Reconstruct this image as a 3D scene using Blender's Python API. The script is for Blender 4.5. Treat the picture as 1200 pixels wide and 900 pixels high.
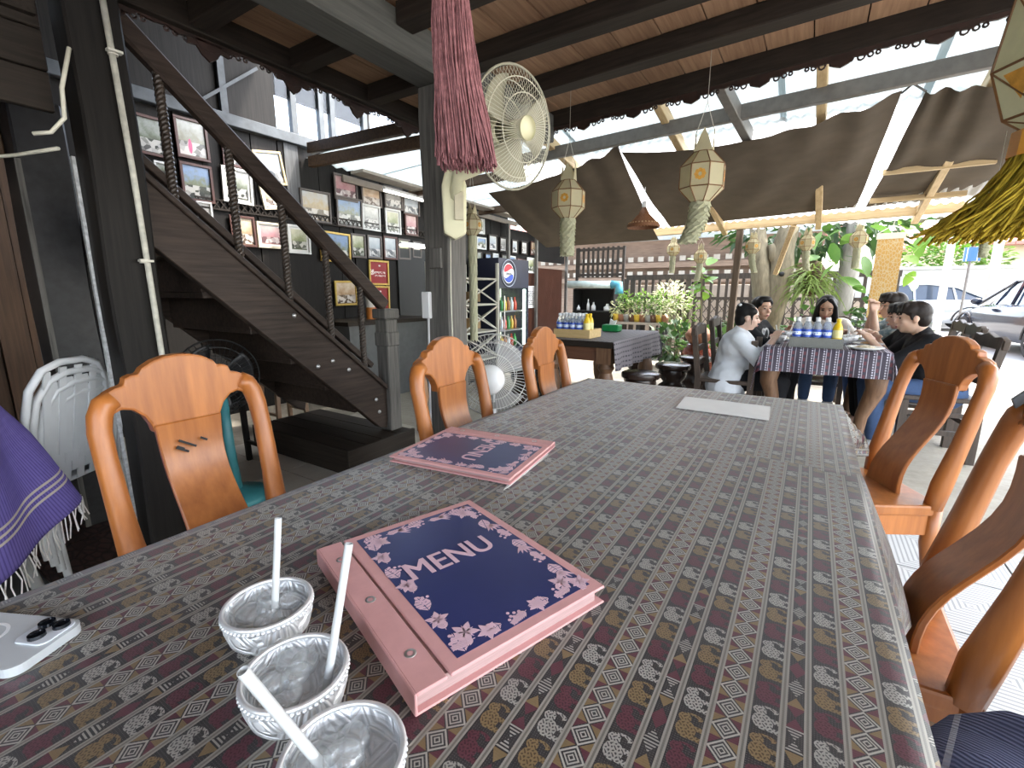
import bpy, bmesh, math, random
from mathutils import Vector, Matrix
random.seed(7)
sc = bpy.context.scene
for o in list(bpy.data.objects): bpy.data.objects.remove(o)
PI = math.pi
# ------------------------------------------------------------------ camera, sky, sun, exposure
F = 540.0; PITCH = math.atan2(108, 540); YAW = math.radians(32.6); H = 1.16
cd = bpy.data.cameras.new('camera'); cam = bpy.data.objects.new('camera', cd)
sc.collection.objects.link(cam); sc.camera = cam
cd.sensor_width = 36; cd.lens = 36*F/1200; cd.clip_start = .02; cd.clip_end = 300
cam.location = (0, 0, H); cam.rotation_euler = (PI/2-PITCH, 0, YAW)
w = bpy.data.worlds.new('sky'); sc.world = w; w.use_nodes = True
nt = w.node_tree; bg = nt.nodes['Background']
sk = nt.nodes.new('ShaderNodeTexSky'); sk.sky_type = 'NISHITA'; sk.sun_disc = False
sk.sun_elevation = math.radians(58); sk.sun_rotation = math.radians(60); sk.dust_density = 3; sk.air_density = 1.2; sk.ozone_density=1
hs = nt.nodes.new('ShaderNodeHueSaturation'); hs.inputs['Saturation'].default_value = .55
nt.links.new(sk.outputs[0], hs.inputs['Color']); nt.links.new(hs.outputs[0], bg.inputs[0]); bg.inputs[1].default_value = .62
sl = bpy.data.lights.new('sun', 'SUN'); sl.energy = 2.9; sl.angle = .03; sl.color = (1, .95, .86)
so = bpy.data.objects.new('sun', sl); sc.collection.objects.link(so)
sd = Vector((.50, .38, .85)).normalized()          # towards the sun
so.rotation_euler = sd.to_track_quat('Z', 'Y').to_euler()
vs = sc.view_settings; vs.view_transform = 'Standard'; vs.look = 'None'; vs.gamma = 1; vs.use_curve_mapping = False
vs.exposure = 1.35
# ------------------------------------------------------------------ pixel -> point helpers (a pixel gives a direction, a plane gives the distance)
FW = Vector((-math.sin(YAW)*math.cos(PITCH), math.cos(YAW)*math.cos(PITCH), -math.sin(PITCH)))
RT = Vector((math.cos(YAW), math.sin(YAW), 0)); UP = RT.cross(FW)
def ray(x, y): return FW*F + RT*(x-600) + UP*(450-y)
CO = Vector((0, 0, H))
def atz(x, y, z): r = ray(x, y); return CO + r*((z-H)/r.z)
def aty(x, y, Y): r = ray(x, y); return CO + r*(Y/r.y)
def atx(x, y, X): r = ray(x, y); return CO + r*(X/r.x)
# ------------------------------------------------------------------ mesh helpers
def B(): return bmesh.new()
def box(bm, x0, x1, y0, y1, z0, z1, M=None):
    v = [bm.verts.new((x, y, z)) for z in (z0, z1) for y in (y0, y1) for x in (x0, x1)]
    for f in ((0,2,3,1), (4,5,7,6), (0,1,5,4), (2,6,7,3), (0,4,6,2), (1,3,7,5)): bm.faces.new([v[i] for i in f])
    if M is not None: bmesh.ops.transform(bm, matrix=M, verts=v)
    return v
def bar(bm, a, b, w, h, up=(0,0,1)):
    """square bar from a to b, w wide, h high, centred"""
    a = Vector(a); b = Vector(b); d = (b-a); L = d.length; d.normalize(); u = Vector(up)
    s = d.cross(u)
    if s.length < 1e-4: s = d.cross(Vector((0,1,0)))
    s.normalize(); u = s.cross(d)
    vs_ = []
    for p in (a, b):
        for i, j in ((-1,-1), (1,-1), (1,1), (-1,1)): vs_.append(bm.verts.new(p + s*(i*w/2) + u*(j*h/2)))
    for f in ((3,2,1,0), (4,5,6,7), (0,1,5,4), (1,2,6,5), (2,3,7,6), (3,0,4,7)): bm.faces.new([vs_[i] for i in f])
    return vs_
def tube(bm, pts, r, n=8, cap=True, close=False):
    pts = [Vector(p) for p in pts]; rs = r if isinstance(r, (list, tuple)) else [r]*len(pts)
    rings = []; N = len(pts); ref = None
    for i, p in enumerate(pts):
        if close: d = pts[(i+1) % N]-pts[i-1]
        else: d = pts[min(i+1, N-1)]-pts[max(i-1, 0)]
        d = d.normalized() if d.length > 1e-9 else Vector((0,0,1))
        if ref is None:
            ref = d.cross(Vector((0,0,1)))
            if ref.length < .05: ref = d.cross(Vector((0,1,0)))
        s = (ref - d*ref.dot(d)); s = s.normalized() if s.length > 1e-6 else d.orthogonal().normalized(); ref = s; t = d.cross(s)
        rings.append([bm.verts.new(p + (s*math.cos(2*PI*k/n) + t*math.sin(2*PI*k/n))*rs[i]) for k in range(n)])
    for i in range(N if close else N-1):
        a, b = rings[i], rings[(i+1) % N]
        for k in range(n): bm.faces.new((a[k], a[(k+1) % n], b[(k+1) % n], b[k]))
    if cap and not close: bm.faces.new(rings[0][::-1]); bm.faces.new(rings[-1])
    return [v for r_ in rings for v in r_]
def lathe(bm, prof, n=24, c=(0,0,0), ph=0, close=False, sx=1, sy=1):
    c = Vector(c); rings = []
    for r, z in prof:
        if r < 1e-6: rings.append([bm.verts.new(c+Vector((0,0,z)))])
        else: rings.append([bm.verts.new(c+Vector((r*sx*math.cos(ph+2*PI*k/n), r*sy*math.sin(ph+2*PI*k/n), z))) for k in range(n)])
    for a, b in zip(rings, rings[1:]):
        for k in range(n):
            k2 = (k+1) % n
            if len(a) == 1 and len(b) == 1: continue
            if len(a) == 1: bm.faces.new((a[0], b[k2], b[k]))
            elif len(b) == 1: bm.faces.new((a[k], a[k2], b[0]))
            else: bm.faces.new((a[k], a[k2], b[k2], b[k]))
    return [v for r_ in rings for v in r_]
def prism(bm, poly, O, U, V, W):
    """polygon (u,v) list placed at O with axes U,V, extruded by vector W"""
    O = Vector(O); U = Vector(U); V = Vector(V); W = Vector(W)
    a = [bm.verts.new(O+U*u+V*v) for u, v in poly]; b = [bm.verts.new(O+U*u+V*v+W) for u, v in poly]
    bm.faces.new(a[::-1]); bm.faces.new(b)
    for i in range(len(a)): j = (i+1) % len(a); bm.faces.new((a[i], a[j], b[j], b[i]))
    return a+b
def ball(bm, c, r, seg=12, M=None):
    if not isinstance(r, (list, tuple)): r = (r, r, r)
    T = Matrix.Translation(Vector(c)) @ (M if M is not None else Matrix()) @ Matrix.Diagonal((*r, 1))
    return bmesh.ops.create_uvsphere(bm, u_segments=seg, v_segments=max(6, seg*2//3), radius=1, matrix=T)['verts']
def capsule(bm, a, b, ra, rb, n=12):
    a = Vector(a); b = Vector(b); d = b-a; L = d.length; q = d.to_track_quat('Z', 'Y').to_matrix().to_4x4()
    prof = [(ra*math.sin(t), -ra*math.cos(t)) for t in (0, .5, 1.0, PI/2)] + [(rb*math.sin(t), L-rb*math.cos(t)) for t in (PI/2, PI-1.0, PI-.5, PI)]
    v = lathe(bm, prof, n); bmesh.ops.transform(bm, matrix=Matrix.Translation(a) @ q, verts=v); return v
def sheet(bm, fn, nu, nv, th=None):
    """grid surface fn(u,v)->point with u,v in 0..1; optional thickness; returns uv layer filled with (u,v)"""
    g = [[bm.verts.new(fn(i/nu, j/nv)) for j in range(nv+1)] for i in range(nu+1)]
    uv = bm.loops.layers.uv.verify()
    for i in range(nu):
        for j in range(nv):
            f = bm.faces.new((g[i][j], g[i+1][j], g[i+1][j+1], g[i][j+1]))
            for l, (a, b) in zip(f.loops, ((i,j), (i+1,j), (i+1,j+1), (i,j+1))): l[uv].uv = (a/nu, b/nv)
    return g
COL = sc.collection
def mesh_of(bm, name, smooth=False, bevel=0, solid=0, seg=1, angle=None):
    bmesh.ops.recalc_face_normals(bm, faces=bm.faces)
    if bevel:
        ed = [e for e in bm.edges if len(e.link_faces) == 2 and e.calc_face_angle(0) > .6]
        bmesh.ops.bevel(bm, geom=ed, offset=bevel, segments=seg, affect='EDGES', profile=.6, clamp_overlap=True)
    if solid:
        bmesh.ops.solidify(bm, geom=list(bm.faces), thickness=solid)
    me = bpy.data.meshes.new(name); bm.to_mesh(me); bm.free()
    if smooth:
        me.polygons.foreach_set('use_smooth', [True]*len(me.polygons))
        if angle: me.set_sharp_from_angle(angle=angle)
    return me
def obj(name, bm, mat, parent=None, smooth=False, bevel=0, solid=0, seg=1, angle=None, label=None, kind=None, world=False):
    me = bm if isinstance(bm, bpy.types.Mesh) else mesh_of(bm, name, smooth, bevel, solid, seg, angle)
    if mat is not None and not me.materials: me.materials.append(mat)
    o = bpy.data.objects.new(name, me); COL.objects.link(o)
    if parent is not None:
        o.parent = parent
        if world: o.location = -parent.location
    if label: o['label'] = label
    if kind: o['kind'] = kind
    return o
def tag(o, label, cat, group=None, kind=None):
    o['label'] = label; o['category'] = cat
    if group: o['group'] = group
    if kind: o['kind'] = kind
    return o
def thing(name, label, cat, loc=(0,0,0), rz=0, group=None):
    o = bpy.data.objects.new(name, None); COL.objects.link(o); o.empty_display_size = .1
    o.location = loc; o.rotation_euler = (0, 0, rz); return tag(o, label, cat, group)
def dup(root, loc=None, rz=None, label=None, group=None, parent=None):
    c = root.copy(); COL.objects.link(c)
    if loc is not None: c.location = loc
    if rz is not None: c.rotation_euler = (0, 0, rz)
    if label: c['label'] = label
    if group: c['group'] = group
    if parent is not None: c.parent = parent
    for ch in [x for x in bpy.data.objects if x.parent == root]: dup(ch, parent=c)
    return c
def struct(o): o['kind'] = 'structure'; return o
# ------------------------------------------------------------------ materials
class S:
    """socket with arithmetic that builds Math nodes"""
    def __init__(s, nt, k): s.nt = nt; s.k = k
    def op(s, o, *a):
        n = s.nt.nodes.new('ShaderNodeMath'); n.operation = o
        for i, x in enumerate((s,)+a):
            if isinstance(x, S): s.nt.links.new(x.k, n.inputs[i])
            else: n.inputs[i].default_value = x
        return S(s.nt, n.outputs[0])
    def __add__(s, b): return s.op('ADD', b)
    def __sub__(s, b): return s.op('SUBTRACT', b)
    def __mul__(s, b): return s.op('MULTIPLY', b)
    def __truediv__(s, b): return s.op('DIVIDE', b)
    __radd__ = __add__; __rmul__ = __mul__
    def lt(s, b): return s.op('LESS_THAN', b)
    def gt(s, b): return s.op('GREATER_THAN', b)
    def fr(s): return s.op('FRACT')
    def fl(s): return s.op('FLOOR')
    def ab(s): return s.op('ABSOLUTE')
    def mn(s, b): return s.op('MINIMUM', b)
    def mx(s, b): return s.op('MAXIMUM', b)
    def sin(s): return s.op('SINE')
    def sq(s): return s.op('MULTIPLY', s)
    def mod(s, b): return s.op('FLOORED_MODULO', b)
def mixc(nt, f, a, b):
    n = nt.nodes.new('ShaderNodeMix'); n.data_type = 'RGBA'
    for i, x in ((0, f), (6, a), (7, b)):
        if isinstance(x, S): nt.links.new(x.k, n.inputs[i])
        elif isinstance(x, (int, float)): n.inputs[i].default_value = x
        else: n.inputs[i].default_value = (*x[:3], 1)
    return S(nt, n.outputs[2])
def new_mat(name, rough=.6, metal=0, spec=.5, **kw):
    m = bpy.data.materials.new(name); m.use_nodes = True; p = m.node_tree.nodes['Principled BSDF']
    p.inputs['Roughness'].default_value = rough; p.inputs['Metallic'].default_value = metal
    p.inputs['Specular IOR Level'].default_value = spec
    for k, v in kw.items(): p.inputs[k.replace('_', ' ')].default_value = v
    return m, m.node_tree, p
def coord(nt, which='Object', scale=(1,1,1), rot=(0,0,0)):
    t = nt.nodes.new('ShaderNodeTexCoord'); mp = nt.nodes.new('ShaderNodeMapping')
    mp.inputs['Scale'].default_value = scale; mp.inputs['Rotation'].default_value = rot
    nt.links.new(t.outputs[which], mp.inputs[0]); return mp.outputs[0]
def noise(nt, vec, scale, detail=4, rough=.55):
    n = nt.nodes.new('ShaderNodeTexNoise'); n.inputs['Scale'].default_value = scale; n.inputs['Detail'].default_value = detail
    n.inputs['Roughness'].default_value = rough; nt.links.new(vec, n.inputs['Vector']); return S(nt, n.outputs['Fac'])
def ramp(nt, f, stops):
    n = nt.nodes.new('ShaderNodeValToRGB'); nt.links.new(f.k, n.inputs[0]); e = n.color_ramp.elements
    while len(e) < len(stops): e.new(.5)
    for el, (p, c) in zip(e, stops): el.position = p; el.color = (*c[:3], 1)
    return S(nt, n.outputs[0])
def bump(nt, p, h, strength=.3, dist=.01):
    b = nt.nodes.new('ShaderNodeBump'); b.inputs['Strength'].default_value = strength; b.inputs['Distance'].default_value = dist
    nt.links.new(h.k, b.inputs['Height']); nt.links.new(b.outputs[0], p.inputs['Normal'])
def setc(nt, p, c): nt.links.new(c.k, p.inputs['Base Color'])
def plain(name, col, rough=.6, metal=0, var=.12, scale=14, bmp=.0, spec=.5, vec=None, **kw):
    m, nt, p = new_mat(name, rough, metal, spec, **kw)
    v = coord(nt, 'Object', vec or (1,1,1)); f = noise(nt, v, scale)
    lo = [c*(1-var) for c in col]; hi = [min(1, c*(1+var)) for c in col]
    setc(nt, p, ramp(nt, f, ((.3, lo), (.7, hi))))
    if bmp: bump(nt, p, f, bmp)
    return m
def wood(name, a, b, grain=(1, 30, 30), rough=.5, bmp=.15, rnd=.0, scale=2.2, spec=.5):
    """two-tone grain stretched along the axis with the small scale; rnd varies tone per object"""
    m, nt, p = new_mat(name, rough, 0, spec)
    v = coord(nt, 'Object', grain); f = noise(nt, v, scale, 6, .6); f2 = noise(nt, coord(nt), 1.7, 3)
    c = ramp(nt, f*.75+f2*.25, ((.32, a), (.68, b)))
    if rnd:
        oi = nt.nodes.new('ShaderNodeObjectInfo'); h = nt.nodes.new('ShaderNodeHueSaturation')
        r = S(nt, oi.outputs['Random'])*(2*rnd)+(1-rnd); nt.links.new(r.k, h.inputs['Value']); nt.links.new(c.k, h.inputs['Color']); c = S(nt, h.outputs[0])
    setc(nt, p, c); bump(nt, p, f, bmp, .004); return m
def emis(name, col, s):
    m, nt, p = new_mat(name); p.inputs['Base Color'].default_value = (*col, 1); p.inputs['Emission Color'].default_value = (*col, 1); p.inputs['Emission Strength'].default_value = s; return m
def leafmat(name, a, b, tr=.35):
    m, nt, p = new_mat(name, .45); oi = nt.nodes.new('ShaderNodeObjectInfo'); f = noise(nt, coord(nt), 6)
    c = mixc(nt, (f+S(nt, oi.outputs['Random'])*.6-.3), a, b); setc(nt, p, c)
    t = nt.nodes.new('ShaderNodeBsdfTranslucent'); nt.links.new(c.k, t.inputs[0]); mx = nt.nodes.new('ShaderNodeMixShader'); mx.inputs[0].default_value = tr
    nt.links.new(p.outputs[0], mx.inputs[1]); nt.links.new(t.outputs[0], mx.inputs[2]); nt.links.new(mx.outputs[0], nt.nodes['Material Output'].inputs[0]); return m
def clothmat(name, col, rough=.85, tr=0, var=.1, scale=20, weave=0, sheen=0):
    m = plain(name, col, rough, 0, var, scale, .1, .2); nt = m.node_tree; p = nt.nodes['Principled BSDF']
    if tr:
        t = nt.nodes.new('ShaderNodeBsdfTranslucent'); t.inputs[0].default_value = (*col, 1); mx = nt.nodes.new('ShaderNodeMixShader'); mx.inputs[0].default_value = tr
        nt.links.new(p.outputs[0], mx.inputs[1]); nt.links.new(t.outputs[0], mx.inputs[2]); nt.links.new(mx.outputs[0], nt.nodes['Material Output'].inputs[0])
    return m
def clear(name, tint=(.95,.97,.98), gloss=.12, rough=.05, milk=0, bmp=0):
    """clear sheet: mostly transparent, a Fresnel gloss and an optional milky share"""
    m = bpy.data.materials.new(name); m.use_nodes = True; nt = m.node_tree; nt.nodes.remove(nt.nodes['Principled BSDF']); out = nt.nodes['Material Output']
    t = nt.nodes.new('ShaderNodeBsdfTransparent'); t.inputs[0].default_value = (*tint, 1); g = nt.nodes.new('ShaderNodeBsdfGlossy'); g.inputs['Roughness'].default_value = rough
    d = nt.nodes.new('ShaderNodeBsdfDiffuse'); d.inputs[0].default_value = (.74,.77,.78,1); lw = nt.nodes.new('ShaderNodeLayerWeight')
    a = nt.nodes.new('ShaderNodeMixShader'); a.inputs[0].default_value = milk; nt.links.new(t.outputs[0], a.inputs[1]); nt.links.new(d.outputs[0], a.inputs[2])
    f = (S(nt, lw.outputs['Facing']).op('POWER', 4.0)*.6+gloss*.4).mn(1); b = nt.nodes.new('ShaderNodeMixShader'); nt.links.new(f.k, b.inputs[0]); nt.links.new(a.outputs[0], b.inputs[1]); nt.links.new(g.outputs[0], b.inputs[2]); nt.links.new(b.outputs[0], out.inputs[0])
    if bmp:
        n = noise(nt, coord(nt), 70); bb = nt.nodes.new('ShaderNodeBump'); bb.inputs['Strength'].default_value = bmp; bb.inputs['Distance'].default_value = .004; nt.links.new(n.k, bb.inputs['Height']); nt.links.new(bb.outputs[0], g.inputs['Normal']); nt.links.new(bb.outputs[0], lw.inputs['Normal'])
    return m
def sstep(a, b, x):
    t = min(1, max(0, (x-a)/(b-a))); return t*t*(3-2*t)
DARKX = wood('dark_wood_along_x', (.012,.009,.007), (.034,.026,.020), (1.5,30,30), .6, rnd=.15, spec=.2)
DARKY = wood('dark_wood_along_y', (.012,.009,.007), (.034,.026,.020), (30,1.5,30), .6, rnd=.15, spec=.2)
DARKZ = wood('dark_wood_along_z', (.006,.005,.0045), (.018,.0155,.0135), (30,30,1.2), .6, rnd=.25, spec=.2)
GREYZ = wood('weathered_grey_wood', (.05,.047,.043), (.17,.16,.145), (26,26,1.2), .75, .5, scale=2.6)
GREYY = wood('weathered_grey_wood_along_y', (.045,.045,.04), (.10,.10,.088), (26,1.2,26), .7, .3)
BROWNY = wood('brown_wood_along_y', (.05,.026,.012), (.13,.075,.038), (24,1.2,24), .55, .2, rnd=.2)
CEILB = wood('red_brown_ceiling_boards', (.20,.105,.058), (.40,.25,.15), (24,1.2,24), .6, .2, rnd=.22)
STAIRW = wood('worn_dark_stair_wood', (.014,.009,.007), (.055,.037,.028), (24,1.6,24), .55, .3, spec=.25)
TEAK = wood('orange_teak', (.27,.085,.018), (.46,.165,.04), (14,14,1.3), .34, .06, rnd=.08)
YELW = wood('pale_yellow_timber', (.42,.29,.14), (.66,.50,.28), (20,1.2,20), .6, .15)
YELX = wood('pale_yellow_timber_along_x', (.42,.29,.14), (.66,.50,.28), (1.2,20,20), .6, .15)
STEEL = plain('grey_painted_steel', (.16,.15,.135), .5, .3, .15, 20)
WHITE = plain('white_plastic', (.80,.80,.80), .35, 0, .03, 10)
CREAM = plain('cream_plastic', (.72,.70,.48), .35, 0, .04, 10)
BLACK = plain('black_plastic', (.012,.012,.013), .4, 0, .2, 10)
CHROME = plain('steel_wire', (.6,.6,.6), .3, .9, .05, 10)
# ================================================================== SETTING
# ground / floor
m, nt, p = new_mat('worn_concrete', .75); f = noise(nt, coord(nt), 1.3, 6, .65); f2 = noise(nt, coord(nt), 22, 4)
setc(nt, p, ramp(nt, f*.7+f2*.3, ((.35, (.22,.195,.155)), (.65, (.38,.345,.285))))); bump(nt, p, f2, .2); CONC = m
m, nt, p = new_mat('pale_yard_paving', .8); f = noise(nt, coord(nt), .9, 6, .6)
setc(nt, p, ramp(nt, f, ((.3, (.33,.32,.30)), (.7, (.46,.45,.43))))); YARD = m
bm = B(); box(bm, -6, 3.2, -2.5, 9.2, -.3, 0); FLOOR = struct(obj('floor', bm, CONC))
bm = B(); box(bm, -40, 60, -20, 75, -.45, -.012); yard = struct(obj('yard_ground', bm, YARD)); 
# tiles under the raised house, each a piece
def tilemat(name, c0, c1, kind):
    m, nt, p = new_mat(name, .55); t = nt.nodes.new('ShaderNodeTexCoord'); sp = nt.nodes.new('ShaderNodeSeparateXYZ'); nt.links.new(t.outputs['Object'], sp.inputs[0])
    x = S(nt, sp.outputs[0]); y = S(nt, sp.outputs[1])
    if kind == 'rib':
        q = (x.ab()).gt(y.ab()); d = mixc(nt, q, (0,0,0), (1,1,1)); r = ((x*55).fr().gt(.38))*q + ((y*55).fr().gt(.38))*(q*-1+1)
    elif kind == 'diag': r = ((x+y)*34).fr().gt(.35)
    elif kind == 'stone':
        v = nt.nodes.new('ShaderNodeTexVoronoi'); v.feature = 'DISTANCE_TO_EDGE'; v.inputs['Scale'].default_value = 14; nt.links.new(coord(nt, 'Object', (1,2.2,1)), v.inputs['Vector']); r = (S(nt, v.outputs['Distance'])*5).mn(1)
    else: r = noise(nt, coord(nt), 9)
    f = noise(nt, coord(nt), 25)
    setc(nt, p, mixc(nt, r*.85+f*.15, c0, c1)); bump(nt, p, r, .35, .003); return m
TM = {'rib': tilemat('ribbed_pale_tile', (.27,.28,.28), (.52,.53,.53), 'rib'), 'diag': tilemat('fine_ribbed_grey_tile', (.15,.15,.14), (.30,.30,.28), 'diag'),
      'slate': tilemat('plain_slate_tile', (.06,.065,.065), (.11,.115,.115), 'n'), 'stone': tilemat('dark_red_stone_tile', (.012,.010,.010), (.10,.05,.045), 'stone'),
      'beige': tilemat('beige_tile', (.34,.30,.25), (.50,.46,.39), 'n')}
T = .40; tmesh = {}
for k in TM:
    bm = B(); box(bm, -T/2+.003, T/2-.003, -T/2+.003, T/2-.003, 0, .012); tmesh[k] = mesh_of(bm, 'tile', bevel=.0015); tmesh[k].materials.append(TM[k])
rnd = random.Random(3)
for i in range(-9, 4):
    for j in range(-3, 7):
        x = i*T+.02+T/2; y = j*T+T/2
        if y > 2.8 or y < -.9 or x > 1.25: continue
        if x > -.9: k = 'rib'
        elif y > 1.25: k = 'beige'
        elif x < -2.2: k = rnd.choice(['slate', 'stone', 'diag', 'slate'])
        else: k = rnd.choice(['slate', 'diag', 'stone', 'beige'])
        o = obj('tile', tmesh[k], None, FLOOR); o.location = (x, y, 0)
# ------------------------------------------------------------------ deck (upper floor) over the table
gz = 2.15
def S1(name, bm, mat, **k): return struct(obj(name, bm, mat, **k))
CEIL = bpy.data.objects.new('ceiling', None); COL.objects.link(CEIL); struct(CEIL)
bm = B(); box(bm, -1.75, -1.58, -2.2, 3.0, gz, gz+.17); obj('girder', bm, GREYY, CEIL, bevel=.006, label='grey painted girder over the post')
# boards along y
cw = .2; x = -2.32
bms = {}
while x < 2.4:
    bm = B(); box(bm, x+.003, x+cw-.003, -2.2, 3.0-max(0, (x+1.58))*.1, 2.340, 2.365); obj('ceiling_board', bm, CEILB, CEIL); x += cw
bm = B(); box(bm, -2.32, 2.4, -2.2, 2.7, 2.366, 2.5); obj('upper_floor_slab', bm, DARKX, CEIL)
# joists left of the girder and right of it
for y in (-1.55, -1.1, -.65, -.2, .25, .7, 1.15, 1.6, 2.08, 2.5):
    bm = B(); bar(bm, (-2.3, y, 2.295), (-1.751, y, 2.295), .09, .088); obj('joist', bm, DARKX, CEIL, bevel=.005)
for y, s in ((-1.55,0), (-1.1,0), (-.65,0), (-.2,0), (.25,0), (.7,0), (1.15,0), (1.62,-.005), (2.07,-.01), (2.53,-.07)):
    bm = B(); bar(bm, (-1.579, y, 2.295), (2.4, y+s*3.98, 2.295), .10, .088); obj('joist', bm, DARKX, CEIL, bevel=.005)
def edge(x): return 3.05-.10*(x+1.58)
bm = B(); bar(bm, (-2.4, edge(-2.4)-.03, 2.34), (2.4, edge(2.4)-.03, 2.34), .07, .20); obj('edge_beam', bm, DARKX, CEIL, bevel=.005)
def fret(bm, O, U, L, W, step=.34, drop=.055):
    """scalloped openwork valance hanging from the line O + U*t; each repeat has curls, rings and a slot"""
    U = Vector(U); D = Vector((0,0,-1)); n = int(L/step)
    for i in range(n):
        t = i*step; prism(bm, [(t,0), (t+step,0), (t+step,.022), (t+step*.86,.016), (t+step*.78,.03), (t+step*.5,.022), (t+step*.2,.03), (t+step*.1,.016), (t,.022)], O, U, D, W)
        for k, (a, r) in enumerate(((.10,.008), (.18,.010), (.28,.013), (.40,.011), (.60,.011), (.72,.013), (.82,.010), (.90,.008))):
            c = Vector(O)+U*(t+a*step)+D*(.022+r*.8); W_ = Vector(W)
            ring = [c+U*(r*math.cos(q*PI/4))+D*(r*math.sin(q*PI/4))+W_*.5 for q in range(8)]
            tube(bm, ring, .0045, 5, close=True)
        prism(bm, [(t+step*.36,.018), (t+step*.64,.018), (t+step*.60,.045), (t+step*.5,.058), (t+step*.40,.045)], Vector(O), U, D, W)
    return bm
FRET = wood('dark_red_carved_fretwork', (.012,.007,.005), (.04,.018,.013), (10,10,10), .5, .2)
bm = B(); fret(bm, (-2.2, edge(-2.2)-.06, 2.24), Vector((1,-.10,0)).normalized(), 4.4, (0,.014,0)); obj('fretwork_valance', bm, FRET, CEIL)
bm = B(); fret(bm, (-2.36, -.6, 2.25), (0,1,0), 3.6, (.014,0,0), .4)
for i in range(9):     # leafy drops carved on the stair side valance
    y = -.4+i*.4; prism(bm, [(-.1,0), (.1,0), (.085,.05), (.05,.045), (.03,.075), (0,.095), (-.03,.075), (-.05,.045), (-.085,.05)], (-2.36, y, 2.25), (0,1,0), (0,0,-1), (.012,0,0))
obj('fretwork_valance', bm, FRET, CEIL)
bm = B(); bar(bm, (-2.33, -2.2, 2.34), (-2.33, 3.05, 2.34), .05, .2); obj('edge_beam', bm, DARKY, CEIL, bevel=.005)
# ------------------------------------------------------------------ posts
def post(name, x0, x1, y0, y1, z1, mat, label, bev=.008):
    o = thing(name, label, 'post', ((x0+x1)/2, (y0+y1)/2, 0))
    bm = B(); n = 9
    vs0 = box(bm, x0, x1, y0, y1, 0, z1); bmesh.ops.subdivide_edges(bm, edges=[e for e in bm.edges if abs((e.verts[0].co-e.verts[1].co).z) > .5], cuts=14)
    for v in bm.verts: v.co.x += .004*math.sin(v.co.z*7+x0*9); v.co.y += .004*math.sin(v.co.z*5.3+y0*7)
    obj('shaft', bm, mat, o, bevel=bev, world=True); return o
pc = post('wooden_post', -1.75, -1.58, 1.87, 2.02, 2.149, GREYZ, 'weathered grey square post carrying the wall fan')
bm = B(); box(bm, -1.70, -1.62, 1.855, 1.872, 1.28, 1.38); obj('repair_patch', bm, GREYZ, pc, bevel=.003, world=True)
bm = B(); tube(bm, [(-1.72,1.86,1.05), (-1.725,1.855,.6), (-1.72,1.85,.02)], .006, 6); obj('cable', bm, WHITE, pc, smooth=True, world=True)
bm = B(); box(bm, -1.755, -1.70, 1.845, 1.869, 1.02, 1.16); obj('socket_box', bm, WHITE, pc, bevel=.004, world=True)
pl = post('stair_post', -2.41, -2.27, .69, .86, 2.235, DARKZ, 'thick dark post beside the stair with a white conduit')
bm = B(); box(bm, -2.415, -2.395, .678, .689, .05, 1.66); bm2 = bm; obj('galvanised_strip', bm, plain('galvanised_metal', (.55,.57,.58), .45, .4, .3, 60), pl, world=True)
bm = B(); tube(bm, [(-2.255,.80,2.25), (-2.255,.815,1.6), (-2.255,.82,.9), (-2.255,.83,.05)], .011, 8); cdt = obj('conduit', bm, plain('old_white_conduit', (.50,.49,.42), .5, 0, .25, 30), pl, smooth=True, world=True)
bm = B()
for z in (2.02, 1.28): lathe(bm, [(.016,-.008), (.016,.008)], 10, (-2.255, .808, z)); box(bm, -2.25, -2.225, .785, .83, z-.004, z+.004)
obj('clip', bm, plain('clip_cream', (.62,.60,.52)), cdt, world=True).location = (0,0,0)
bm = B(); tube(bm, [(-2.26,.685,1.99), (-2.255,.645,1.85), (-2.245,.635,1.75), (-2.27,.60,1.70), (-2.30,.56,1.69)], .007, 6); obj('loose_cable', bm, plain('cream_cable', (.68,.66,.55)), pl, smooth=True, world=True)
# ------------------------------------------------------------------ stair
sx = -2.42; ST = thing('wooden_stair', 'dark worn wooden stair with rope-twist balusters rising to the upper floor', 'staircase', (sx, 2.1, 0))
def zt(y): return .477-.90*(y-2.163)           # top edge of near stringer
def zb(y): return .256-.93*(y-2.064)
def strg(bm, x):
    ya = .868; prism(bm, [(2.16,.477), (2.11,.24), (2.05,.262), (ya, zb(ya)), (ya, zt(ya))], (x,0,0), (0,1,0), (0,0,1), (.05,0,0))
bm = B(); strg(bm, sx); st_near = obj('stringer', bm, STAIRW, ST, bevel=.004, world=True)
bm = B(); strg(bm, -3.35); obj('stringer', bm, STAIRW, ST, bevel=.004, world=True)
bm = B()
for y in (2.05, 1.9, 1.62, 1.2): lathe(bm, [(0,.012), (.01,.010), (.014,0)], 8, (0,0,0))
for v in list(bm.verts): pass
bm.free()
bolt = B(); lathe(bolt, [(0,.010), (.009,.008), (.013,0)], 8); bme = mesh_of(bolt, 'bolt', True); bme.materials.append(CHROME)
for (y, dz) in ((2.03,-.05), (2.05,-.12), (1.83,.0), (1.72,-.03), (1.62,-.14), (1.5,.05)):
    o = obj('bolt', bme, None, ST); o.rotation_euler = (0, PI/2, 0); o.location = Vector((sx+.05, y, zt(y)-.09+dz))-ST.location
for k in range(6):
    z = .42+k*.185; y = 2.02-k*.203
    bm = B(); box(bm, -3.30, sx, y-.13, y+.12, z-.03, z); obj('tread', bm, STAIRW, ST, bevel=.003, world=True)
    bm = B(); box(bm, -3.30, sx, y-.135, y-.115, z, z+.155); obj('riser', bm, STAIRW, ST, world=True)
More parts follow.
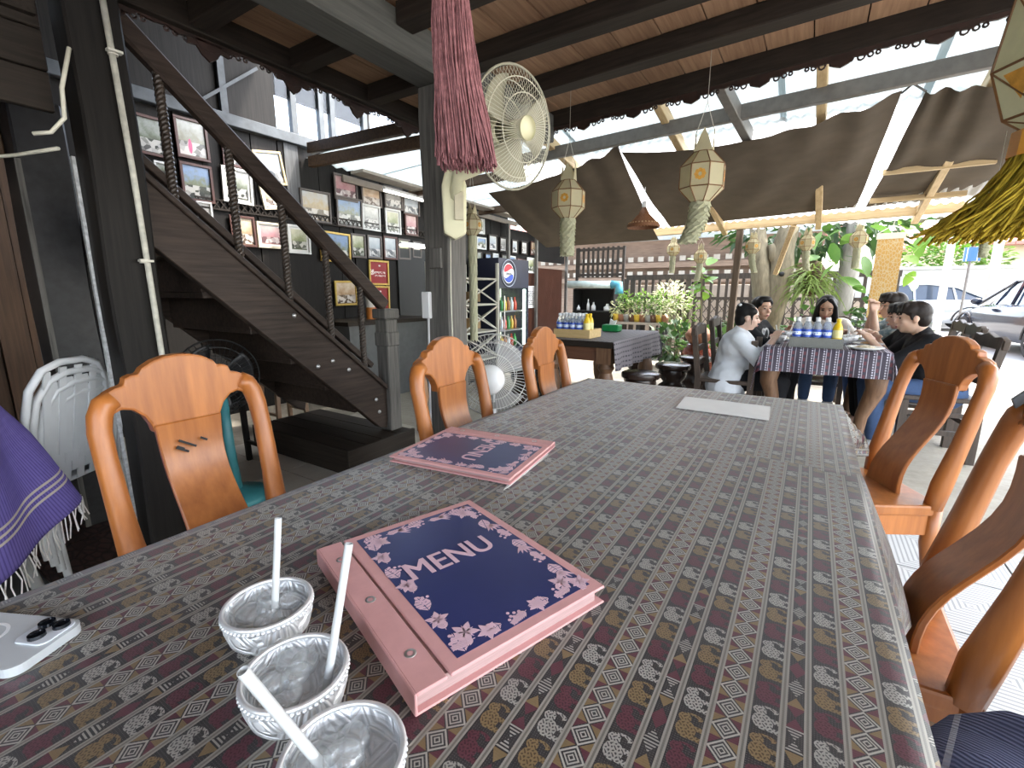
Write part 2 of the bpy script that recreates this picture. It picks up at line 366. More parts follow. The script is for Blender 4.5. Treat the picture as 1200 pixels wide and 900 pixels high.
bm = B(); a = (sx+.03, 2.15, zt(2.15)+.012); b = (sx+.03, .868, zt(.868)+.012); bar(bm, a, b, .075, .025); obj('stringer_cap', bm, STAIRW, ST, bevel=.004, world=True)
bm = B(); bar(bm, (sx+.0, 2.05, zt(2.05)+.10), (sx+.0, .868, zt(.868)+.10), .035, .035); obj('lower_rail', bm, STAIRW, ST, bevel=.004, world=True)
bm = B(); bar(bm, (sx+.02, 2.17, 1.065), (sx+.02, .868, 1.065+.885*1.302), .055, .085); obj('handrail', bm, STAIRW, ST, bevel=.01, world=True)
def twist(bm, p0, p1, r, turns):
    p0 = Vector(p0); p1 = Vector(p1); n = int(turns*9)
    for ph in (0, 2*PI/3, 4*PI/3):
        pts = []
        for i in range(n+1):
            t = i/n; a = ph+2*PI*turns*t; pts.append(p0.lerp(p1, t)+Vector((math.cos(a)*r*.55, math.sin(a)*r*.55, 0)))
        tube(bm, pts, r*.62, 6)
TW = plain('dark_varnished_baluster', (.05,.038,.03), .28, 0, .4, 30)
for y in (1.005, 1.26, 1.50, 1.745, 1.975):
    bm = B(); twist(bm, (sx+.02, y, zt(y)+.02), (sx+.02, y, 1.065+.885*(2.17-y)-.03), .018, 9); obj('baluster', bm, TW, ST, smooth=True, world=True)
nw = thing('newel_post', 'square dark newel post with stepped cap at the stair foot', 'post', (sx+.03, 2.17, .22))
bm = B(); box(bm, sx-.025, sx+.085, 2.12, 2.22, .221, .98); 
for v in bm.verts:
    if v.co.z > .9: pass
obj('shaft', bm, GREYZ, nw, bevel=.006, world=True)
bm = B(); box(bm, sx-.033, sx+.093, 2.112, 2.228, .80, .90); obj('collar', bm, GREYZ, nw, bevel=.01, world=True)
bm = B(); box(bm, sx-.02, sx+.08, 2.125, 2.215, .90, .985); box(bm, sx-.03, sx+.10, 2.10, 2.23, .985, 1.05); obj('cap', bm, GREYZ, nw, bevel=.008, world=True)
PLT = thing('stair_platform', 'low dark plank platform on white blocks at the stair foot', 'platform', (-2.75, 1.95, 0))
for k in range(4):
    y0 = 1.70+k*.135; bm = B(); box(bm, -3.30, -2.27, y0+.002, y0+.133, .195, .22); obj('plank', bm, DARKX, PLT, bevel=.003, world=True)
bm = B(); box(bm, -3.30, -2.26, 1.685, 1.70, .06, .222); obj('front_board', bm, DARKX, PLT, bevel=.003, world=True)
bm = B(); box(bm, -2.27, -2.245, 1.685, 2.25, .06, .222); obj('side_board', bm, DARKY, PLT, bevel=.003, world=True)
BLK = plain('whitewashed_block', (.62,.60,.56), .8, 0, .15, 20)
for x, y in ((-2.32, 1.74), (-3.2, 1.74), (-2.32, 2.18), (-3.2, 2.18)):
    bm = B(); box(bm, x-.05, x+.05, y-.04, y+.04, 0.0, .195); obj('block_foot', bm, BLK, PLT, bevel=.004, world=True)
# ------------------------------------------------------------------ plank wall with the pictures (x = -4.6)
WX = -4.6
WALL = bpy.data.objects.new('wall_left', None); COL.objects.link(WALL); struct(WALL)
y = .95; rnd = random.Random(5)
while y < 6.9:
    wd = rnd.choice((.22,.26,.30,.19)); z0 = 0 
    bm = B(); d = rnd.uniform(-.008,.008); box(bm, WX-.05, WX+d, y+.004, y+wd-.004, 0, 2.62); obj('wall_plank', bm, DARKZ, WALL); y += wd
bm = B(); box(bm, WX-.09, WX-.051, -2.5, 6.9, 0, 2.62); obj('wall_core', bm, DARKY, WALL)
SILL = plain('blue_grey_painted_wood', (.075,.085,.095), .6, 0, .3, 9)
bm = B(); box(bm, WX-.06, WX+.06, .9, 4.05, 2.62, 2.72); obj('sill_rail', bm, SILL, WALL, bevel=.006)
for y in (1.15, 2.42, 3.10, 3.42, 3.56, 4.0):
    bm = B(); box(bm, WX-.04, WX+.02, y-.03, y+.03, 2.72, 3.3); obj('clerestory_post', bm, SILL, WALL)
bm = B(); box(bm, WX-.05, WX-.02, -2.5, 2.92, 2.72, 4.4); box(bm, WX-.05, WX-.02, 2.92, 4.1, 3.05, 4.4); obj('upper_panel', bm, DARKZ, WALL)
bm = B(); box(bm, WX-.6, 2.6, -2.6, 3.3, 4.4, 4.5); struct(obj('house_roof', bm, DARKX))
bm = B(); box(bm, -2.33, -2.27, -2.2, 3.0, 2.5, 4.4); box(bm, -2.27, 2.4, 2.70, 2.76, 2.5, 4.4); obj('upper_storey_wall', bm, DARKZ, CEIL)
bm = B(); box(bm, WX, -.9, -2.5, -2.42, 0, 4.4); struct(obj('light_block_wall', bm, DARKZ))  # unseen wall behind the camera, added to keep sky light off the left side
bm = B(); bar(bm, (WX+.02, 2.2, 2.75), (WX+.02, 2.75, 3.2), .02, .025); obj('window_stay', bm, SILL, WALL)
gl = clear('clear_pane', (.93,.96,1), .05, .02)
bm = B(); box(bm, WX-.012, WX-.006, 2.93, 4.05, 2.72, 3.3); obj('window_pane', bm, gl, WALL)
bm = B(); box(bm, WX-.03, WX+.015, 2.7, 5.05, 1.90, 1.975)
bm.free(); bm = B()
for i in range(48):
    y = 2.1+i*.062; bar(bm, (WX+.014, y, 1.895), (WX+.014, y+.05, 1.965), .012, .012); bar(bm, (WX+.016, y+.05, 1.895), (WX+.016, y, 1.965), .012, .012)
bar(bm, (WX+.015, 2.08, 1.89), (WX+.015, 5.1, 1.89), .02, .015); bar(bm, (WX+.015, 2.08, 1.97), (WX+.015, 5.1, 1.97), .02, .015); obj('lattice_rail', bm, DARKY, WALL)
bm = B(); box(bm, WX-.04, WX+.02, 2.95, 3.10, 1.98, 2.62); obj('pilaster', bm, wood('pale_weathered_plank', (.05,.052,.055), (.13,.135,.14), (26,26,1.2), .7), WALL)
bm = B(); box(bm, WX-.0, WX+.03, 4.40, 5.55, 0, 1.72); struct(obj('doorway_dark_panel', bm, plain('dark_grey_green_doorway', (.011,.012,.0115), .6, 0, .2, 3)))  # dark panel standing in for the unlit doorway opening
# brown ribbed metal screen continuing the wall
bm = B(); n = 62; y0, y1 = 7.13, 9.15; pr = []
for i in range(n):
    a = y0+(y1-y0)*i/n; s = (y1-y0)/n; pr += [(a,0), (a+s*.5,0), (a+s*.55,.025), (a+s*.95,.025)]
pr.append((y1, 0)); lo = [bm.verts.new((WX+q, a, 0)) for a, q in pr]; hi = [bm.verts.new((WX+q, a, 1.62)) for a, q in pr]
for i in range(len(pr)-1): bm.faces.new((lo[i], lo[i+1], hi[i+1], hi[i]))
RIBM = plain('red_brown_ribbed_metal', (.115,.045,.028), .4, .2, .15, 3)
tag(obj('ribbed_metal_screen', bm, RIBM, solid=.004), 'red-brown vertical ribbed metal screen past the fridge', 'screen')
bm = B(); box(bm, WX-.05, WX, 6.9, 9.3, 1.75, 2.25); S1('wall_upper_band', bm, DARKZ)
for y in (6.92, 7.9, 9.2):
    bm = B(); bar(bm, (WX+.10, y, 0), (WX+.10, y, 2.3), .05, .05); tag(obj('steel_post', bm, STEEL), {6.92:'thin grey steel post where the plank wall meets the ribbed screen', 7.9:'thin grey steel post in the middle of the ribbed screen', 9.2:'thin grey steel post at the garden end of the ribbed screen'}[y], 'post', 'steel posts along the ribbed screen')
# lower storey left of the stair post: dark panel wall, beams and inner partition
bm = B(); box(bm, WX-.02, WX+.02, -.6, .55, 0, 2.3); bm.free()
x0 = WX+.01; y = -.9; k = 0
while y < .93:
    bm = B(); box(bm, x0-.02, x0+.02+(.02 if k % 2 else 0), y+.004, y+.146, 0, 2.2); obj('wall_plank', bm, wood('brown_panel_%d' % k, (.045,.022,.011), (.12,.065,.034), (26,26,1.2), .5) if k < 2 else bpy.data.materials['brown_panel_%d' % (k % 2)], WALL); y += .15; k += 1
# low ceiling beams seen past the post on the left
for (z, t, xx) in ((1.98,.12,-2.7), (1.80,.10,-3.1), (1.98,.12,-3.5), (1.80,.10,-3.9), (1.98,.12,-4.3)):
    bm = B(); bar(bm, (xx, -1.2, z), (xx, .64, z), .10, t); obj('beam', bm, BROWNY, CEIL, bevel=.005)
bm = B(); box(bm, -4.55, -2.36, -1.2, .64, 2.10, 2.14); obj('soffit_board', bm, DARKX, CEIL)
for k in range(4):
    bm = B(); box(bm, -2.42, -2.39, -1.2, .655, 1.80+k*.135, 1.80+k*.135+.13); obj('fascia_board', bm, DARKY, CEIL, bevel=.003)
bm = B(); fret(bm, (-2.38, -1.2, 2.2), (0,1,0), 1.3, (.012,0,0), .3); obj('fretwork_valance', bm, FRET, CEIL)
# ------------------------------------------------------------------ lean-to roof beyond the house
def roofmat(name, col, tr, dirt):
    m, nt, p = new_mat(name, .45); f = noise(nt, coord(nt, 'Object', (1,.35,1)), 3.5, 6, .65)
    c = mixc(nt, f, [x*dirt for x in col], col); setc(nt, p, c); t = nt.nodes.new('ShaderNodeBsdfTranslucent'); nt.links.new(c.k, t.inputs[0])
    mx = nt.nodes.new('ShaderNodeMixShader'); mx.inputs[0].default_value = tr; nt.links.new(p.outputs[0], mx.inputs[1]); nt.links.new(t.outputs[0], mx.inputs[2]); nt.links.new(mx.outputs[0], nt.nodes['Material Output'].inputs[0]); return m
ROOFT = roofmat('milky_translucent_roofing', (.50,.58,.60), .30, .70)
ROOFC = roofmat('clear_bright_roofing', (.93,.95,.95), .6, .92)
def corr(bm, x0, x1, ya, za, yb, zb_, pitch=.076, amp=.011):
    n = int((x1-x0)/pitch*4); lo = []; hi = []
    for i in range(n+1):
        x = x0+(x1-x0)*i/n; dz = amp*math.sin(2*PI*i/4+.6)
        lo.append(bm.verts.new((x, ya, za+dz))); hi.append(bm.verts.new((x, yb, zb_+dz)))
    for i in range(n): bm.faces.new((lo[i], lo[i+1], hi[i+1], hi[i]))
ROOF = bpy.data.objects.new('roof', None); COL.objects.link(ROOF); struct(ROOF)
def rz(y): return 2.50-.20*(y-3.0)
x = -2.6
for k in range(9):
    bm = B(); corr(bm, x, x+.80, 2.75, rz(2.75)+.06, 4.05, rz(4.05)+.06); obj('roof_sheet', bm, ROOFT, ROOF, smooth=True)
    bm = B(); corr(bm, x, x+.80, 3.98, rz(3.98)+.045, 6.3, rz(6.3)+.045); obj('roof_sheet', bm, ROOFC, ROOF, smooth=True); x += .76
for xx in (-1.9, -.95, -.02, .78, 1.7, 2.6):
    bm = B(); bar(bm, (xx-.08, 2.8, rz(2.8)), (xx, 6.2, rz(6.2)), .055, .085); obj('rafter', bm, YELW, ROOF, bevel=.004)
bm = B(); bar(bm, (-2.6, 3.76, 2.30), (3.2, 3.30, 2.33), .05, .09); obj('steel_beam', bm, STEEL, ROOF, bevel=.004)
bm = B(); bar(bm, (-.62, 3.0, 2.42), (-.50, 3.9, 2.24), .06, .09); obj('rafter', bm, STEEL, ROOF, bevel=.004)
bm = B(); bar(bm, (-2.9, 6.12, 1.90), (2.6, 5.9, 1.96), .06, .13); obj('eave_beam', bm, YELX, ROOF, bevel=.004)
bm = B(); bar(bm, (-2.9, 6.20, 1.99), (2.6, 5.98, 2.05), .05, .08); obj('eave_beam', bm, YELX, ROOF, bevel=.004)
for (xa, y) in ((.62, 4.9), (.6, 5.5)):
    bm = B(); bar(bm, (xa-.25, y, rz(y)-.03), (xa+.4, y, rz(y)-.03), .04, .04); obj('batten', bm, YELX, ROOF)
# flat translucent roof by the plank wall, its gutter boards and lit strip
y = 3.2
for k in range(8):
    bm = B(); n = 26; lo = []; hi = []
    for i in range(n+1):
        yy = y+.9*i/n; dz = .012*math.sin(2*PI*i/4); lo.append(bm.verts.new((WX-.2, yy, 2.52+dz-.018*(yy-3)))); hi.append(bm.verts.new((-2.5, yy, 2.62+dz-.018*(yy-3))))
    for i in range(n): bm.faces.new((lo[i], lo[i+1], hi[i+1], hi[i]))
    obj('roof_sheet', bm, ROOFT, ROOF, smooth=True); y += .87
bm = B(); bar(bm, (WX+.30, 3.6, 2.44), (WX+.30, 10, 2.32), .20, .03); obj('gutter_board', bm, plain('pale_taupe_board', (.34,.30,.25), .7), ROOF)
bm = B(); bar(bm, (WX+.06, 3.6, 2.40), (WX+.06, 10, 2.28), .03, .07); obj('gutter_board', bm, plain('taupe_board', (.24,.20,.165), .7), ROOF)
for a, b in (((-4.5,3.18,2.47), (-2.3,3.25,2.42)), ((-4.5,3.18,2.60), (-2.3,3.25,2.56)), ((-4.5,4.6,2.40), (-2.6,4.6,2.45)), ((-4.5,6.1,2.38), (-2.6,6.1,2.42))):
    bm = B(); bar(bm, a, b, .06, .10); obj('cross_beam', bm, BROWNY, ROOF, bevel=.004)
TL = emis('fluorescent_white', (1,.97,.92), 2.2)
def tubelight(label, a, b):
    o = thing('fluorescent_light', label, 'light', a); bm = B(); bar(bm, a, b, .05, .03); obj('housing', bm, WHITE, o, world=True)
    a = Vector(a)-Vector((0,0,.028)); b = Vector(b)-Vector((0,0,.028)); bm = B(); tube(bm, [a, b], .014, 8); obj('lamp_tube', bm, TL, o, smooth=True, world=True)
tubelight('white fluorescent tube above the top row of framed photos', (WX+.22, 4.05, 2.36), (WX+.22, 5.0, 2.34))
tubelight('white fluorescent tube over the ribbed metal screen', (WX+.3, 6.9, 2.27), (WX+.3, 8.1, 2.25))
tubelight('white fluorescent tube over the dark doorway', (WX+.06, 4.42, 1.78), (WX+.06, 5.1, 1.78))
# ------------------------------------------------------------------ brown shade cloths
SAIL = clothmat('brown_shade_cloth', (.085,.066,.046), .85, .05, .12, 6)
def sail(name, label, corners, tsag, sag, pleat=0, nu=36, nv=16):
    A, Bc, C, D = [Vector(c) for c in corners]     # A-B upper edge, D-C lower edge
    def fn(u, v):
        p = A.lerp(Bc, u).lerp(D.lerp(C, u), v)
        p.z -= tsag*4*u*(1-u)*(1-v)**1.5+sag*math.sin(PI*v)*(.5+.5*math.sin(PI*u))
        p.z += .012*math.sin(u*23+v*9)*math.sin(PI*v)+ pleat*.02*math.sin(u*40)*(1-v)**2*sstep(.4, 1, 1-u if pleat < 0 else u)
        return p
    bm = B(); sheet(bm, fn, nu, nv); return tag(obj(name, bm, SAIL, smooth=True), label, 'shade cloth')
sail('shade_cloth', 'brown shade cloth gathered to a peak beside the bamboo lamp', [aty(572,226,4.2), aty(724,173,3.85), aty(772,281,5.9), aty(640,290,5.9)], .05, .05, 1)
sail('shade_cloth', 'widest brown shade cloth stretched above the diners', [aty(728,178,3.85), aty(1057,109,3.8), aty(1003,243,5.85), aty(785,266,5.9)], .10, .04, 1)
sail('shade_cloth', 'brown shade cloth above the parked car side of the eave', [aty(1085,107,3.8), aty(1330,72,3.75), aty(1330,200,5.8), aty(1014,243,5.85)], .02, .04, -1)
ROPE = plain('dark_cord', (.05,.045,.04), .8)
bm = B(); 
for a, b in ((aty(1057,109,3.8), aty(1070,98,3.6)), (aty(1085,107,3.8), aty(1070,98,3.6)), (aty(1024,182,4.8), aty(1040,182,4.8)), (aty(724,173,3.85), aty(726,163,3.65))): tube(bm, [a, b], .006, 5)
tag(obj('tie_cord', bm, ROPE, kind='stuff'), 'dark cord lashing the shade cloth corners to the roof', 'cord')
# ================================================================== MAIN TABLE
LX, RX, YJ, YE, TZ = -.85, .135, 1.215, 2.0, .76
m, nt, p = new_mat('elephant_print_cloth', .33, 0, .9, Sheen_Weight=.5, Sheen_Roughness=.4); CLOTH = m
uvn = nt.nodes.new('ShaderNodeUVMap'); sp = nt.nodes.new('ShaderNodeSeparateXYZ'); nt.links.new(uvn.outputs[0], sp.inputs[0])
u = S(nt, sp.outputs[0]); v = S(nt, sp.outputs[1]); P_ = .109
uu = (u/P_).fr()*P_
def ell(du, dv, ru, rv): return ((du/ru).sq()+(dv/rv).sq()).lt(1)
# diamonds 0..0.030
dd = (v/.0255); di = dd.fl(); du = uu-.015; dv = (dd.fr()-.5)*.0255
r = du.ab()/.0128+dv.ab()/.0128
dwhite = (r.gt(.80)*r.lt(1.0)).mx(r.gt(.46)*r.lt(.62)).mx(r.gt(.16)*r.lt(.30)); dtri = r.gt(1.14)
dpar = (di+du.gt(0)).mod(2)
inD = uu.lt(.030)
# elephants
def eleph(cu, voff):
    ee = (v+voff)/.034; idx = ee.fl().mod(3); ev = (ee.fr()-.5)*.034; eu = uu-cu
    body = ell(eu+.0015, ev+.004, .0088, .0098); head = ell(eu+.0045, ev-.0085, .0058, .0052)
    legs = (eu.gt(.002)*eu.lt(.0120))*(((ev+.0105).ab().lt(.0026)).mx((ev-.0005).ab().lt(.0026)))
    tr = ell(eu-.0030, ev-.0125, .0080, .0036)*(ell(eu-.0015, ev-.0105, .0058, .0030)*-1+1)
    sh = body.mx(head).mx(legs).mx(tr)
    pat = ((ev*1700+(eu*900).sin()*1.6).sin()*.5+(eu*1900+(ev*900).sin()*2).sin()*.5)
    return sh, idx, pat
sA, iA, pA = eleph(.0445, 0.0); sB, iB, pB = eleph(.094, .012)
inA = uu.gt(.030)*uu.lt(.059); inB = uu.gt(.079); inT = uu.gt(.059)*uu.lt(.079)
es = sA*inA+sB*inB; ei = iA*inA+iB*inB; ep = pA*inA+pB*inB
# triangles
tt = v/.0135; ti = tt.fl(); tv = tt.fr(); tu = (uu-.069)/.0088; odd = ti.mod(2)
fl_ = tv*(odd*-2+1)+odd; tri = (tu.ab()+.06).lt(fl_*.98)*inT; tk = ti.mod(5)
tpat = ((tv*26).sin()).gt(.0)
DK = (.05,.045,.047); WH = (.58,.56,.51); MR = (.19,.055,.078); OC = (.36,.245,.115)
c = mixc(nt, noise(nt, coord(nt), 60), (.045,.040,.042), (.078,.070,.072))
dots = ((u*420).fr()-.5).ab().lt(.12)*((v*420).fr()-.5).ab().lt(.12)
c = mixc(nt, dots*.35, c, WH)
ec = mixc(nt, ei.lt(.5), mixc(nt, ei.lt(1.5), OC, MR), WH); ecd = mixc(nt, ei.lt(.5), mixc(nt, ei.lt(1.5), (.16,.105,.05), (.11,.03,.045)), (.13,.125,.12))
c = mixc(nt, es, c, mixc(nt, ep.gt(-.30), ecd, ec))
c = mixc(nt, inD*dtri, c, mixc(nt, dpar, MR, OC)); c = mixc(nt, inD*dwhite, c, (.66,.64,.58))
tc = mixc(nt, tk.lt(1.5), mixc(nt, tk.lt(3.5), OC, MR), mixc(nt, tpat, WH, DK)); c = mixc(nt, tri, c, tc)
def near(q): return (uu-q).ab()
ln = near(.030).mn(near(.059)).mn(near(.079)).mn(near(0)).mn(near(.109))
c = mixc(nt, ln.lt(.0030), c, (.50,.47,.41)); c = mixc(nt, (ln-.0005).ab().lt(.0005), c, (.30,.28,.24))
setc(nt, p, c); wv = (u*2600).sin()*.5+(v*2600).sin()*.5; bump(nt, p, noise(nt, coord(nt), 9, 5)+wv*.08, .12, .006)
def table_frame(name, label, x0, x1, y0, y1, z, mat, group=None):
    o = thing(name, label, 'table', ((x0+x1)/2, (y0+y1)/2, 0), 0, group)
    bm = B(); box(bm, x0, x1, y0, y1, z-.035, z); obj('tabletop', bm, mat, o, bevel=.004, world=True)
    bm = B(); box(bm, x0+.06, x1-.06, y0+.06, y0+.085, z-.125, z-.036); box(bm, x0+.06, x1-.06, y1-.085, y1-.06, z-.125, z-.036); box(bm, x0+.06, x0+.085, y0+.085, y1-.085, z-.125, z-.036); box(bm, x1-.085, x1-.06, y0+.085, y1-.085, z-.125, z-.036); obj('apron', bm, mat, o, world=True)
    for x in (x0+.10, x1-.10):
        for y in (y0+.10, y1-.10):
            bm = B(); lathe(bm, [(0,.0), (.028,.0), (.034,.06), (.026,.14), (.046,.28), (.05,.40), (.032,.50), (.042,.56), (.042,z-.125)], 14, (x, y, 0.013)); obj('leg', bm, mat, o, smooth=True, world=True)
    return o
TBW = wood('mahogany_table', (.08,.03,.014), (.17,.07,.035), (20,1.5,20), .35)
table_frame('dining_table', 'long wooden dining table under the elephant-print cloth with bowls', LX+.004, RX-.004, -.55, YJ-.03, TZ-.004, TBW)
table_frame('dining_table', 'wooden dining table joined end to end, under the cloth with the white paper', LX+.004, RX-.004, YJ-.02, YE-.004, TZ-.004, TBW)
def cloth(name, label, x0, x1, y0, y1, z, dl, dr, df, ushift, vshift, ph, flare=0):
    """cloth lying on a table top with drops dl (left), dr (right), df (far end)"""
    bm = B(); W = x1-x0; L = y1-y0; us = []; 
    nL, nT, nR = 5, 40, 8
    su = [-dl+dl*i/nL for i in range(nL)]+[W*i/nT for i in range(nT+1)]+[W+dr*(i+1)/nR for i in range(nR)]
    nV = 60; nF = 7; sv = [L*i/nV for i in range(nV+1)]+([L+df*(i+1)/nF for i in range(nF)] if df else [])
    def pt(s, t):
        x = min(max(s, 0), W); y = min(t, L); ds = s-W if s > W else (-s if s < 0 else 0); dt = max(0, t-L)
        d = max(ds, dt); zz = z
        fl = .035*sstep(0, .2, ds)*(1+.8*math.sin(t*13+ph)*.6)+.004*min(1, ds*80)
        if s > W: fl += flare*sstep(L-.30, L, t)*ds/dr; d += .06*sstep(L-.2, L, t)*ds/dr*(flare > 0)
        ft = .03*sstep(0, .2, dt)*(1+.5*math.sin(s*15+ph))+.004*min(1, dt*80)
        if ds and dt: fl += .05*min(1, dt*8); ft += .05*min(1, ds*8)
        X = x0+x+(fl if s > W else (-fl if s < 0 else 0)); Y = y0+y+ft
        Z = zz-d+.0009*math.sin(s*19+ph)*math.sin(t*11+ph)+(.0016*math.exp(-((t-.02)/.02)**2))
        return Vector((X, Y, Z))
    g = [[bm.verts.new(pt(s, t)) for t in sv] for s in su]; uv = bm.loops.layers.uv.verify()
    for i in range(len(su)-1):
        for j in range(len(sv)-1):
            f = bm.faces.new((g[i][j], g[i+1][j], g[i+1][j+1], g[i][j+1]))
            for l, (a, b) in zip(f.loops, ((i,j), (i+1,j), (i+1,j+1), (i,j+1))): l[uv].uv = (su[a]+ushift, sv[b]+vshift)
    bmesh.ops.solidify(bm, geom=list(bm.faces), thickness=-.0012)
    return tag(obj(name, bm, CLOTH, smooth=True), label, 'tablecloth')
# diamond band begins at x = -0.04  ->  ushift so that (x - LX + ushift) is a multiple of the repeat there
sh = P_*8-(-.04-LX)
cloth('tablecloth', 'maroon and grey elephant-print cloth under the bowls and menus', LX, RX, -.6, YJ+.012, TZ+.0032, .16, .24, 0, sh, 0, 0, .10)
cloth('tablecloth', 'elephant-print cloth on the table end under the white paper', LX, RX, YJ-.02, YE, TZ+.0008, .16, .20, .16, sh+.037, .02, 2)
CT = TZ+.0035
# ================================================================== CHAIRS at the main table
def teak_chair():
    """faces +y, origin on the floor under the seat centre"""
    c = thing('dining_chair', 'x', 'chair')
    hw, D = .205, .22
    bm = B(); prism(bm, [(-.20,-D), (.20,-D), (.225,D-.02), (.19,D), (-.19,D), (-.225,D-.02)], (0,0,.415), (1,0,0), (0,1,0), (0,0,.04)); obj('seat', bm, TEAK, c, bevel=.008, seg=2)
    bm = B(); 
    for a, b in (((-.18,-D+.03), (-.205,D-.05)), ((.18,-D+.03), (.205,D-.05)), ((-.17,-D+.03), (.17,-D+.03)), ((-.19,D-.05), (.19,D-.05))): bar(bm, (*a,.375), (*b,.375), .022, .075)
    obj('seat_rail', bm, TEAK, c)
    for s in (-1, 1):
        bm = B(); pts = [(s*.17,.15,.40), (s*.188,.182,.33), (s*.192,.185,.24), (s*.175,.165,.12), (s*.178,.17,.05), (s*.188,.185,.013)]
        tube(bm, pts, [.034,.036,.03,.020,.018,.024], 8); obj('leg', bm, TEAK, c, smooth=True)
        bm = B(); pts = [(s*.182,-.20,.45), (s*.18,-.20,.30), (s*.175,-.235,.12), (s*.18,-.255,.013)]; tube(bm, pts, [.026,.026,.021,.019], 8); obj('leg', bm, TEAK, c, smooth=True)
        # rear stile with the rounded shoulder turning into the crest
        bm = B(); pts = [(s*.180,-.195,.44), (s*.188,-.205,.53), (s*.195,-.235,.68), (s*.198,-.262,.82), (s*.197,-.276,.88), (s*.190,-.283,.915), (s*.178,-.287,.94), (s*.158,-.289,.952)]
        tube(bm, pts, [.030,.033,.027,.025,.026,.027,.027,.025], 10); obj('stile', bm, TEAK, c, smooth=True)
    # crest rail: stepped cloud outline
    top = [(-.188,.925), (-.186,.945), (-.172,.968), (-.15,.978), (-.132,.982), (-.128,.998), (-.112,1.004), (-.098,1.004), (-.088,1.018), (-.06,1.034), (-.03,1.042), (0,1.044)]
    bot = [(-.084,.852), (-.088,.874), (-.10,.898), (-.122,.918), (-.145,.924), (-.163,.915)]
    poly = top+[(-x, z) for x, z in top[::-1][1:]]+[(-x, z) for x, z in bot[::-1]]+bot
    bm = B(); prism(bm, poly, (0,-.310,0), (1,0,0), (0,0,1), (0,.034,0))
    for v in bm.verts: v.co.y += .06*(1.03-v.co.z)-.008
    obj('crest_rail', bm, TEAK, c, bevel=.006, seg=2)
    # S-curved splat, widening to the bottom
    bm = B(); n = 12; rows = []
    for i in range(n+1):
        t = i/n; z = .452+.42*t; wv = .084+.012*math.sin(PI*t)*-1+.012*(1-t); y = -.135-.145*t+.022*math.sin(2*PI*t+.2)
        rows.append([bm.verts.new((x, y+d, z)) for d in (-.008, .008) for x in (-wv, wv)])
    for a, b in zip(rows, rows[1:]):
        for i, j in ((0,1), (1,3), (3,2), (2,0)): bm.faces.new((a[i], a[j], b[j], b[i]))
    bm.faces.new((rows[0][0], rows[0][2], rows[0][3], rows[0][1])); bm.faces.new((rows[-1][0], rows[-1][1], rows[-1][3], rows[-1][2]))
    obj('splat', bm, TEAK, c, bevel=.003, smooth=True, angle=.6)
    return c
ch = teak_chair(); ch.location = (-1.05, .515, .0); ch.rotation_euler = (0, 0, -PI/2); ch['label'] = 'orange teak chair beside the dark stair post'; ch['group'] = 'teak chairs around the long table'
G = 'teak chairs around the long table'
dup(ch, (-.78, 1.245, 0), -PI/2+.03, 'orange teak chair in front of the weathered grey post')
dup(ch, (-.72, 1.84, 0), -PI/2+.05, 'orange teak chair at the far end of the table beside the pedestal fan')
dup(ch, (.19, 2.10, 0), PI/2+.46, 'orange teak chair turned at an angle near the cloth corner')
dup(ch, (.125, 1.21, 0), PI/2, 'orange teak chair with a bag strap over its back')
for o_ in [o_ for o_ in bpy.data.objects if o_.name.startswith('dining_chair')]: o_.scale = (.90, .96, .965)
# scuff marks on the first chair
sc_ = [o for o in bpy.data.objects if o.parent == ch and o.name.startswith('splat')][0]
bm = B()
for (x, z, l) in ((.0,.80,.05), (.02,.79,.035), (-.03,.81,.02), (.03,.80,.02)): bar(bm, (x, -.252+.0, z), (x+l*.8, -.254, z+l*.5), .002, .006)
obj('scuff_mark', bm, BLACK, ch)
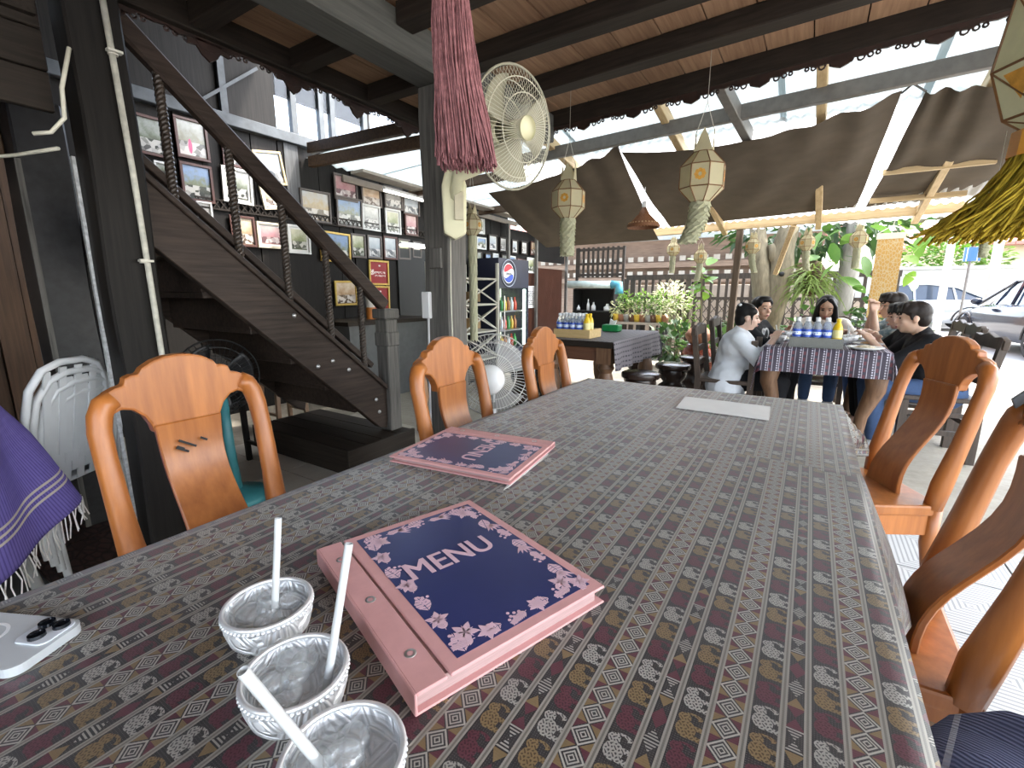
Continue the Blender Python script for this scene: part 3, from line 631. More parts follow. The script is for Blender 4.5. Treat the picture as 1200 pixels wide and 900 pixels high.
# ================================================================== THINGS ON THE TABLE
PINK = plain('dusty_pink_cover', (.62,.33,.32), .55, 0, .05, 40); NAVY = plain('navy_print', (.022,.032,.125), .32, 0, .1, 10); PALE = plain('pale_pink_print', (.66,.45,.52), .5, 0, .05, 30)
PAPER = plain('paper_white', (.75,.75,.73), .7, 0, .04, 10)
def leaf_poly(L, W, n=7):
    a = [(L*i/n, W*math.sin(PI*(i/n)**.8)) for i in range(n+1)]; return a+[(x, -y) for x, y in a[::-1][1:-1]]
def flat(bm, poly, x, y, ang, z, h=.0003, s=1):
    c, q = math.cos(ang), math.sin(ang); prism(bm, [((px*c-py*q)*s, (px*q+py*c)*s) for px, py in poly], (x, y, z), (1,0,0), (0,1,0), (0,0,h))
def sprig(bm, x, y, ang, kind, s, z):
    if kind == 0:      # big leaf split by veins
        n = 6
        for side in (1, -1):
            for i in range(n):
                t0, t1 = i/n+.02, (i+1)/n-.02; f = lambda t: .30*math.sin(PI*(t)**.8)+.015
                flat(bm, [(t0, side*.02), (t1, side*.02), (t1+.06, side*f(t1)), (t0+.06, side*f(t0+.01))], x, y, ang, z, s=s)
    elif kind == 1:    # fern sprig
        flat(bm, [(0,-.012), (1,-.006), (1,.006), (0,.012)], x, y, ang, z, s=s)
        for i in range(8):
            for side in (1, -1):
                t = .1+i*.11; l = .34*(1-t*.6); flat(bm, leaf_poly(l, .05), x+t*s*math.cos(ang), y+t*s*math.sin(ang), ang+side*.75, z, s=s)
    elif kind == 2:    # flower of pointed petals
        for i in range(5): flat(bm, leaf_poly(.5, .12), x, y, ang+i*2*PI/5, z, s=s)
        for i in range(5): flat(bm, leaf_poly(.35, .03), x, y, ang+.6+i*2*PI/5, z, s=s)
    elif kind == 3:    # bunch of slim leaves
        for i in range(5): flat(bm, leaf_poly(.75, .07), x, y, ang+(i-2)*.33, z, s=s)
    else:              # berries
        for i in range(9):
            a = i*2.4; rr = .1*math.sqrt(i); flat(bm, [(.075*math.cos(q*PI/4), .075*math.sin(q*PI/4)) for q in range(8)], x+s*rr*math.cos(a)*1.3, y+s*rr*math.sin(a)*1.3, 0, z, s=s)
def menu(label, loc, ang, pages):
    """origin at spine-front corner; +x away from the spine, +y along the spine"""
    Wm, Lm = .268, .318
    o = thing('menu_folder', label, 'menu', loc, ang, 'menu folders on the long table')
    bm = B(); box(bm, 0, Wm, 0, Lm, 0, .003); obj('back_cover', bm, PINK, o, bevel=.001)
    bm = B(); box(bm, .006, Wm-.010, .008, Lm-.008, .003, .003+pages); obj('pages', bm, plain('pinkish_pages', (.40,.27,.26), .8, 0, .15, 40, vec=(1,1,40)), o)
    z = .003+pages
    bm = B(); box(bm, .002, .036, 0, Lm, z, z+.004); sp_ = obj('spine_flap', bm, PINK, o, bevel=.0012)
    bm = B(); box(bm, .0, .003, 0, Lm, 0.001, z+.004); obj('spine_edge', bm, PINK, o, bevel=.001)
    bm = B(); box(bm, .040, Wm, 0, Lm, z, z+.004); cv = obj('front_cover', bm, PINK, o, bevel=.0012)
    bm = B(); box(bm, .055, Wm-.014, .014, Lm-.014, z+.004, z+.0044); obj('navy_panel', bm, NAVY, cv)
    zz = z+.0044; bm = B(); x0, x1, y0, y1 = .055, Wm-.014, .014, Lm-.014; rr = random.Random(11)
    k = 0
    def put(x, y, a, s, kind=None):
        nonlocal k; sprig(bm, x, y, a, (kind if kind is not None else [0,1,4,3,1,0,2,4][k % 8]), s, zz+.00001+k*.000004); k += 1
    for i in range(14):
        t = y0+.014+(y1-y0-.028)*i/13; put(x0+.012, t-.012, PI/2+rr.uniform(-.35,.25), .030); put(x1-.012, t+.012, -PI/2+rr.uniform(-.35,.25), .030)
    for i in range(10):
        t = x0+.018+(x1-x0-.036)*i/9; put(t+.012, y0+.012, PI+rr.uniform(-.3,.3), .029); put(t-.012, y1-.012, rr.uniform(-.3,.3), .029)
    for x, y, a in ((x0+.026,y0+.026,.8), (x1-.026,y0+.026,2.3), (x0+.026,y1-.026,-.8), (x1-.026,y1-.026,-2.3)): put(x, y, a, .034, 2)
    obj('leaf_border', bm, PALE, cv, kind='stuff')
    tc = bpy.data.curves.new('t', 'FONT'); tc.body = 'MENU'; tc.size = .062; tc.align_x = 'CENTER'; tc.align_y = 'CENTER'; tc.extrude = .0002
    to = bpy.data.objects.new('t', tc); COL.objects.link(to); dg = bpy.context.evaluated_depsgraph_get(); me = bpy.data.meshes.new_from_object(to.evaluated_get(dg)); bpy.data.objects.remove(to)
    for v_ in me.vertices: v_.co = Matrix.Rotation(0, 3, 'Z') @ v_.co; v_.co.y *= .95; v_.co.x *= .80
    bt = B(); bt.from_mesh(me)
    for i_, dx in enumerate((-.0009, .0009)):
        b0 = B(); b0.from_mesh(me); bmesh.ops.translate(b0, verts=b0.verts, vec=(dx, 0, .00003*(i_+1))); m2_ = bpy.data.meshes.new('t2'); b0.to_mesh(m2_); b0.free(); bt.from_mesh(m2_); bpy.data.meshes.remove(m2_)
    bt.to_mesh(me); bt.free()
    me.materials.clear(); t = obj('lettering', me, PALE, cv, label='MENU lettering'); t.location = ((x0+x1)/2-.010, (y0+y1)/2+.018, zz+.0009)
    bm = B()
    for y in (.05, Lm/2, Lm-.05): lathe(bm, [(.0035,z+.0042), (.0062,z+.0046), (.0066,z+.004)], 12, (.020, y, 0))
    obj('rivet', bm, CHROME, sp_, smooth=True)
    return o
# first menu: spine corners a(375,655) d(485,835), far corners b(530,595) c(678,690)
a = atz(376, 656, CT+.02); d = atz(486, 822, CT+.02)
ang = math.atan2(a.y-d.y, a.x-d.x)-PI/2
menu('pink and navy menu folder lying beside the silver bowls', (d.x, d.y, CT+.0012), ang, .018)
b2 = atz(529, 506, CT); c2 = atz(641, 523, CT)
ang2 = math.atan2(b2.y-c2.y, b2.x-c2.x)+PI/2
menu('pink and navy menu folder lying near the middle chair with a sheet sticking out', (b2.x, b2.y, CT+.0012), ang2, .008)
bm = B(); q = [atz(590,575,CT), atz(597,571,CT), atz(643,533,CT), atz(625,524,CT)]
sheetv = [v_.copy() for v_ in q]
for v_ in sheetv: v_.z = CT+.0016
bm.faces.new([bm.verts.new(v_) for v_ in sheetv]); tag(obj('paper_sheet', bm, PAPER, solid=.0008), 'white sheet peeking out from under a menu folder', 'paper')
# white paper placemat
bm = B(); q = [atz(792,478,CT), atz(901,493,CT), atz(903,477,CT), atz(803,465,CT)]
bm.faces.new([bm.verts.new(v_) for v_ in q]); tag(obj('paper_placemat', bm, PAPER, solid=-.002), 'white rectangular paper lying on the table end', 'paper')
# silver bowls
m, nt, p = new_mat('embossed_aluminium', .45, .45); p.inputs['Base Color'].default_value = (.74,.75,.77,1)
vz = nt.nodes.new('ShaderNodeTexVoronoi'); vz.inputs['Scale'].default_value = 95; vz.feature = 'SMOOTH_F1'; nt.links.new(coord(nt), vz.inputs['Vector'])
vz2 = nt.nodes.new('ShaderNodeTexVoronoi'); vz2.inputs['Scale'].default_value = 42; vz2.feature = 'DISTANCE_TO_EDGE'; nt.links.new(coord(nt), vz2.inputs['Vector'])
hh = S(nt, vz.outputs['Distance'])*.8+((S(nt, vz2.outputs['Distance'])*26).sin())*.35; bump(nt, p, hh, .8, .004); SILV = m
setc(nt, p, ramp(nt, hh, ((.15, (.74,.75,.76)), (.7, (.93,.94,.95)))))
SILR = plain('smooth_aluminium', (.85,.86,.87), .3, .6, .04, 30)
WAT = clear('clear_water', (.97,.98,.98), .06, .03, .16, .25)
ICE = clear('clear_ice', (.97,.98,.98), .22, .08, .16, .6)
STRW, nt, p = new_mat('milky_straw', .35, 0, .5, Transmission_Weight=.25); p.inputs['Base Color'].default_value = (.66,.68,.68,1)
def bowl(label, c, r, straw, seed):
    h = r*1.05; o = thing('silver_bowl', label, 'bowl', (c[0], c[1], CT+.0012), 0, 'silver water bowls')
    prof = [(0,.0), (r*.55,.0), (r*.58,.004), (r*.72,.012), (r*.90,h*.35), (r*.99,h*.66), (r,h*.80), (r*.985,h*.93), (r*.99,h*.97)]
    inn = [(r*.955,h*.97), (r*.945,h*.8), (r*.93,h*.62), (r*.84,h*.36), (r*.6,.012), (0,.008)]
    bm = B(); lathe(bm, prof+inn, 48); obj('bowl_body', bm, SILV, o, smooth=True)
    bm = B(); ring = [(r*.972*math.cos(a*2*PI/48), r*.972*math.sin(a*2*PI/48), h*.985) for a in range(48)]; tube(bm, ring, .0026, 8, close=True); obj('rim', bm, SILR, o, smooth=True)
    bm = B()
    for i in range(60): a = i*2*PI/60; ball(bm, (r*1.0*math.cos(a), r*1.0*math.sin(a), h*.90), .0022, 6)
    obj('bead_band', bm, SILR, o, smooth=True, kind='stuff')
    rr = random.Random(seed)
    bm = B(); wz = h*.78; lathe(bm, [(r*.943,wz), (r*.5,wz+.0004), (0,wz)], 32); obj('water', bm, WAT, o, smooth=True)
    for i in range(5):
        a = i*2*PI/5+rr.random(); q = r*.45 if i else 0; bm = B()
        v = ball(bm, (0,0,0), (r*.34, r*.28, r*.20), 10)
        for vv in v: vv.co *= 1+.13*rr.uniform(-1,1)
        bmesh.ops.transform(bm, matrix=Matrix.Translation((q*math.cos(a), q*math.sin(a), wz+.001+rr.uniform(-.004,.006))) @ Matrix.Rotation(rr.random()*6, 4, 'Z') @ Matrix.Rotation(rr.uniform(-.4,.4), 4, 'X'), verts=v); obj('ice_cube', bm, ICE, o, smooth=True)
    s = thing('drinking_straw', straw[2], 'straw', (c[0]+straw[0][0], c[1]+straw[0][1], CT+.014), 0, 'straws in the bowls')
    p0 = Vector((0,0,0)); p1 = Vector(straw[1])-s.location; d_ = p1.normalized(); q = d_.to_track_quat('Z', 'Y').to_matrix().to_4x4()
    bm = B(); L = p1.length; v = lathe(bm, [(.0039,0), (.0039,L), (.0033,L), (.0033,L*.5), (.0033,0), (.0039,0)], 14); bmesh.ops.transform(bm, matrix=q, verts=v); obj('straw_tube', bm, STRW, s, smooth=True, angle=.9)
    return o
rb = .0465; zr = CT+rb*1.05
def ctr(l, r_): p = atz(*l, zr); q = atz(*r_, zr); return ((p.x+q.x)/2, (p.y+q.y)/2)
def bc(px): p = atz(*px, zr); return (p.x, p.y)
c1 = bc((314,707)); c2_ = bc((346,786)); c3 = bc((402,885))
def tip(px, base, hz): return atz(px[0], px[1], hz)
bowl('silver embossed bowl of iced water, its straw upright, next to the phone', c1, rb, ((.006,.0), tip((326,607), c1, .905), 'white straw upright in the bowl between the phone and menu'), 1)
bowl('silver embossed bowl of iced water against the menu spine', c2_, rb, ((.022,.012), tip((409,637), c2_, .925), 'white straw leaning towards the menu spine'), 2)
bowl('silver embossed bowl of iced water with a straw leaning away from the menu', c3, rb, ((-.012,.0), tip((284,786), c3, .915), 'white straw leaning away from the menu towards the phone'), 3)
# phone
PH = thing('smartphone', 'white smartphone in a clear case with three camera lenses', 'phone', tuple(atz(-8, 757, CT+.0012)), 0)
pv_ = atz(63, 764, CT)-atz(-60, 752, CT); PH.rotation_euler = (0, 0, math.atan2(pv_.y, pv_.x)-PI/2)
def rrect(hw, hl, r, n=6):
    out = []
    for cx, cy, a0 in ((hw-r,hl-r,0), (-hw+r,hl-r,PI/2), (-hw+r,-hl+r,PI), (hw-r,-hl+r,1.5*PI)):
        for i in range(n+1): a = a0+PI/2*i/n; out.append((cx+r*math.cos(a), cy+r*math.sin(a)))
    return out
PHM = plain('pearl_white_glass', (.62,.66,.71), .12, 0, .02, 5); CASE = plain('frosted_case', (.55,.58,.60), .2, .1, .05, 10)
bm = B(); prism(bm, rrect(.036,.075,.012), (0,0,.002), (1,0,0), (0,1,0), (0,0,.008)); obj('body', bm, PHM, PH, bevel=.0012, seg=2)
bm = B(); prism(bm, rrect(.0385,.0775,.014), (0,0,0), (1,0,0), (0,1,0), (0,0,.0105)); prism(bm, rrect(.0368,.0758,.0125), (0,0,.0104), (1,0,0), (0,1,0), (0,0,.0002)); obj('clear_case', bm, CASE, PH, bevel=.001)
bm = B(); prism(bm, rrect(.020,.0205,.009), (-.0145,.0525,.0106), (1,0,0), (0,1,0), (0,0,.002)); pb = obj('camera_plate', bm, PHM, PH, bevel=.0006)
LENS = plain('lens_black', (.006,.007,.010), .06, 0, .1, 10)
for x, y in ((-.024,.062), (-.024,.043), (-.0055,.0525)):
    bm = B(); lathe(bm, [(0,.003), (.0055,.0032), (.0062,.0042), (.0078,.0042), (.0082,.0)], 20, (x, y, .0124)); ln_ = obj('lens', bm, LENS, pb, smooth=True, angle=.6)
bm = B(); lathe(bm, [(.019,0), (.019,.0004), (.0225,.0004), (.0225,0)], 32, (0,-.012,.0107)); obj('magnet_ring', bm, plain('ring_white', (.75,.76,.77), .4), PH, smooth=True, angle=.6)
# ================================================================== FRAMED PICTURES on the plank wall
def photomat(name, stops, scale, red=None, seed=0):
    """generic blurry print: sky band over a crowd of blobs"""
    m, nt, p = new_mat('print_'+name, .25); t = nt.nodes.new('ShaderNodeTexCoord'); mp = nt.nodes.new('ShaderNodeMapping'); mp.inputs['Location'].default_value = (seed*1.7, seed*.9, seed)
    nt.links.new(t.outputs['Object'], mp.inputs[0]); f = noise(nt, mp.outputs[0], scale, 5, .7)
    sp = nt.nodes.new('ShaderNodeSeparateXYZ'); nt.links.new(t.outputs['Generated'], sp.inputs[0]); z = S(nt, sp.outputs[2])
    v = nt.nodes.new('ShaderNodeTexVoronoi'); v.inputs['Scale'].default_value = scale*2.2; nt.links.new(mp.outputs[0], v.inputs['Vector'])
    c = ramp(nt, f*.55+z*.45, stops); vc = S(nt, v.outputs['Color']); bwn = nt.nodes.new('ShaderNodeRGBToBW'); nt.links.new(vc.k, bwn.inputs[0])
    c2 = ramp(nt, S(nt, bwn.outputs[0]), ((.35, (.02,.02,.025)), (.62, (.75,.72,.68)))); c = mixc(nt, (z.lt(.42)*z.gt(.05))*.65, c, c2)
    if red: c = mixc(nt, ell_(nt, t, .42, .3, .07, .2), c, red)
    setc(nt, p, c); return m
def ell_(nt, t, cy, cz, ry, rz_):
    sp = nt.nodes.new('ShaderNodeSeparateXYZ'); nt.links.new(t.outputs['Generated'], sp.inputs[0]); return (((S(nt, sp.outputs[1])-cy)/ry).sq()+((S(nt, sp.outputs[2])-cz)/rz_).sq()).lt(1)
PM = {'crowd': photomat('crowd', ((.3,(.04,.04,.03)), (.5,(.15,.17,.12)), (.78,(.50,.52,.50))), 12), 'dress': photomat('dress', ((.3,(.18,.12,.08)), (.5,(.25,.24,.17)), (.78,(.55,.55,.53))), 12, (.6,.03,.15), 2),
      'sky': photomat('sky', ((.3,(.05,.06,.05)), (.48,(.20,.22,.14)), (.62,(.22,.32,.50))), 12, None, 3), 'room': photomat('room', ((.25,(.18,.12,.06)), (.5,(.48,.36,.19)), (.75,(.52,.54,.55))), 9, None, 4),
      'warm': photomat('warm', ((.25,(.12,.06,.04)), (.5,(.45,.30,.18)), (.75,(.72,.62,.48))), 12, None, 5), 'pale': photomat('pale', ((.25,(.20,.22,.24)), (.5,(.40,.44,.48)), (.75,(.56,.60,.62))), 11, None, 6),
      'pink': photomat('pink', ((.25,(.25,.10,.10)), (.5,(.45,.22,.24)), (.75,(.6,.45,.42))), 12, None, 7), 'green': photomat('green', ((.25,(.05,.07,.03)), (.5,(.25,.28,.14)), (.75,(.62,.60,.45))), 12, None, 8),
      'mono': photomat('mono', ((.25,(.05,.05,.05)), (.5,(.35,.34,.32)), (.75,(.75,.74,.70))), 14, None, 9)}
def certmat():
    m, nt, p = new_mat('red_certificate', .3); t = nt.nodes.new('ShaderNodeTexCoord'); f = noise(nt, t.outputs['Object'], 5)
    sp = nt.nodes.new('ShaderNodeSeparateXYZ'); nt.links.new(t.outputs['Generated'], sp.inputs[0]); y = S(nt, sp.outputs[1]); z = S(nt, sp.outputs[2])
    n2 = noise(nt, t.outputs['Object'], 60, 2); txt = (n2.gt(.5))*((z-.5).ab().lt(.05).mx((z-.36).ab().lt(.04)))*((y-.55).ab().lt(.32)); st = ell_(nt, t, .55, .82, .06, .04)
    fan_ = ((y-.12).ab().lt(.10)*(z-.52).ab().lt(.12))*n2.gt(.45)
    setc(nt, p, mixc(nt, txt.mx(st).mx(fan_), mixc(nt, f, (.22,.008,.015), (.32,.015,.025)), (.8,.7,.68))); return m
PM['cert'] = certmat()
def postermat():
    m, nt, p = new_mat('ornate_gold_print', .4); t = nt.nodes.new('ShaderNodeTexCoord'); v = nt.nodes.new('ShaderNodeTexVoronoi'); v.inputs['Scale'].default_value = 26; nt.links.new(t.outputs['Object'], v.inputs['Vector'])
    setc(nt, p, ramp(nt, S(nt, v.outputs['Distance'])*2.2, ((.2,(.45,.20,.05)), (.5,(.60,.38,.14)), (.8,(.75,.68,.52))))); return m
PM['gold'] = postermat()
def noticemat():
    m, nt, p = new_mat('printed_notice', .6); t = nt.nodes.new('ShaderNodeTexCoord'); n2 = noise(nt, coord(nt, 'Object', (1,1,.4)), 70, 2); sp = nt.nodes.new('ShaderNodeSeparateXYZ'); nt.links.new(t.outputs['Generated'], sp.inputs[0]); z = S(nt, sp.outputs[2])
    ln = ((z*11).fr()-.5).ab().lt(.3)*n2.gt(.47)*(z-.45).ab().lt(.38); setc(nt, p, mixc(nt, ln, (.72,.70,.68), (.10,.09,.10))); return m
PM['notice'] = noticemat()
FM = {'brown': plain('brown_frame', (.085,.032,.024), .4, 0, .15, 40), 'white': plain('white_frame', (.68,.68,.66), .5, 0, .04, 30), 'gold': plain('gold_frame', (.58,.40,.10), .35, .3, .15, 50), 'beige': plain('beige_frame', (.60,.47,.27), .5, 0, .1, 40),
      'grey': plain('grey_brown_frame', (.11,.09,.08), .45, 0, .15, 40), 'cream': plain('cream_frame', (.62,.56,.42), .5, 0, .08, 40), 'dark': plain('dark_frame', (.035,.025,.02), .4, 0, .2, 40)}
MAT_ = plain('photo_mount', (.72,.71,.68), .7, 0, .03, 30)
FR = [((155,135,197,181),'brown','crowd',0,'brown framed photo of a white-clad crowd under palms'), ((207,139,245,186),'brown','dress',0,'brown framed group photo with a woman in pink-red'),
 ((214,192,251,236),'brown','sky',0,'brown framed photo of people under a vivid blue sky'), ((262,197,297,238),'white','crowd',1,'white framed portrait of a couple behind a stair baluster'),
 ((262,163,289,195),'brown','mono',0,'brown framed photo partly hidden by the stair handrail'), ((301,177,334,216),'beige','pale',0,'tilted beige wooden frame with a pale blue sheet'),
 ((182,189,200,207),'white','crowd',0,'small white frame seen between stair rail and stringer'), ((232,236,250,255),'white','mono',0,'small white frame just above the lattice rail behind a baluster'),
 ((308,217,330,245),'cream','warm',1,'cream frame with a warm print below the tilted beige frame'), ((354,223,389,260),'grey','room',0,'grey-brown framed photo of a sunlit yellow-lit room'),
 ((393,205,420,235),'grey','pink',0,'grey-brown framed reddish stage photo in the top row'), ((425,216,448,242),'grey','warm',0,'brown framed yellowish group photo in the top row'),
 ((452,219,473,245),'grey','mono',0,'grey-brown framed row-of-people photo under the tube light'), ((474,228,493,252),'grey','pale',0,'grey-brown framed pale certificate in the top row by the post'),
 ((396,231,426,266),'grey','sky',0,'grey-brown framed festival photo with blue vehicles'), ((426,240,447,270),'white','mono',1,'white framed photo of two standing figures'),
 ((453,245,471,274),'white','green',1,'white framed photo of dark figures on pale ground'), ((476,251,491,276),'brown','pink',0,'small brown framed photo of black-clad people'),
 ((377,272,412,307),'gold','sky',0,'bright gold framed photo of costumed performers'), ((413,274,430,302),'grey','green',0,'narrow grey frame with a dim garden photo beside the gold frame'),
 ((432,276,449,303),'grey','pale',0,'grey frame with a pale blue group photo'), ((451,277,467,304),'brown','pale',0,'brown frame with a pale snowy group photo'),
 ((468,280,482,304),'grey','green',0,'small grey frame with a greenish photo'), ((485,283,495,302),'grey','mono',0,'small dark framed photo half behind the grey post'),
 ((339,264,365,297),'white','green',1,'white framed leafy photo below the lattice rail'), ((303,261,338,291),'cream','pink',1,'cream framed red photo behind a rope baluster'),
 ((272,253,301,289),'brown','warm',0,'brown framed family photo below the lattice rail'), ((434,305,457,334),'gold','cert',0,'topmost red certificate in a gold frame by the doorway'),
 ((435,335,458,365),'gold','cert',0,'middle red certificate in a gold frame by the doorway'), ((435,367,458,400),'gold','cert',0,'lowest red certificate in a gold frame behind the newel'),
 ((394,329,420,358),'gold','warm',0,'gold framed tan print under the handrail'),
 ((560,256,569,274),'white','green',1,'white framed green print high on the wall beyond the grey post'), ((560,278,571,292),'white','sky',0,'white framed blue photo beyond the grey post'),
 ((574,275,584,294),'dark','pale',1,'largest dark framed photo of a figure in white past the grey post'), ((587,278,595,295),'dark','mono',1,'dark framed figure photo, second in the row past the grey post'),
 ((600,281,607,297),'dark','pale',1,'dark framed photo, third in the row past the grey post'), ((611,283,618,298),'dark','mono',1,'dark framed photo, fourth in the row past the grey post'),
 ((622,283,628,299),'brown','warm',0,'yellow portrait in a brown frame at the end of the plank wall'), ((560,295,566,310),'dark','crowd',0,'small dark framed photo above the fridge, first in the lower row'),
 ((570,297,577,312),'dark','sky',0,'small dark framed blue photo directly above the fridge sign'), ((579,297,585,312),'white','pale',0,'small white framed print above the fridge'),
 ((589,298,597,313),'dark','crowd',0,'dark framed outdoor photo beside the stuffed toy'), ((597,300,604,312),'white','sky',0,'small white framed blue photo over the dark passage'),
 ((606,303,612,319),'brown','pink',0,'brown framed dark portrait over the ribbed screen'), ((618,302,627,320),'white','green',1,'white framed botanical print on the ribbed screen'),
 ((596,319,607,345),'cream','gold',0,'tall ornate orange print beside the ribbed screen'), ((616,335,627,361),'white','notice',0,'white printed notice on the ribbed metal screen')]
for (x0, y0, x1, y1), fk, pk, mount, lab in FR:
    ym = (y0+y1)/2; xm = (x0+x1)/2; X = WX+.05
    ya = atx(x0, ym, X).y; yb = atx(x1, ym, X).y; zt_ = atx(xm, y0, X).z; zb2 = atx(xm, y1, X).z; cy, cz = (ya+yb)/2, (zt_+zb2)/2; hw, hh_ = (yb-ya)/2, (zt_-zb2)/2
    t = .022 if hw > .09 else .016
    o = thing('picture_frame', lab, 'picture', (WX+(.012 if cy < 7.1 else .032), cy, cz), 0, 'framed pictures on the plank wall')
    tilt = .16 if 'tilted' in lab else random.uniform(-.025,.025); o.rotation_euler = (tilt, random.uniform(0,.03), 0)
    bm = B()
    for a, b in ((( -hw, -hh_), (hw, -hh_+t)), ((-hw, hh_-t), (hw, hh_)), ((-hw, -hh_+t), (-hw+t, hh_-t)), ((hw-t, -hh_+t), (hw, hh_-t))): box(bm, .003, .025, a[0], b[0], a[1], b[1])
    obj('frame', bm, FM[fk], o, bevel=.002)
    bm = B(); box(bm, .002, .010, -hw+t*.8, hw-t*.8, -hh_+t*.8, hh_-t*.8); obj('mount' if mount else 'print', bm, MAT_ if mount else PM[pk], o)
    if mount: bm = B(); box(bm, .010, .012, -hw+t*1.9, hw-t*1.9, -hh_+t*1.9, hh_-t*1.9); obj('print', bm, PM[pk], o)
# ================================================================== WALL FAN on the grey post
def fan_head(parent, R, wire, back, blade, hub, mount_col, nw=72, badge=True, depth=.075):
    """fan head in local coords facing -y, centred on the origin"""
    def wires(sign):
        bm = B()
        for i in range(nw):
            a = 2*PI*i/nw; pts = []
            for k in range(6):
                t = k/5; r = R*(.20+.80*t); y = sign*depth*(1-(t**2.2)); ang = a+sign*-.12*(1-t); pts.append((r*math.cos(ang), y, r*math.sin(ang)))
            tube(bm, pts, .0011, 4, cap=False)
        for rr in (.55, .8, 1.0):
            t = (rr-.2)/.8; y = sign*depth*(1-t**2.2); tube(bm, [(R*rr*math.cos(2*PI*k/40), y, R*rr*math.sin(2*PI*k/40)) for k in range(40)], .0022 if rr < 1 else .005, 5, close=True)
        return bm
    obj('front_grille', wires(-1), wire, parent, smooth=True); obj('rear_grille', wires(1), back, parent, smooth=True)
    bm = B(); v = lathe(bm, [(0,-.012), (R*.17,-.010), (R*.20,0), (R*.20,.008)], 24); bmesh.ops.transform(bm, matrix=Matrix.Translation((0,-depth,0)) @ Matrix.Rotation(-PI/2, 4, 'X') @ Matrix.Scale(-1, 4, (0,0,1)), verts=v); obj('badge', bm, hub, parent, smooth=True)
    bm = B(); v = lathe(bm, [(0,-.05), (R*.13,-.05), (R*.16,.03), (R*.16,.05)], 20); bmesh.ops.transform(bm, matrix=Matrix.Rotation(PI/2, 4, 'X'), verts=v); obj('hub', bm, hub, parent, smooth=True)
    for k in range(3):
        a0 = k*2*PI/3+.4; bm = B()
        def fn(u, v): r = R*(.15+.73*u); a = a0+(v-.5)*(1.05+.25*u)-.25*u; return Vector((r*math.cos(a), .03-.06*v+.01*math.sin(PI*u), r*math.sin(a)))
        sheet(bm, fn, 8, 6); obj('blade', bm, blade, parent, smooth=True, solid=.003)
    bm = B(); v = lathe(bm, [(R*.20,0), (R*.30,.02), (R*.34,.07), (R*.32,.15), (R*.22,.19), (0,.195)], 24); bmesh.ops.transform(bm, matrix=Matrix.Translation((0,depth*.9,0)) @ Matrix.Rotation(-PI/2, 4, 'X'), verts=v); obj('motor_housing', bm, mount_col, parent, smooth=True)
BLADE, nt, p = new_mat('smoky_clear_blade', .12, 0, .5, Transmission_Weight=.2, IOR=1.3); p.inputs['Base Color'].default_value = (.50,.48,.36,1)
WIREC = plain('cream_wire', (.68,.66,.53), .4, 0, .05, 10)
fc = aty(602, 152, 1.80)
WF = thing('wall_fan', 'cream wall fan fixed to the weathered grey post', 'fan', fc)
WF.rotation_euler = (math.radians(8), math.radians(-6), math.radians(78))
fan_head(WF, .235, WIREC, WIREC, BLADE, CREAM, CREAM)
bm = B(); bp = Vector((-1.545, 1.88, 1.60))
poly = [(-.055,-.16), (.0,-.19), (.055,-.16), (.06,.06), (.04,.13), (-.04,.13), (-.06,.06)]
prism(bm, poly, bp, Vector((.75,.66,0)), (0,0,1), Vector((.05,-.055,0))); 
WB = thing('fan_bracket', 'cream bracket body of the wall fan with pull-switch box', 'bracket', (-1.56, 1.87, 1.43))
COL.objects.unlink(WB); bpy.data.objects.remove(WB)
def wf_child(name, bm, mat, **k):
    o = obj(name, bm, mat, WF, **k); o.matrix_parent_inverse = (Matrix.Translation(WF.location) @ WF.rotation_euler.to_matrix().to_4x4()).inverted(); return o
br = wf_child('bracket', bm, CREAM, bevel=.012, seg=2)
bm = B(); tube(bm, [bp+Vector((.03,-.03,.0)), bp+Vector((.08,-.06,.10)), fc+Vector((-.10,.11,-.05)), fc+Vector((-.06,.09,0))], [.035,.035,.04,.04], 10); wf_child('arm', bm, CREAM, smooth=True)
bm = B(); prism(bm, [(-.022,-.08), (.022,-.08), (.022,.05), (-.022,.05)], bp+Vector((.055,-.03,-.02)), Vector((.75,.66,0)), (0,0,1), Vector((.02,-.022,0))); wf_child('switch_panel', bm, plain('beige_panel', (.55,.50,.36), .4), bevel=.002)
bm = B(); tube(bm, [bp+Vector((-.01,-.02,-.15)), bp+Vector((-.0,-.04,-.5)), bp+Vector((.02,-.05,-.95)), bp+Vector((.01,-.04,-1.4))], .0035, 5); wf_child('cord', bm, plain('cream_cord', (.6,.58,.48)), smooth=True)
# pedestal fan seen from behind, between the post and far chair
PF = thing('pedestal_fan', 'white pedestal fan seen from behind, past the grey post', 'fan', (aty(578,440,2.42).x, 2.42, 0))
hd = bpy.data.objects.new('fan_head', None)
PFH = aty(578, 440, 2.42); R2 = .27; WIREW = plain('white_wire', (.72,.72,.70), .35, 0, .03, 10); CLRB, nt, p = new_mat('clear_blade', .15, 0, .5, Transmission_Weight=.7, IOR=1.15)
tmp = bpy.data.objects.new('tmp', None); COL.objects.link(tmp)
fan_head(tmp, R2, WIREW, WIREW, CLRB, WHITE, WHITE, nw=60, depth=.07)
Mx = Matrix.Translation(Vector((0,0,PFH.z))) @ Matrix.Rotation(math.radians(207), 4, 'Z')
for c_ in [o for o in bpy.data.objects if o.parent == tmp]: c_.data.transform(Mx); c_.parent = PF
bpy.data.objects.remove(tmp)
bm = B(); tube(bm, [(0,0,.03), (0,0,.40)], .018, 10); tube(bm, [(0,0,.45), (0,0,PFH.z-.05)], .012, 8); obj('pole', bm, WHITE, PF, smooth=True)
bm = B(); lathe(bm, [(0,.05), (.03,.05), (.06,.03), (.19,.022), (.20,.0), (0,0)], 28); obj('base', bm, WHITE, PF, smooth=True)
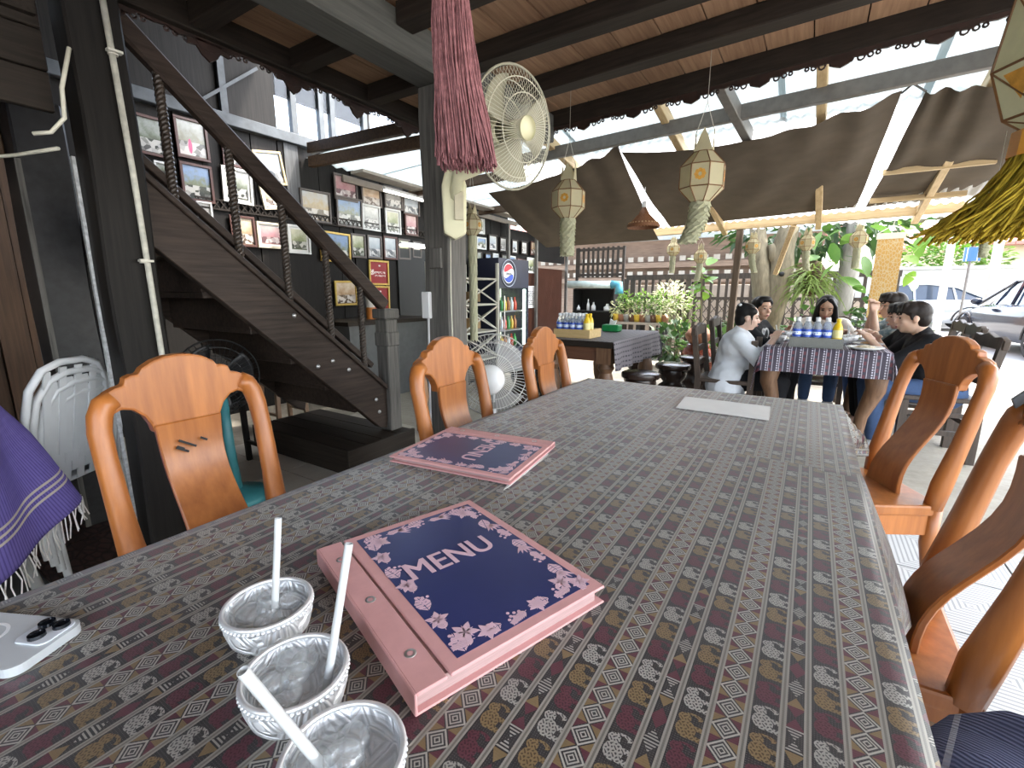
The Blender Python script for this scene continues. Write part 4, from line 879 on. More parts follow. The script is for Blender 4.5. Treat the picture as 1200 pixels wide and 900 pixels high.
# teal floor fan behind the first chair
TEAL = plain('teal_plastic', (.05,.24,.27), .35, 0, .08, 8); TF = thing('floor_fan', 'teal plastic stand fan behind the teak chair near the stair', 'fan', (-2.62, 1.20, 0.012))
tmp = bpy.data.objects.new('tmp', None); COL.objects.link(tmp); fan_head(tmp, .20, BLACK, BLACK, BLACK, TEAL, TEAL, nw=40, depth=.06)
Mx = Matrix.Translation(Vector((-.02,0,.70))) @ Matrix.Rotation(math.radians(75), 4, 'Z')
for c_ in [o for o in bpy.data.objects if o.parent == tmp]: c_.data.transform(Mx); c_.parent = TF
bpy.data.objects.remove(tmp)
bm = B(); tube(bm, [(0,0,.05), (0,0,.3), (.0,0,.66)], [.045,.03,.022], 12); obj('pole', bm, TEAL, TF, smooth=True)
bm = B(); lathe(bm, [(0,.07), (.05,.07), (.09,.05), (.17,.035), (.18,.0), (0,0)], 28); obj('base', bm, TEAL, TF, smooth=True)
# ================================================================== TASSEL and LANTERNS
def strands(bm, c, z0, z1, r0, r1, n, rs, seed, drift=(0,0), rad=.0022):
    rr = random.Random(seed)
    for i in range(n):
        a = rr.random()*2*PI; q = math.sqrt(rr.random()); tw = rr.uniform(-.5,.5); pts = []
        for k in range(6):
            t = k/5; r = (r0+(r1-r0)*t**1.4)*q*(1+.1*math.sin(t*9+i)); aa = a+tw*t*1.4
            pts.append((c[0]+r*math.cos(aa)+drift[0]*t*t, c[1]+r*math.sin(aa)+drift[1]*t*t, z0+(z1+rr.uniform(0,.03)-z0)*t))
        tube(bm, pts, rad, 4, cap=False)
PNK = clothmat('dusty_rose_yarn', (.31,.14,.15), .9, 0, .35, 60)
p0 = aty(528, 60, 1.12)
TS = thing('tassel', 'long dusty-rose yarn tassel hanging in front of the grey post', 'tassel', (p0.x, p0.y, 2.15))
bm = B(); strands(bm, (0,0), -.02, -.64, .040, .085, 420, .002, 4, (.035,.02), .0026); obj('yarn', bm, PNK, TS, smooth=True, kind='stuff')
bm = B(); tube(bm, [(0,0,0), (0,0,.28)], .004, 6); ball(bm, (0,0,-.01), .03, 10); obj('cord', bm, PNK, TS, smooth=True)
LPAP = clothmat('cream_lantern_paper', (.62,.57,.38), .7, .35, .06, 14); LPAP2 = clothmat('ivory_lantern_paper', (.62,.62,.45), .7, .4, .08, 30); LFR = plain('dark_red_gold_edging', (.20,.09,.03), .5, .1, .3, 40); LORN = plain('gold_foil', (.70,.36,.06), .35, .3, .2, 60)
def lantern(label, loc, s, tail_l, sway, rz_, L=.4, first=[None]):
    """hanging eight-sided paper lantern, origin at top of the crown"""
    o = thing('paper_lantern', label, 'lantern', loc, rz_, 'hanging paper lanterns'); n = 8; ph = PI/8
    prof = [(.045,-.10), (.105,-.165), (.105,-.265), (.045,-.325)]
    bm = B(); lathe(bm, [(r*s, z*s) for r, z in prof], n, ph=ph); obj('paper_body', bm, LPAP, o)
    bm = B(); vtx = [[Vector((r*s*math.cos(ph+k*PI/4), r*s*math.sin(ph+k*PI/4), z*s)) for k in range(n)] for r, z in prof]
    for ri in range(4):
        for k in range(n):
            tube(bm, [vtx[ri][k], vtx[ri][(k+1) % n]], .0028*s, 4)
            if ri < 3: tube(bm, [vtx[ri][k], vtx[ri+1][k]], .0028*s, 4)
    obj('edging', bm, LFR, o)
    bm = B()
    for k in range(4):
        a = k*PI/2; c_, q = math.cos(a), math.sin(a); U = Vector((-q, c_, 0))
        prism(bm, [(-.042*s,-.10*s), (.042*s,-.10*s), (.02*s,-.04*s), (0,0), (-.02*s,-.04*s)], Vector((c_*.042*s, q*.042*s, 0)), U, (0,0,1), Vector((-c_*.003, -q*.003, 0)))
    obj('crown', bm, LPAP, o)
    bm = B()
    for k in range(0, n, 2):
        a = k*PI/4; R_ = .105*s*math.cos(PI/8)+.001; c_ = Vector((R_*math.cos(a), R_*math.sin(a), -.215*s)); U = Vector((-math.sin(a), math.cos(a), 0))
        for j in range(8):
            b_ = j*PI/4; cc = c_+U*(.017*s*math.cos(b_))+Vector((0,0,.017*s*math.sin(b_))); prism(bm, [(.010*s*math.cos(q*PI/3), .010*s*math.sin(q*PI/3)) for q in range(6)], cc, U, (0,0,1), Vector((math.cos(a)*.001, math.sin(a)*.001, 0)))
    obj('gold_ornament', bm, LORN, o, kind='stuff')
    bm = B(); nr = 12; rr = random.Random(int(loc[0]*100)); T_ = tail_l
    for k in range(nr):
        zt0 = -.325*s-T_*k/nr; t = k/nr; cx, cy = sway[0]*t*t, sway[1]*t*t
        for j in range(9):
            a = j*2*PI/9+k*.35; r = (.042-.006*t)*s; wq = .022*s; P0 = Vector((cx+r*math.cos(a), cy+r*math.sin(a), zt0)); U = Vector((-math.sin(a), math.cos(a), 0)); O_ = Vector((math.cos(a), math.sin(a), 0))
            v_ = [bm.verts.new(P0-U*wq), bm.verts.new(P0+U*wq), bm.verts.new(P0+U*wq*.7+O_*.010*s*rr.random()+Vector((0,0,-T_/nr*1.25))), bm.verts.new(P0+O_*.012*s+Vector((0,0,-T_/nr*1.6))), bm.verts.new(P0-U*wq*.7+O_*.010*s*rr.random()+Vector((0,0,-T_/nr*1.25)))]
            bm.faces.new(v_)
    obj('frilled_tail', bm, LPAP2, o, solid=.0008)
    bm = B()
    for k in (0, 2): tube(bm, [(.04*s*math.cos(k*PI/2), 0, -.01), (0,0,L*.35), (0,0,L)], .0015, 4)
    obj('string', bm, plain('pale_string', (.6,.58,.5)) if 'pale_string' not in bpy.data.materials else bpy.data.materials['pale_string'], o)
    return o
def plan(px, Y): return tuple(aty(px[0], px[1], Y))
lantern('cream paper lantern hanging beside the cream wall fan', plan((667,192), 2.75), .98, .22, (0,0), .2, 2.338-plan((667,192), 2.75)[2])
lantern('cream paper lantern with a wind-blown tail above the diners', plan((827,152), 2.70), 1.08, .20, (-.06,0), .1, 2.338-plan((827,152), 2.70)[2])
for i, (q, lab, sw) in enumerate((((790,277),'small paper lantern over the plant bench, next to the bamboo lampshade',(0,0)), ((822,285),'small paper lantern over the dark trellis',(-.03,0)), ((884,272),'small paper lantern by the slanting timber brace',(.05,0)), ((948,267),'small paper lantern before the fern-covered trunk',(.05,0)), ((1009,262),'small paper lantern beside the hanging bamboo banner',(0,0)))):
    for _ in range(3): by = 6.12-.04*((plan(q, 6.0)[0])+2.9)
    lp_ = plan(q, by); lantern(lab, lp_, .72, .20, sw, i*.3, max(.03, 1.90+.011*(lp_[0]+2.9)-.06-lp_[2]))
lantern('small paper lantern seen against the solar panels', plan((1161,252), 4.4), .55, .09, (0,0), .3, rz(4.4)+.02-plan((1161,252), 4.4)[2])
lantern('paper lantern with gold tail half hidden behind the grey post', plan((553,240), 2.35), .55, .62, (0,0), .0, 2.338-plan((553,240), 2.35)[2])
# large lantern with golden fringe at the table side
GOLD = clothmat('mustard_fringe', (.42,.30,.03), .9, .15, .3, 50); q = aty(1236, 150, 1.45)
GL = thing('star_lantern', 'large faceted lantern with a mustard-yellow fringe above the teak chair', 'lantern', q)
s_ = .88; n = 6; prof = [(0.06,.40), (.105,.30), (.125,.14), (.09,.03), (.05,0)]
bm = B(); lathe(bm, [(r*s_, z*s_) for r, z in prof], n); obj('paper_body', bm, LPAP2, GL)
bm = B(); vtx = [[Vector((r*s_*math.cos(k*2*PI/n), r*s_*math.sin(k*2*PI/n), z*s_)) for k in range(n)] for r, z in prof]
for ri in range(len(prof)):
    for k in range(n):
        tube(bm, [vtx[ri][k], vtx[ri][(k+1) % n]], .003, 5)
        if ri+1 < len(prof): tube(bm, [vtx[ri][k], vtx[ri+1][k]], .003, 5); tube(bm, [vtx[ri][k], vtx[ri+1][(k+1) % n]], .002, 4)
obj('edging', bm, plain('brown_edging', (.16,.075,.025), .5), GL)
bm = B()
for k in range(n):
    a, b = vtx[2][k], vtx[2][(k+1) % n]; c_ = (vtx[3][k]+vtx[3][(k+1) % n])/2; mid = (a+b+c_)/3*1.012; bm.faces.new([bm.verts.new(mid.lerp(x_, .55)) for x_ in (a*1.012, b*1.012, c_*1.012)])
obj('gold_triangle', bm, LORN, GL, solid=.001, kind='stuff')
bm = B(); lathe(bm, [(.062,0), (.064,-.05)], 12); obj('orange_band', bm, plain('orange_band', (.62,.28,.04), .5), GL)
bm = B(); strands(bm, (0,0), -.03, -.22, .05, .12, 330, .002, 9, (-.07,-.01), .0028); obj('fringe', bm, GOLD, GL, smooth=True, kind='stuff')
bm = B(); tube(bm, [(0,0,.34), (0,0,2.338-q.z)], .002, 4); obj('string', bm, bpy.data.materials['pale_string'], GL)
# conical bamboo lampshade
q = aty(755, 243, 4.55); BL = thing('bamboo_lampshade', 'conical woven bamboo lampshade hanging under the shade cloth', 'lampshade', q)
BAM = wood('woven_bamboo', (.12,.045,.018), (.28,.12,.05), (30,30,60), .6, .6)
bm = B(); lathe(bm, [(.02,0), (.05,-.06), (.155,-.165), (.15,-.185)], 28); obj('shade', bm, BAM, BL, smooth=True, solid=.004)
bm = B(); tube(bm, [(0,0,-.02), (0,0,.26)], .004, 5); obj('flex', bm, WHITE, BL); bm = B(); lathe(bm, [(.02,.0), (.022,.05), (0,.06)], 12); obj('holder', bm, WHITE, BL, smooth=True)
bm = B()
for k in range(28): a = k*2*PI/28; ball(bm, (.135*math.cos(a), .135*math.sin(a), -.145), .008, 6)
obj('woven_edge', bm, plain('pale_cane', (.55,.35,.18)), BL, smooth=True)
# ================================================================== LEFT SIDE: plastic chairs, shawl, inner post, bench
PC = plain('white_moulded_plastic', (.62,.64,.66), .4, 0, .05, 8)
def plastic_chair(label, loc, rz_, g):
    c = thing('plastic_chair', label, 'chair', loc, rz_, g)
    bm = B(); prism(bm, [(-.21,-.20), (.21,-.20), (.23,.22), (-.23,.22)], (0,0,.42), (1,0,0), (0,1,0), (0,0,.02)); obj('seat', bm, PC, c, bevel=.008)
    bm = B()
    arch = [(-.20,-.20,.43), (-.205,-.235,.62), (-.19,-.265,.76), (-.14,-.285,.84), (-.06,-.292,.868), (.06,-.292,.868), (.14,-.285,.84), (.19,-.265,.76), (.205,-.235,.62), (.20,-.20,.43)]
    tube(bm, arch, .016, 8); obj('back_frame', bm, PC, c, smooth=True)
    bm = B()
    for x in (-.12, -.04, .04, .12): bar(bm, (x*.9, -.205, .43), (x, -.287, .85-abs(x)*.15), .034, .008, (0,1,0))
    obj('back_slat', bm, PC, c)
    for x, y, dx, dy in ((-.20,-.19,-.03,-.05), (.20,-.19,.03,-.05), (-.21,.20,-.03,.04), (.21,.20,.03,.04)):
        bm = B(); tube(bm, [(x,y,.43), (x+dx*.6,y+dy*.5,.2), (x+dx,y+dy,.0)], [.022,.019,.016], 8); obj('leg', bm, PC, c, smooth=True)
    return c
c0 = plastic_chair('white plastic stacking chair beside the stair post', (-2.74, .50, .012), PI/2+.6, 'stack of white plastic chairs')
c0.scale = (.86,.86,.86)
for k in range(1, 4): dup(c0, (-2.74+.028*k, .50-.02*k, .012+.045*k), None, ['white plastic stacking chair second from the floor in its stack', 'white plastic stacking chair second from the top of its stack', 'white plastic stacking chair topmost in its stack'][k-1])
GREYM = plain('grey_metal_leg', (.42,.43,.43), .4, .3, .05, 10)
# purple shawl draped over a metal stand
SHW, nt, p = new_mat('purple_woven_shawl', .9, 0, .1); uvn = nt.nodes.new('ShaderNodeUVMap'); sp = nt.nodes.new('ShaderNodeSeparateXYZ'); nt.links.new(uvn.outputs[0], sp.inputs[0]); u = S(nt, sp.outputs[0]); v = S(nt, sp.outputs[1])
c = mixc(nt, (u*120).fr().lt(.38), (.155,.125,.40), (.085,.065,.235)); c = mixc(nt, noise(nt, coord(nt), 40)*.35, c, (.24,.20,.5)); c = mixc(nt, ((u-.55).ab()).lt(.012), c, (.16,.02,.10)); c = mixc(nt, ((v-.86).ab().lt(.006)).mx((v-.83).ab().lt(.006)).mx((v-.80).ab().lt(.006)), c, (.55,.50,.42)); setc(nt, p, c); bump(nt, p, (v*160).sin()+(u*160).sin(), .25, .002)
SXY = (-2.30, .06)
CS = thing('covered_stand', 'low grey metal stand half hidden under the purple shawl', 'stand', (-2.30, .07, .012))
for x, y in ((-2.16,-.06), (-2.46,-.06), (-2.16,.34), (-2.46,.22)):
    bm = B(); tube(bm, [(x*.98-.04,(y-.07)*.5+.07,.84), (x,y,.030)], .017, 8); obj('leg', bm, GREYM, CS, smooth=True, world=True)
    bm = B(); lathe(bm, [(0,0), (.022,0), (.022,.03), (0,.03)], 10, (x, y, .013)); obj('foot', bm, WHITE, CS, world=True)
bm = B(); box(bm, -2.43, -2.15, -.06, .20, .84, .87); obj('top', bm, GREYM, CS, bevel=.005, world=True)
bm = B()
def shawl(u, v):
    # v: 0 over the top -> 1 hem, u around
    a = -1.9+u*3.6; r = .07+.15*sstep(.0,.35,v)+.16*v; fold = .035*math.sin(u*19+v*2.5)*sstep(.2,.6,v)+.03*math.sin(u*8+1)*v
    z = .885-.02*sstep(0,.25,v)-.56*max(0, v-.20)/.8-.14*max(0, v-.2)*math.sin(u*PI*1.3+.3)
    return Vector((SXY[0]+(r+fold)*math.cos(a)*.8, SXY[1]+(r+fold)*math.sin(a), z))
sheet(bm, shawl, 60, 34); SH = obj('purple_shawl', bm, SHW, smooth=True, solid=.003); tag(SH, 'purple striped woven shawl with white fringe draped by the plastic chairs', 'shawl')
bm = B(); rr = random.Random(2)
for i in range(90):
    u_ = i/89; q = shawl(u_, 1); tube(bm, [q, q+Vector((rr.uniform(-.01,.01), rr.uniform(-.01,.01), -.035)), q+Vector((rr.uniform(-.012,.012), rr.uniform(-.012,.012), -.07-.02*rr.random()))], .0022, 4)
obj('fringe', bm, plain('white_fringe', (.7,.68,.66), .9), SH, kind='stuff')
# inner black post, grey partition and bench
bp_ = post('inner_post', -3.12, -2.92, .64, .82, 1.98, plain('peeling_black_paint', (.016,.016,.018), .45, 0, .4, 25), 'black painted inner post with scuffed edges past the stair post')
bm = B(); box(bm, -2.93, -2.915, .635, .655, .0, 1.72); obj('bare_edge', bm, GREYZ, bp_, world=True)
bm = B(); box(bm, -3.60, -3.57, .74, .95, 0, 1.55); tag(obj('grey_partition', bm, plain('blue_grey_board', (.16,.18,.19), .7, 0, .12, 4)), 'flat blue-grey board behind the black inner post', 'board')
bm = B(); bar(bm, (-3.30, -.5, 1.60), (-3.20, .62, 1.60), .10, .09); tag(obj('tie_beam', bm, BROWNY, bevel=.005), 'short brown tie beam meeting the black inner post', 'beam')
bm = B(); tube(bm, [(-3.1,.35,1.70), (-2.9,.50,1.68), (-2.7,.60,1.69), (-2.45,.66,1.69)], .007, 6); tag(obj('electric_cable', bm, bpy.data.materials['cream_cable'], smooth=True), 'cream electric cable slung below the brown beams', 'cable')
BN = thing('carved_bench', 'dark carved wooden bench behind the purple shawl', 'bench', (-3.55, .12, 0))
bm = B(); box(bm, -3.75, -3.30, -.35, .55, .40, .44); obj('seat', bm, DARKY, BN, bevel=.004, world=True)
bm = B(); prism(bm, [(-.35,.86), (-.2,.93), (0,.90), (.15,.95), (.3,.92), (.5,.87), (.5,.80), (-.35,.80)], (-3.76,0,0), (0,1,0), (0,0,1), (.035,0,0)); obj('back_rail', bm, DARKY, BN, bevel=.005, world=True)
for y in (-.3, -.1, .1, .3, .48):
    bm = B(); box(bm, -3.755, -3.73, y-.035, y+.035, .44, .81); obj('back_slat', bm, DARKZ, BN, world=True)
for x in (-3.72, -3.34):
    for y in (-.32, .52): bm = B(); box(bm, x-.025, x+.025, y-.025, y+.025, 0, .40); obj('leg', bm, DARKZ, BN, world=True)
q = Vector((-3.38, .42, .441)); bm = B(); box(bm, -.05, .05, -.04, .04, 0, .004); prism(bm, [(-.05,0), (.05,0), (.05,.13), (-.05,.13)], (0,.0,.0), (0,1,0), (.25,0,.97), (.003,0,0)); tag(obj('folded_card', bm, PAPER), 'white folded card standing on the dark bench', 'card').location = q
bm = B(); ball(bm, (0,0,.035), (.07,.10,.036), 12); tag(obj('red_pouch', bm, plain('dark_red_fabric', (.22,.02,.03), .8), smooth=True), 'small dark red pouch lying on the bench', 'pouch').location = (-3.45, .22, .441)
# under the stair: stool, easel frame, sign
def stool4(name, label, x, y, h, mat, w=.14):
    o = thing(name, label, 'stool', (x, y, 0)); bm = B(); box(bm, -w, w, -w, w, h-.03, h); obj('seat', bm, mat, o, bevel=.004)
    for a in (-1, 1):
        for b in (-1, 1): bm = B(); bar(bm, (a*w*.8, b*w*.8, h-.03), (a*w*.95, b*w*.95, 0.0), .03, .03, (0,1,0)); obj('leg', bm, mat, o)
    bm = B(); bar(bm, (-w*.9,-w*.9,.15), (w*.9,-w*.9,.15), .02, .02); bar(bm, (-w*.9,w*.9,.15), (w*.9,w*.9,.15), .02, .02); obj('stretcher', bm, mat, o); return o
stool4('wooden_stool', 'dark square stool standing under the stair', -3.05, 1.45, .50, DARKZ)
stool4('wooden_stool', 'pale brown wooden stool behind the stair platform', -3.75, 2.2, .45, wood('pale_brown', (.14,.08,.045), (.26,.16,.10), (20,20,1.5)))
bm = B(); box(bm, -.004, .004, -.10, .10, -.05, .05); sg = thing('wall_sign', 'small white-edged dark sign on the wall under the stair', 'sign', (WX+.02, 1.93, 1.28)); obj('plate', bm, BLACK, sg)
bm = B()
for a in ((-.10,-.092,-.05,.05), (.092,.10,-.05,.05), (-.092,.092,-.05,-.044), (-.092,.092,.044,.05)): box(bm, .004, .008, *a)
for k in range(6): box(bm, .004, .007, -.07+k*.024, -.055+k*.024, -.02, .012+.01*(k % 2))
obj('white_edging', bm, WHITE, sg)
# ================================================================== RIGHT EDGE: bag and strap, folded blue cloth
BG = thing('handbag', 'black handbag hung by its strap on the teak chair', 'bag', (.495, .98, .30))
bm = B(); ball(bm, (0,0,.13), (.07,.13,.15), 16); obj('pouch', bm, plain('black_fabric', (.012,.012,.014), .7), BG, smooth=True)
bm = B(); pts = [(-.02,.06,.26), (-.045,.14,.5), (-.06,.20,.66), (-.115,.215,.715), (-.165,.20,.66)]
for i in range(len(pts)-1): bar(bm, pts[i], pts[i+1], .035, .004, (0,.6,.8))
obj('strap', bm, plain('grey_webbing', (.10,.105,.11), .8), BG)
BC, nt, p = new_mat('blue_ribbed_cloth', .9, 0, .1); g = coord(nt); sp = nt.nodes.new('ShaderNodeSeparateXYZ'); nt.links.new(g, sp.inputs[0]); x = S(nt, sp.outputs[0]); y = S(nt, sp.outputs[1])
c = mixc(nt, ((x*.7+y)*110).fr().lt(.5), (.055,.065,.12), (.10,.115,.19)); c = mixc(nt, ((x-y*.3)*9).fr().lt(.06), c, (.25,.27,.33)); setc(nt, p, c); bump(nt, p, ((x*.7+y)*690).sin(), .5, .003)
bm = B(); v = ball(bm, (0,0,0), (.26,.16,.06), 24)
for q in v: q.co += Vector((.012*math.sin(q.co.y*40), .01*math.sin(q.co.x*30), .012*math.sin(q.co.x*20+q.co.y*25)))
o = tag(obj('folded_blanket', bm, BC, smooth=True), 'folded blue-grey ribbed cloth on the seat beside the table', 'blanket'); o.location = (.425, .70, .553)
s2 = stool4('wooden_stool', 'low rough stool under the folded blue cloth', .42, .68, .49, wood('rough_brown', (.10,.06,.03), (.22,.14,.08), (20,20,2)), .2)
# ================================================================== FAR LEFT: fridge, rack, toy
NAVYB = plain('dark_navy_panel', (.012,.014,.03), .35, 0, .2, 5)
fr = thing('drinks_fridge', 'dark glass-door drinks fridge with a round red, white and blue sign', 'fridge', (WX+.4, 6.25, 0))
bm = B(); box(bm, WX+.05, WX+.62, 5.85, 5.88, 0, 1.66); box(bm, WX+.05, WX+.62, 6.70, 6.73, 0, 1.66); box(bm, WX+.05, WX+.08, 5.88, 6.70, 0, 1.66); box(bm, WX+.08, WX+.62, 5.88, 6.70, 0, .25); box(bm, WX+.08, WX+.62, 5.88, 6.70, 1.22, 1.66); obj('body', bm, NAVYB, fr, world=True)
bm = B(); box(bm, WX+.62, WX+.635, 5.90, 6.69, .25, 1.22); obj('door_glass', bm, gl, fr, world=True)
bm = B(); box(bm, WX+.60, WX+.619, 6.58, 6.64, .3, 1.2); obj('door_light', bm, emis('fridge_light', (.85,1,.8), 3.0), fr, world=True)
for z in (.55, .85):
    bm = B(); box(bm, WX+.09, WX+.6, 5.89, 6.69, z, z+.015); obj('shelf', bm, CHROME, fr, world=True)
bm = B(); box(bm, WX+.085, WX+.10, 5.89, 6.69, .25, 1.21); obj('glowing_back', bm, emis('fridge_back_glow', (.55,.6,.45), 1.1), fr, world=True)  # back panel made to glow in place of light inside the fridge
yc, zc = 6.12, 1.44
def disc(bm, r, z0, z1, x, n=28):
    pts = [(r*math.cos(a*2*PI/n), r*math.sin(a*2*PI/n)) for a in range(n)]; return pts
for nm, mt, f0 in (('sign_white', WHITE, lambda a: True), ):
    bm = B(); prism(bm, [(.15*math.cos(a*PI/14), .15*math.sin(a*PI/14)) for a in range(28)], (WX+.622, yc, zc), (0,1,0), (0,0,1), (.004,0,0)); obj('sign_disc', bm, mt, fr, world=True)
def wave(y): return .03*math.sin(y*14)
n = 16
for top, col in ((1, (.55,.02,.03)), (-1, (.02,.06,.35))):
    pts = [(.14*math.cos(PI*i/n), top*.14*math.sin(PI*i/n)) for i in range(n+1)]; pts = [(a, b) for a, b in pts if top*b > .04]
    poly = pts+[(-.125+.25*i/8 if top > 0 else -.125+.25*i/8, top*.045+wave(-.125+.25*i/8)) for i in range(9)]
    bm = B(); prism(bm, poly, (WX+.627, yc, zc), (0,1,0), (0,0,1), (.002,0,0)); obj('sign_half', bm, plain('sign_%s' % ('red' if top > 0 else 'blue'), col, .4), fr, world=True)
tp = bpy.data.curves.new('t', 'FONT'); tp.body = 'pepsi'; tp.size = .075; tp.align_x = 'CENTER'; tp.align_y = 'CENTER'; tp.extrude = .001
to = bpy.data.objects.new('t', tp); COL.objects.link(to); me = bpy.data.meshes.new_from_object(to.evaluated_get(bpy.context.evaluated_depsgraph_get())); bpy.data.objects.remove(to)
me.materials.clear(); me.transform(Matrix.Translation((WX+.634, yc, zc)) @ Matrix(((0,0,1,0),(1,0,0,0),(0,1,0,0),(0,0,0,1)))); obj('lettering', me, NAVYB, fr, world=True)
bm = B(); tube(bm, [(WX+.63, yc+.20*math.cos(a*PI/16), zc+.20*math.sin(a*PI/16)) for a in range(32)], .008, 5, close=True); obj('sign_ring', bm, plain('sign_ring_grey', (.3,.33,.38)), fr, world=True)
bm = B(); tube(bm, [(WX+.66, 5.95, .5), (WX+.66, 5.95, 1.1)], .01, 6); obj('handle', bm, CHROME, fr, world=True)
DCOL = [(.5,.06,.03), (.05,.25,.06), (.55,.35,.04), (.35,.12,.04), (.6,.6,.55)]
k = 0
for z in (.27, .566, .866):
    for i in range(7):
        bm = B(); lathe(bm, [(0,0), (.035,0), (.036,.12), (.014,.17), (.014,.21), (0,.21)], 10); o = obj('drink_bottle', bm, plain('drink_%d' % k, DCOL[k % 5], .2), smooth=True); o.location = (WX+.45, 5.97+i*.10, z); tag(o, 'coloured drink bottle standing inside the glass-door fridge', 'bottle', 'bottles inside the fridge'); k += 1
TOY = thing('stuffed_toy', 'small brown stuffed toy hanging beside the fridge', 'toy', (WX+.12, 6.82, 1.45)); BRN = clothmat('brown_plush', (.12,.06,.04)); bm = B(); ball(bm, (0,0,0), (.07,.08,.09), 12); ball(bm, (0,0,.14), .07, 12); ball(bm, (0,.06,.2), .025, 8); ball(bm, (0,-.06,.2), .025, 8); ball(bm, (.04,.07,-.08), .03, 8); ball(bm, (.04,-.07,-.08), .03, 8); obj('plush_body', bm, BRN, TOY, smooth=True)
bm = B(); box(bm, WX+.02, WX+.05, 6.90, 7.12, 0, 1.2); tag(obj('grey_panel_door', bm, plain('slate_grey_door', (.13,.14,.15), .5)), 'narrow slate-grey panel beside the ribbed screen', 'panel')
# white lattice display rack behind the grey post
RKM = plain('ivory_metal', (.55,.54,.47), .45, .1, .05, 10); RK = thing('display_rack', 'ivory metal rack with cross-braced sides behind the grey post', 'rack', (-3.5, 4.45, 0)); rx0, rx1, ry0, ry1 = -3.75, -3.25, 4.05, 4.75
for x in (rx0, rx1):
    for y in (ry0, ry1): bm = B(); bar(bm, (x,y,0), (x,y,1.5), .03, .03, (0,1,0)); obj('upright', bm, RKM, RK, world=True)
for z in (.35, .68, 1.0, 1.3):
    bm = B(); box(bm, rx0, rx1, ry0, ry1, z, z+.02); obj('shelf', bm, RKM, RK, world=True)
bm = B()
for y in (ry0, ry1):
    for z0 in (.37, .70, 1.02):
        bar(bm, (rx0,y,z0), (rx1,y,z0+.29), .015, .015); bar(bm, (rx1,y,z0), (rx0,y,z0+.29), .015, .015)
for z0 in (.37, .70, 1.02): bar(bm, (rx1,ry0,z0), (rx1,ry1,z0+.29), .015, .015); bar(bm, (rx1,ry1,z0), (rx1,ry0,z0+.29), .015, .015)
obj('cross_brace', bm, RKM, RK, world=True)
for i, (z, col) in enumerate(((.37,(.35,.2,.08)), (.70,(.5,.36,.12)), (1.02,(.3,.2,.1)), (.70,(.45,.3,.15)), (1.02,(.5,.4,.2)))):
    bm = B(); box(bm, -.09, .09, -.07, .07, 0, .12); o = tag(obj('carton', bm, plain('carton_%d' % i, col, .7), bevel=.004), 'brown carton standing on the ivory rack', 'box', 'cartons on the ivory rack'); o.location = (-3.48, 4.22+.3*((i//2) % 2), z+.021)
# sun-tanned figure-like wooden baluster leaning behind the newel
bm = B(); lathe(bm, [(0,0), (.05,0), (.055,.12), (.035,.2), (.06,.3), (.05,.42), (.025,.5), (.045,.58), (.0,.66)], 14); tag(obj('carved_doll', bm, plain('tan_wood', (.38,.22,.13), .5), smooth=True), 'tan turned wooden figure standing behind the newel post', 'figure').location = (-2.65, 2.75, .0)
bm = B(); lathe(bm, [(0,0), (.045,0), (.05,.28), (.05,.30), (.0,.30)], 14); SK = thing('drinks_cup', 'paper cup with orange base standing near the stair', 'cup', (WX+.45, 3.55, .86)); obj('cup_body', bm, plain('paper_cup', (.7,.68,.63), .5), SK, smooth=True); bm = B(); lathe(bm, [(.051,.0), (.052,.13)], 14); obj('orange_band', bm, plain('cup_orange', (.5,.17,.03), .5), SK, smooth=True)
ct = thing('side_counter', 'dark low counter under the gold-framed certificates', 'counter', (WX+.45, 3.8, 0)); bm = B(); box(bm, WX+.06, WX+.75, 3.0, 4.35, .82, .86); obj('counter_top', bm, DARKY, ct, world=True); bm = B(); box(bm, WX+.1, WX+.7, 3.05, 4.3, 0, .82); obj('body', bm, plain('grey_board', (.10,.105,.105), .6), ct, world=True)
# ================================================================== BENCH TABLE with grey cloth, stools, tray of water
OLDW = wood('old_table_wood', (.10,.05,.025), (.24,.13,.07), (20,20,2), .5, .2)
t3x0, t3x1, t3y0, t3y1 = -2.02, -1.33, 3.62, 4.95
T3 = thing('bench_table', 'heavy old wooden table with turned legs and a grey-blue cloth', 'table', ((t3x0+t3x1)/2, (t3y0+t3y1)/2, 0))
bm = B(); box(bm, t3x0, t3x1, t3y0, t3y1, .70, .752); obj('tabletop', bm, DARKX, T3, bevel=.006, world=True)
bm = B(); box(bm, t3x0+.05, t3x1-.05, t3y0+.05, t3y0+.08, .58, .70); box(bm, t3x1-.08, t3x1-.05, t3y0+.08, t3y1-.05, .58, .70); box(bm, t3x0+.05, t3x0+.08, t3y0+.08, t3y1-.05, .58, .70); box(bm, t3x0+.05, t3x1-.05, t3y1-.08, t3y1-.05, .58, .70); obj('apron', bm, wood('red_brown_apron', (.10,.04,.022), (.17,.075,.04), (2,20,20)), T3, world=True)
for x in (t3x0+.09, t3x1-.09):
    for y in (t3y0+.09, t3y1-.09):
        bm = B(); box(bm, x-.065, x+.065, y-.065, y+.065, .56, .70); v = lathe(bm, [(0,0), (.05,0), (.065,.08), (.045,.16), (.07,.26), (.078,.38), (.05,.48), (.072,.52), (.06,.56)], 16, (x, y, 0)); obj('leg', bm, OLDW, T3, smooth=True, angle=.6, world=True)
m, nt, p = new_mat('grey_dashed_cloth', .6); uvn = nt.nodes.new('ShaderNodeUVMap'); sp = nt.nodes.new('ShaderNodeSeparateXYZ'); nt.links.new(uvn.outputs[0], sp.inputs[0]); u = S(nt, sp.outputs[0]); v = S(nt, sp.outputs[1])
da = (u*24).fr().lt(.35)*(v*22).fr().lt(.7); setc(nt, p, mixc(nt, da, (.16,.145,.16), (.035,.03,.04))); GC = m
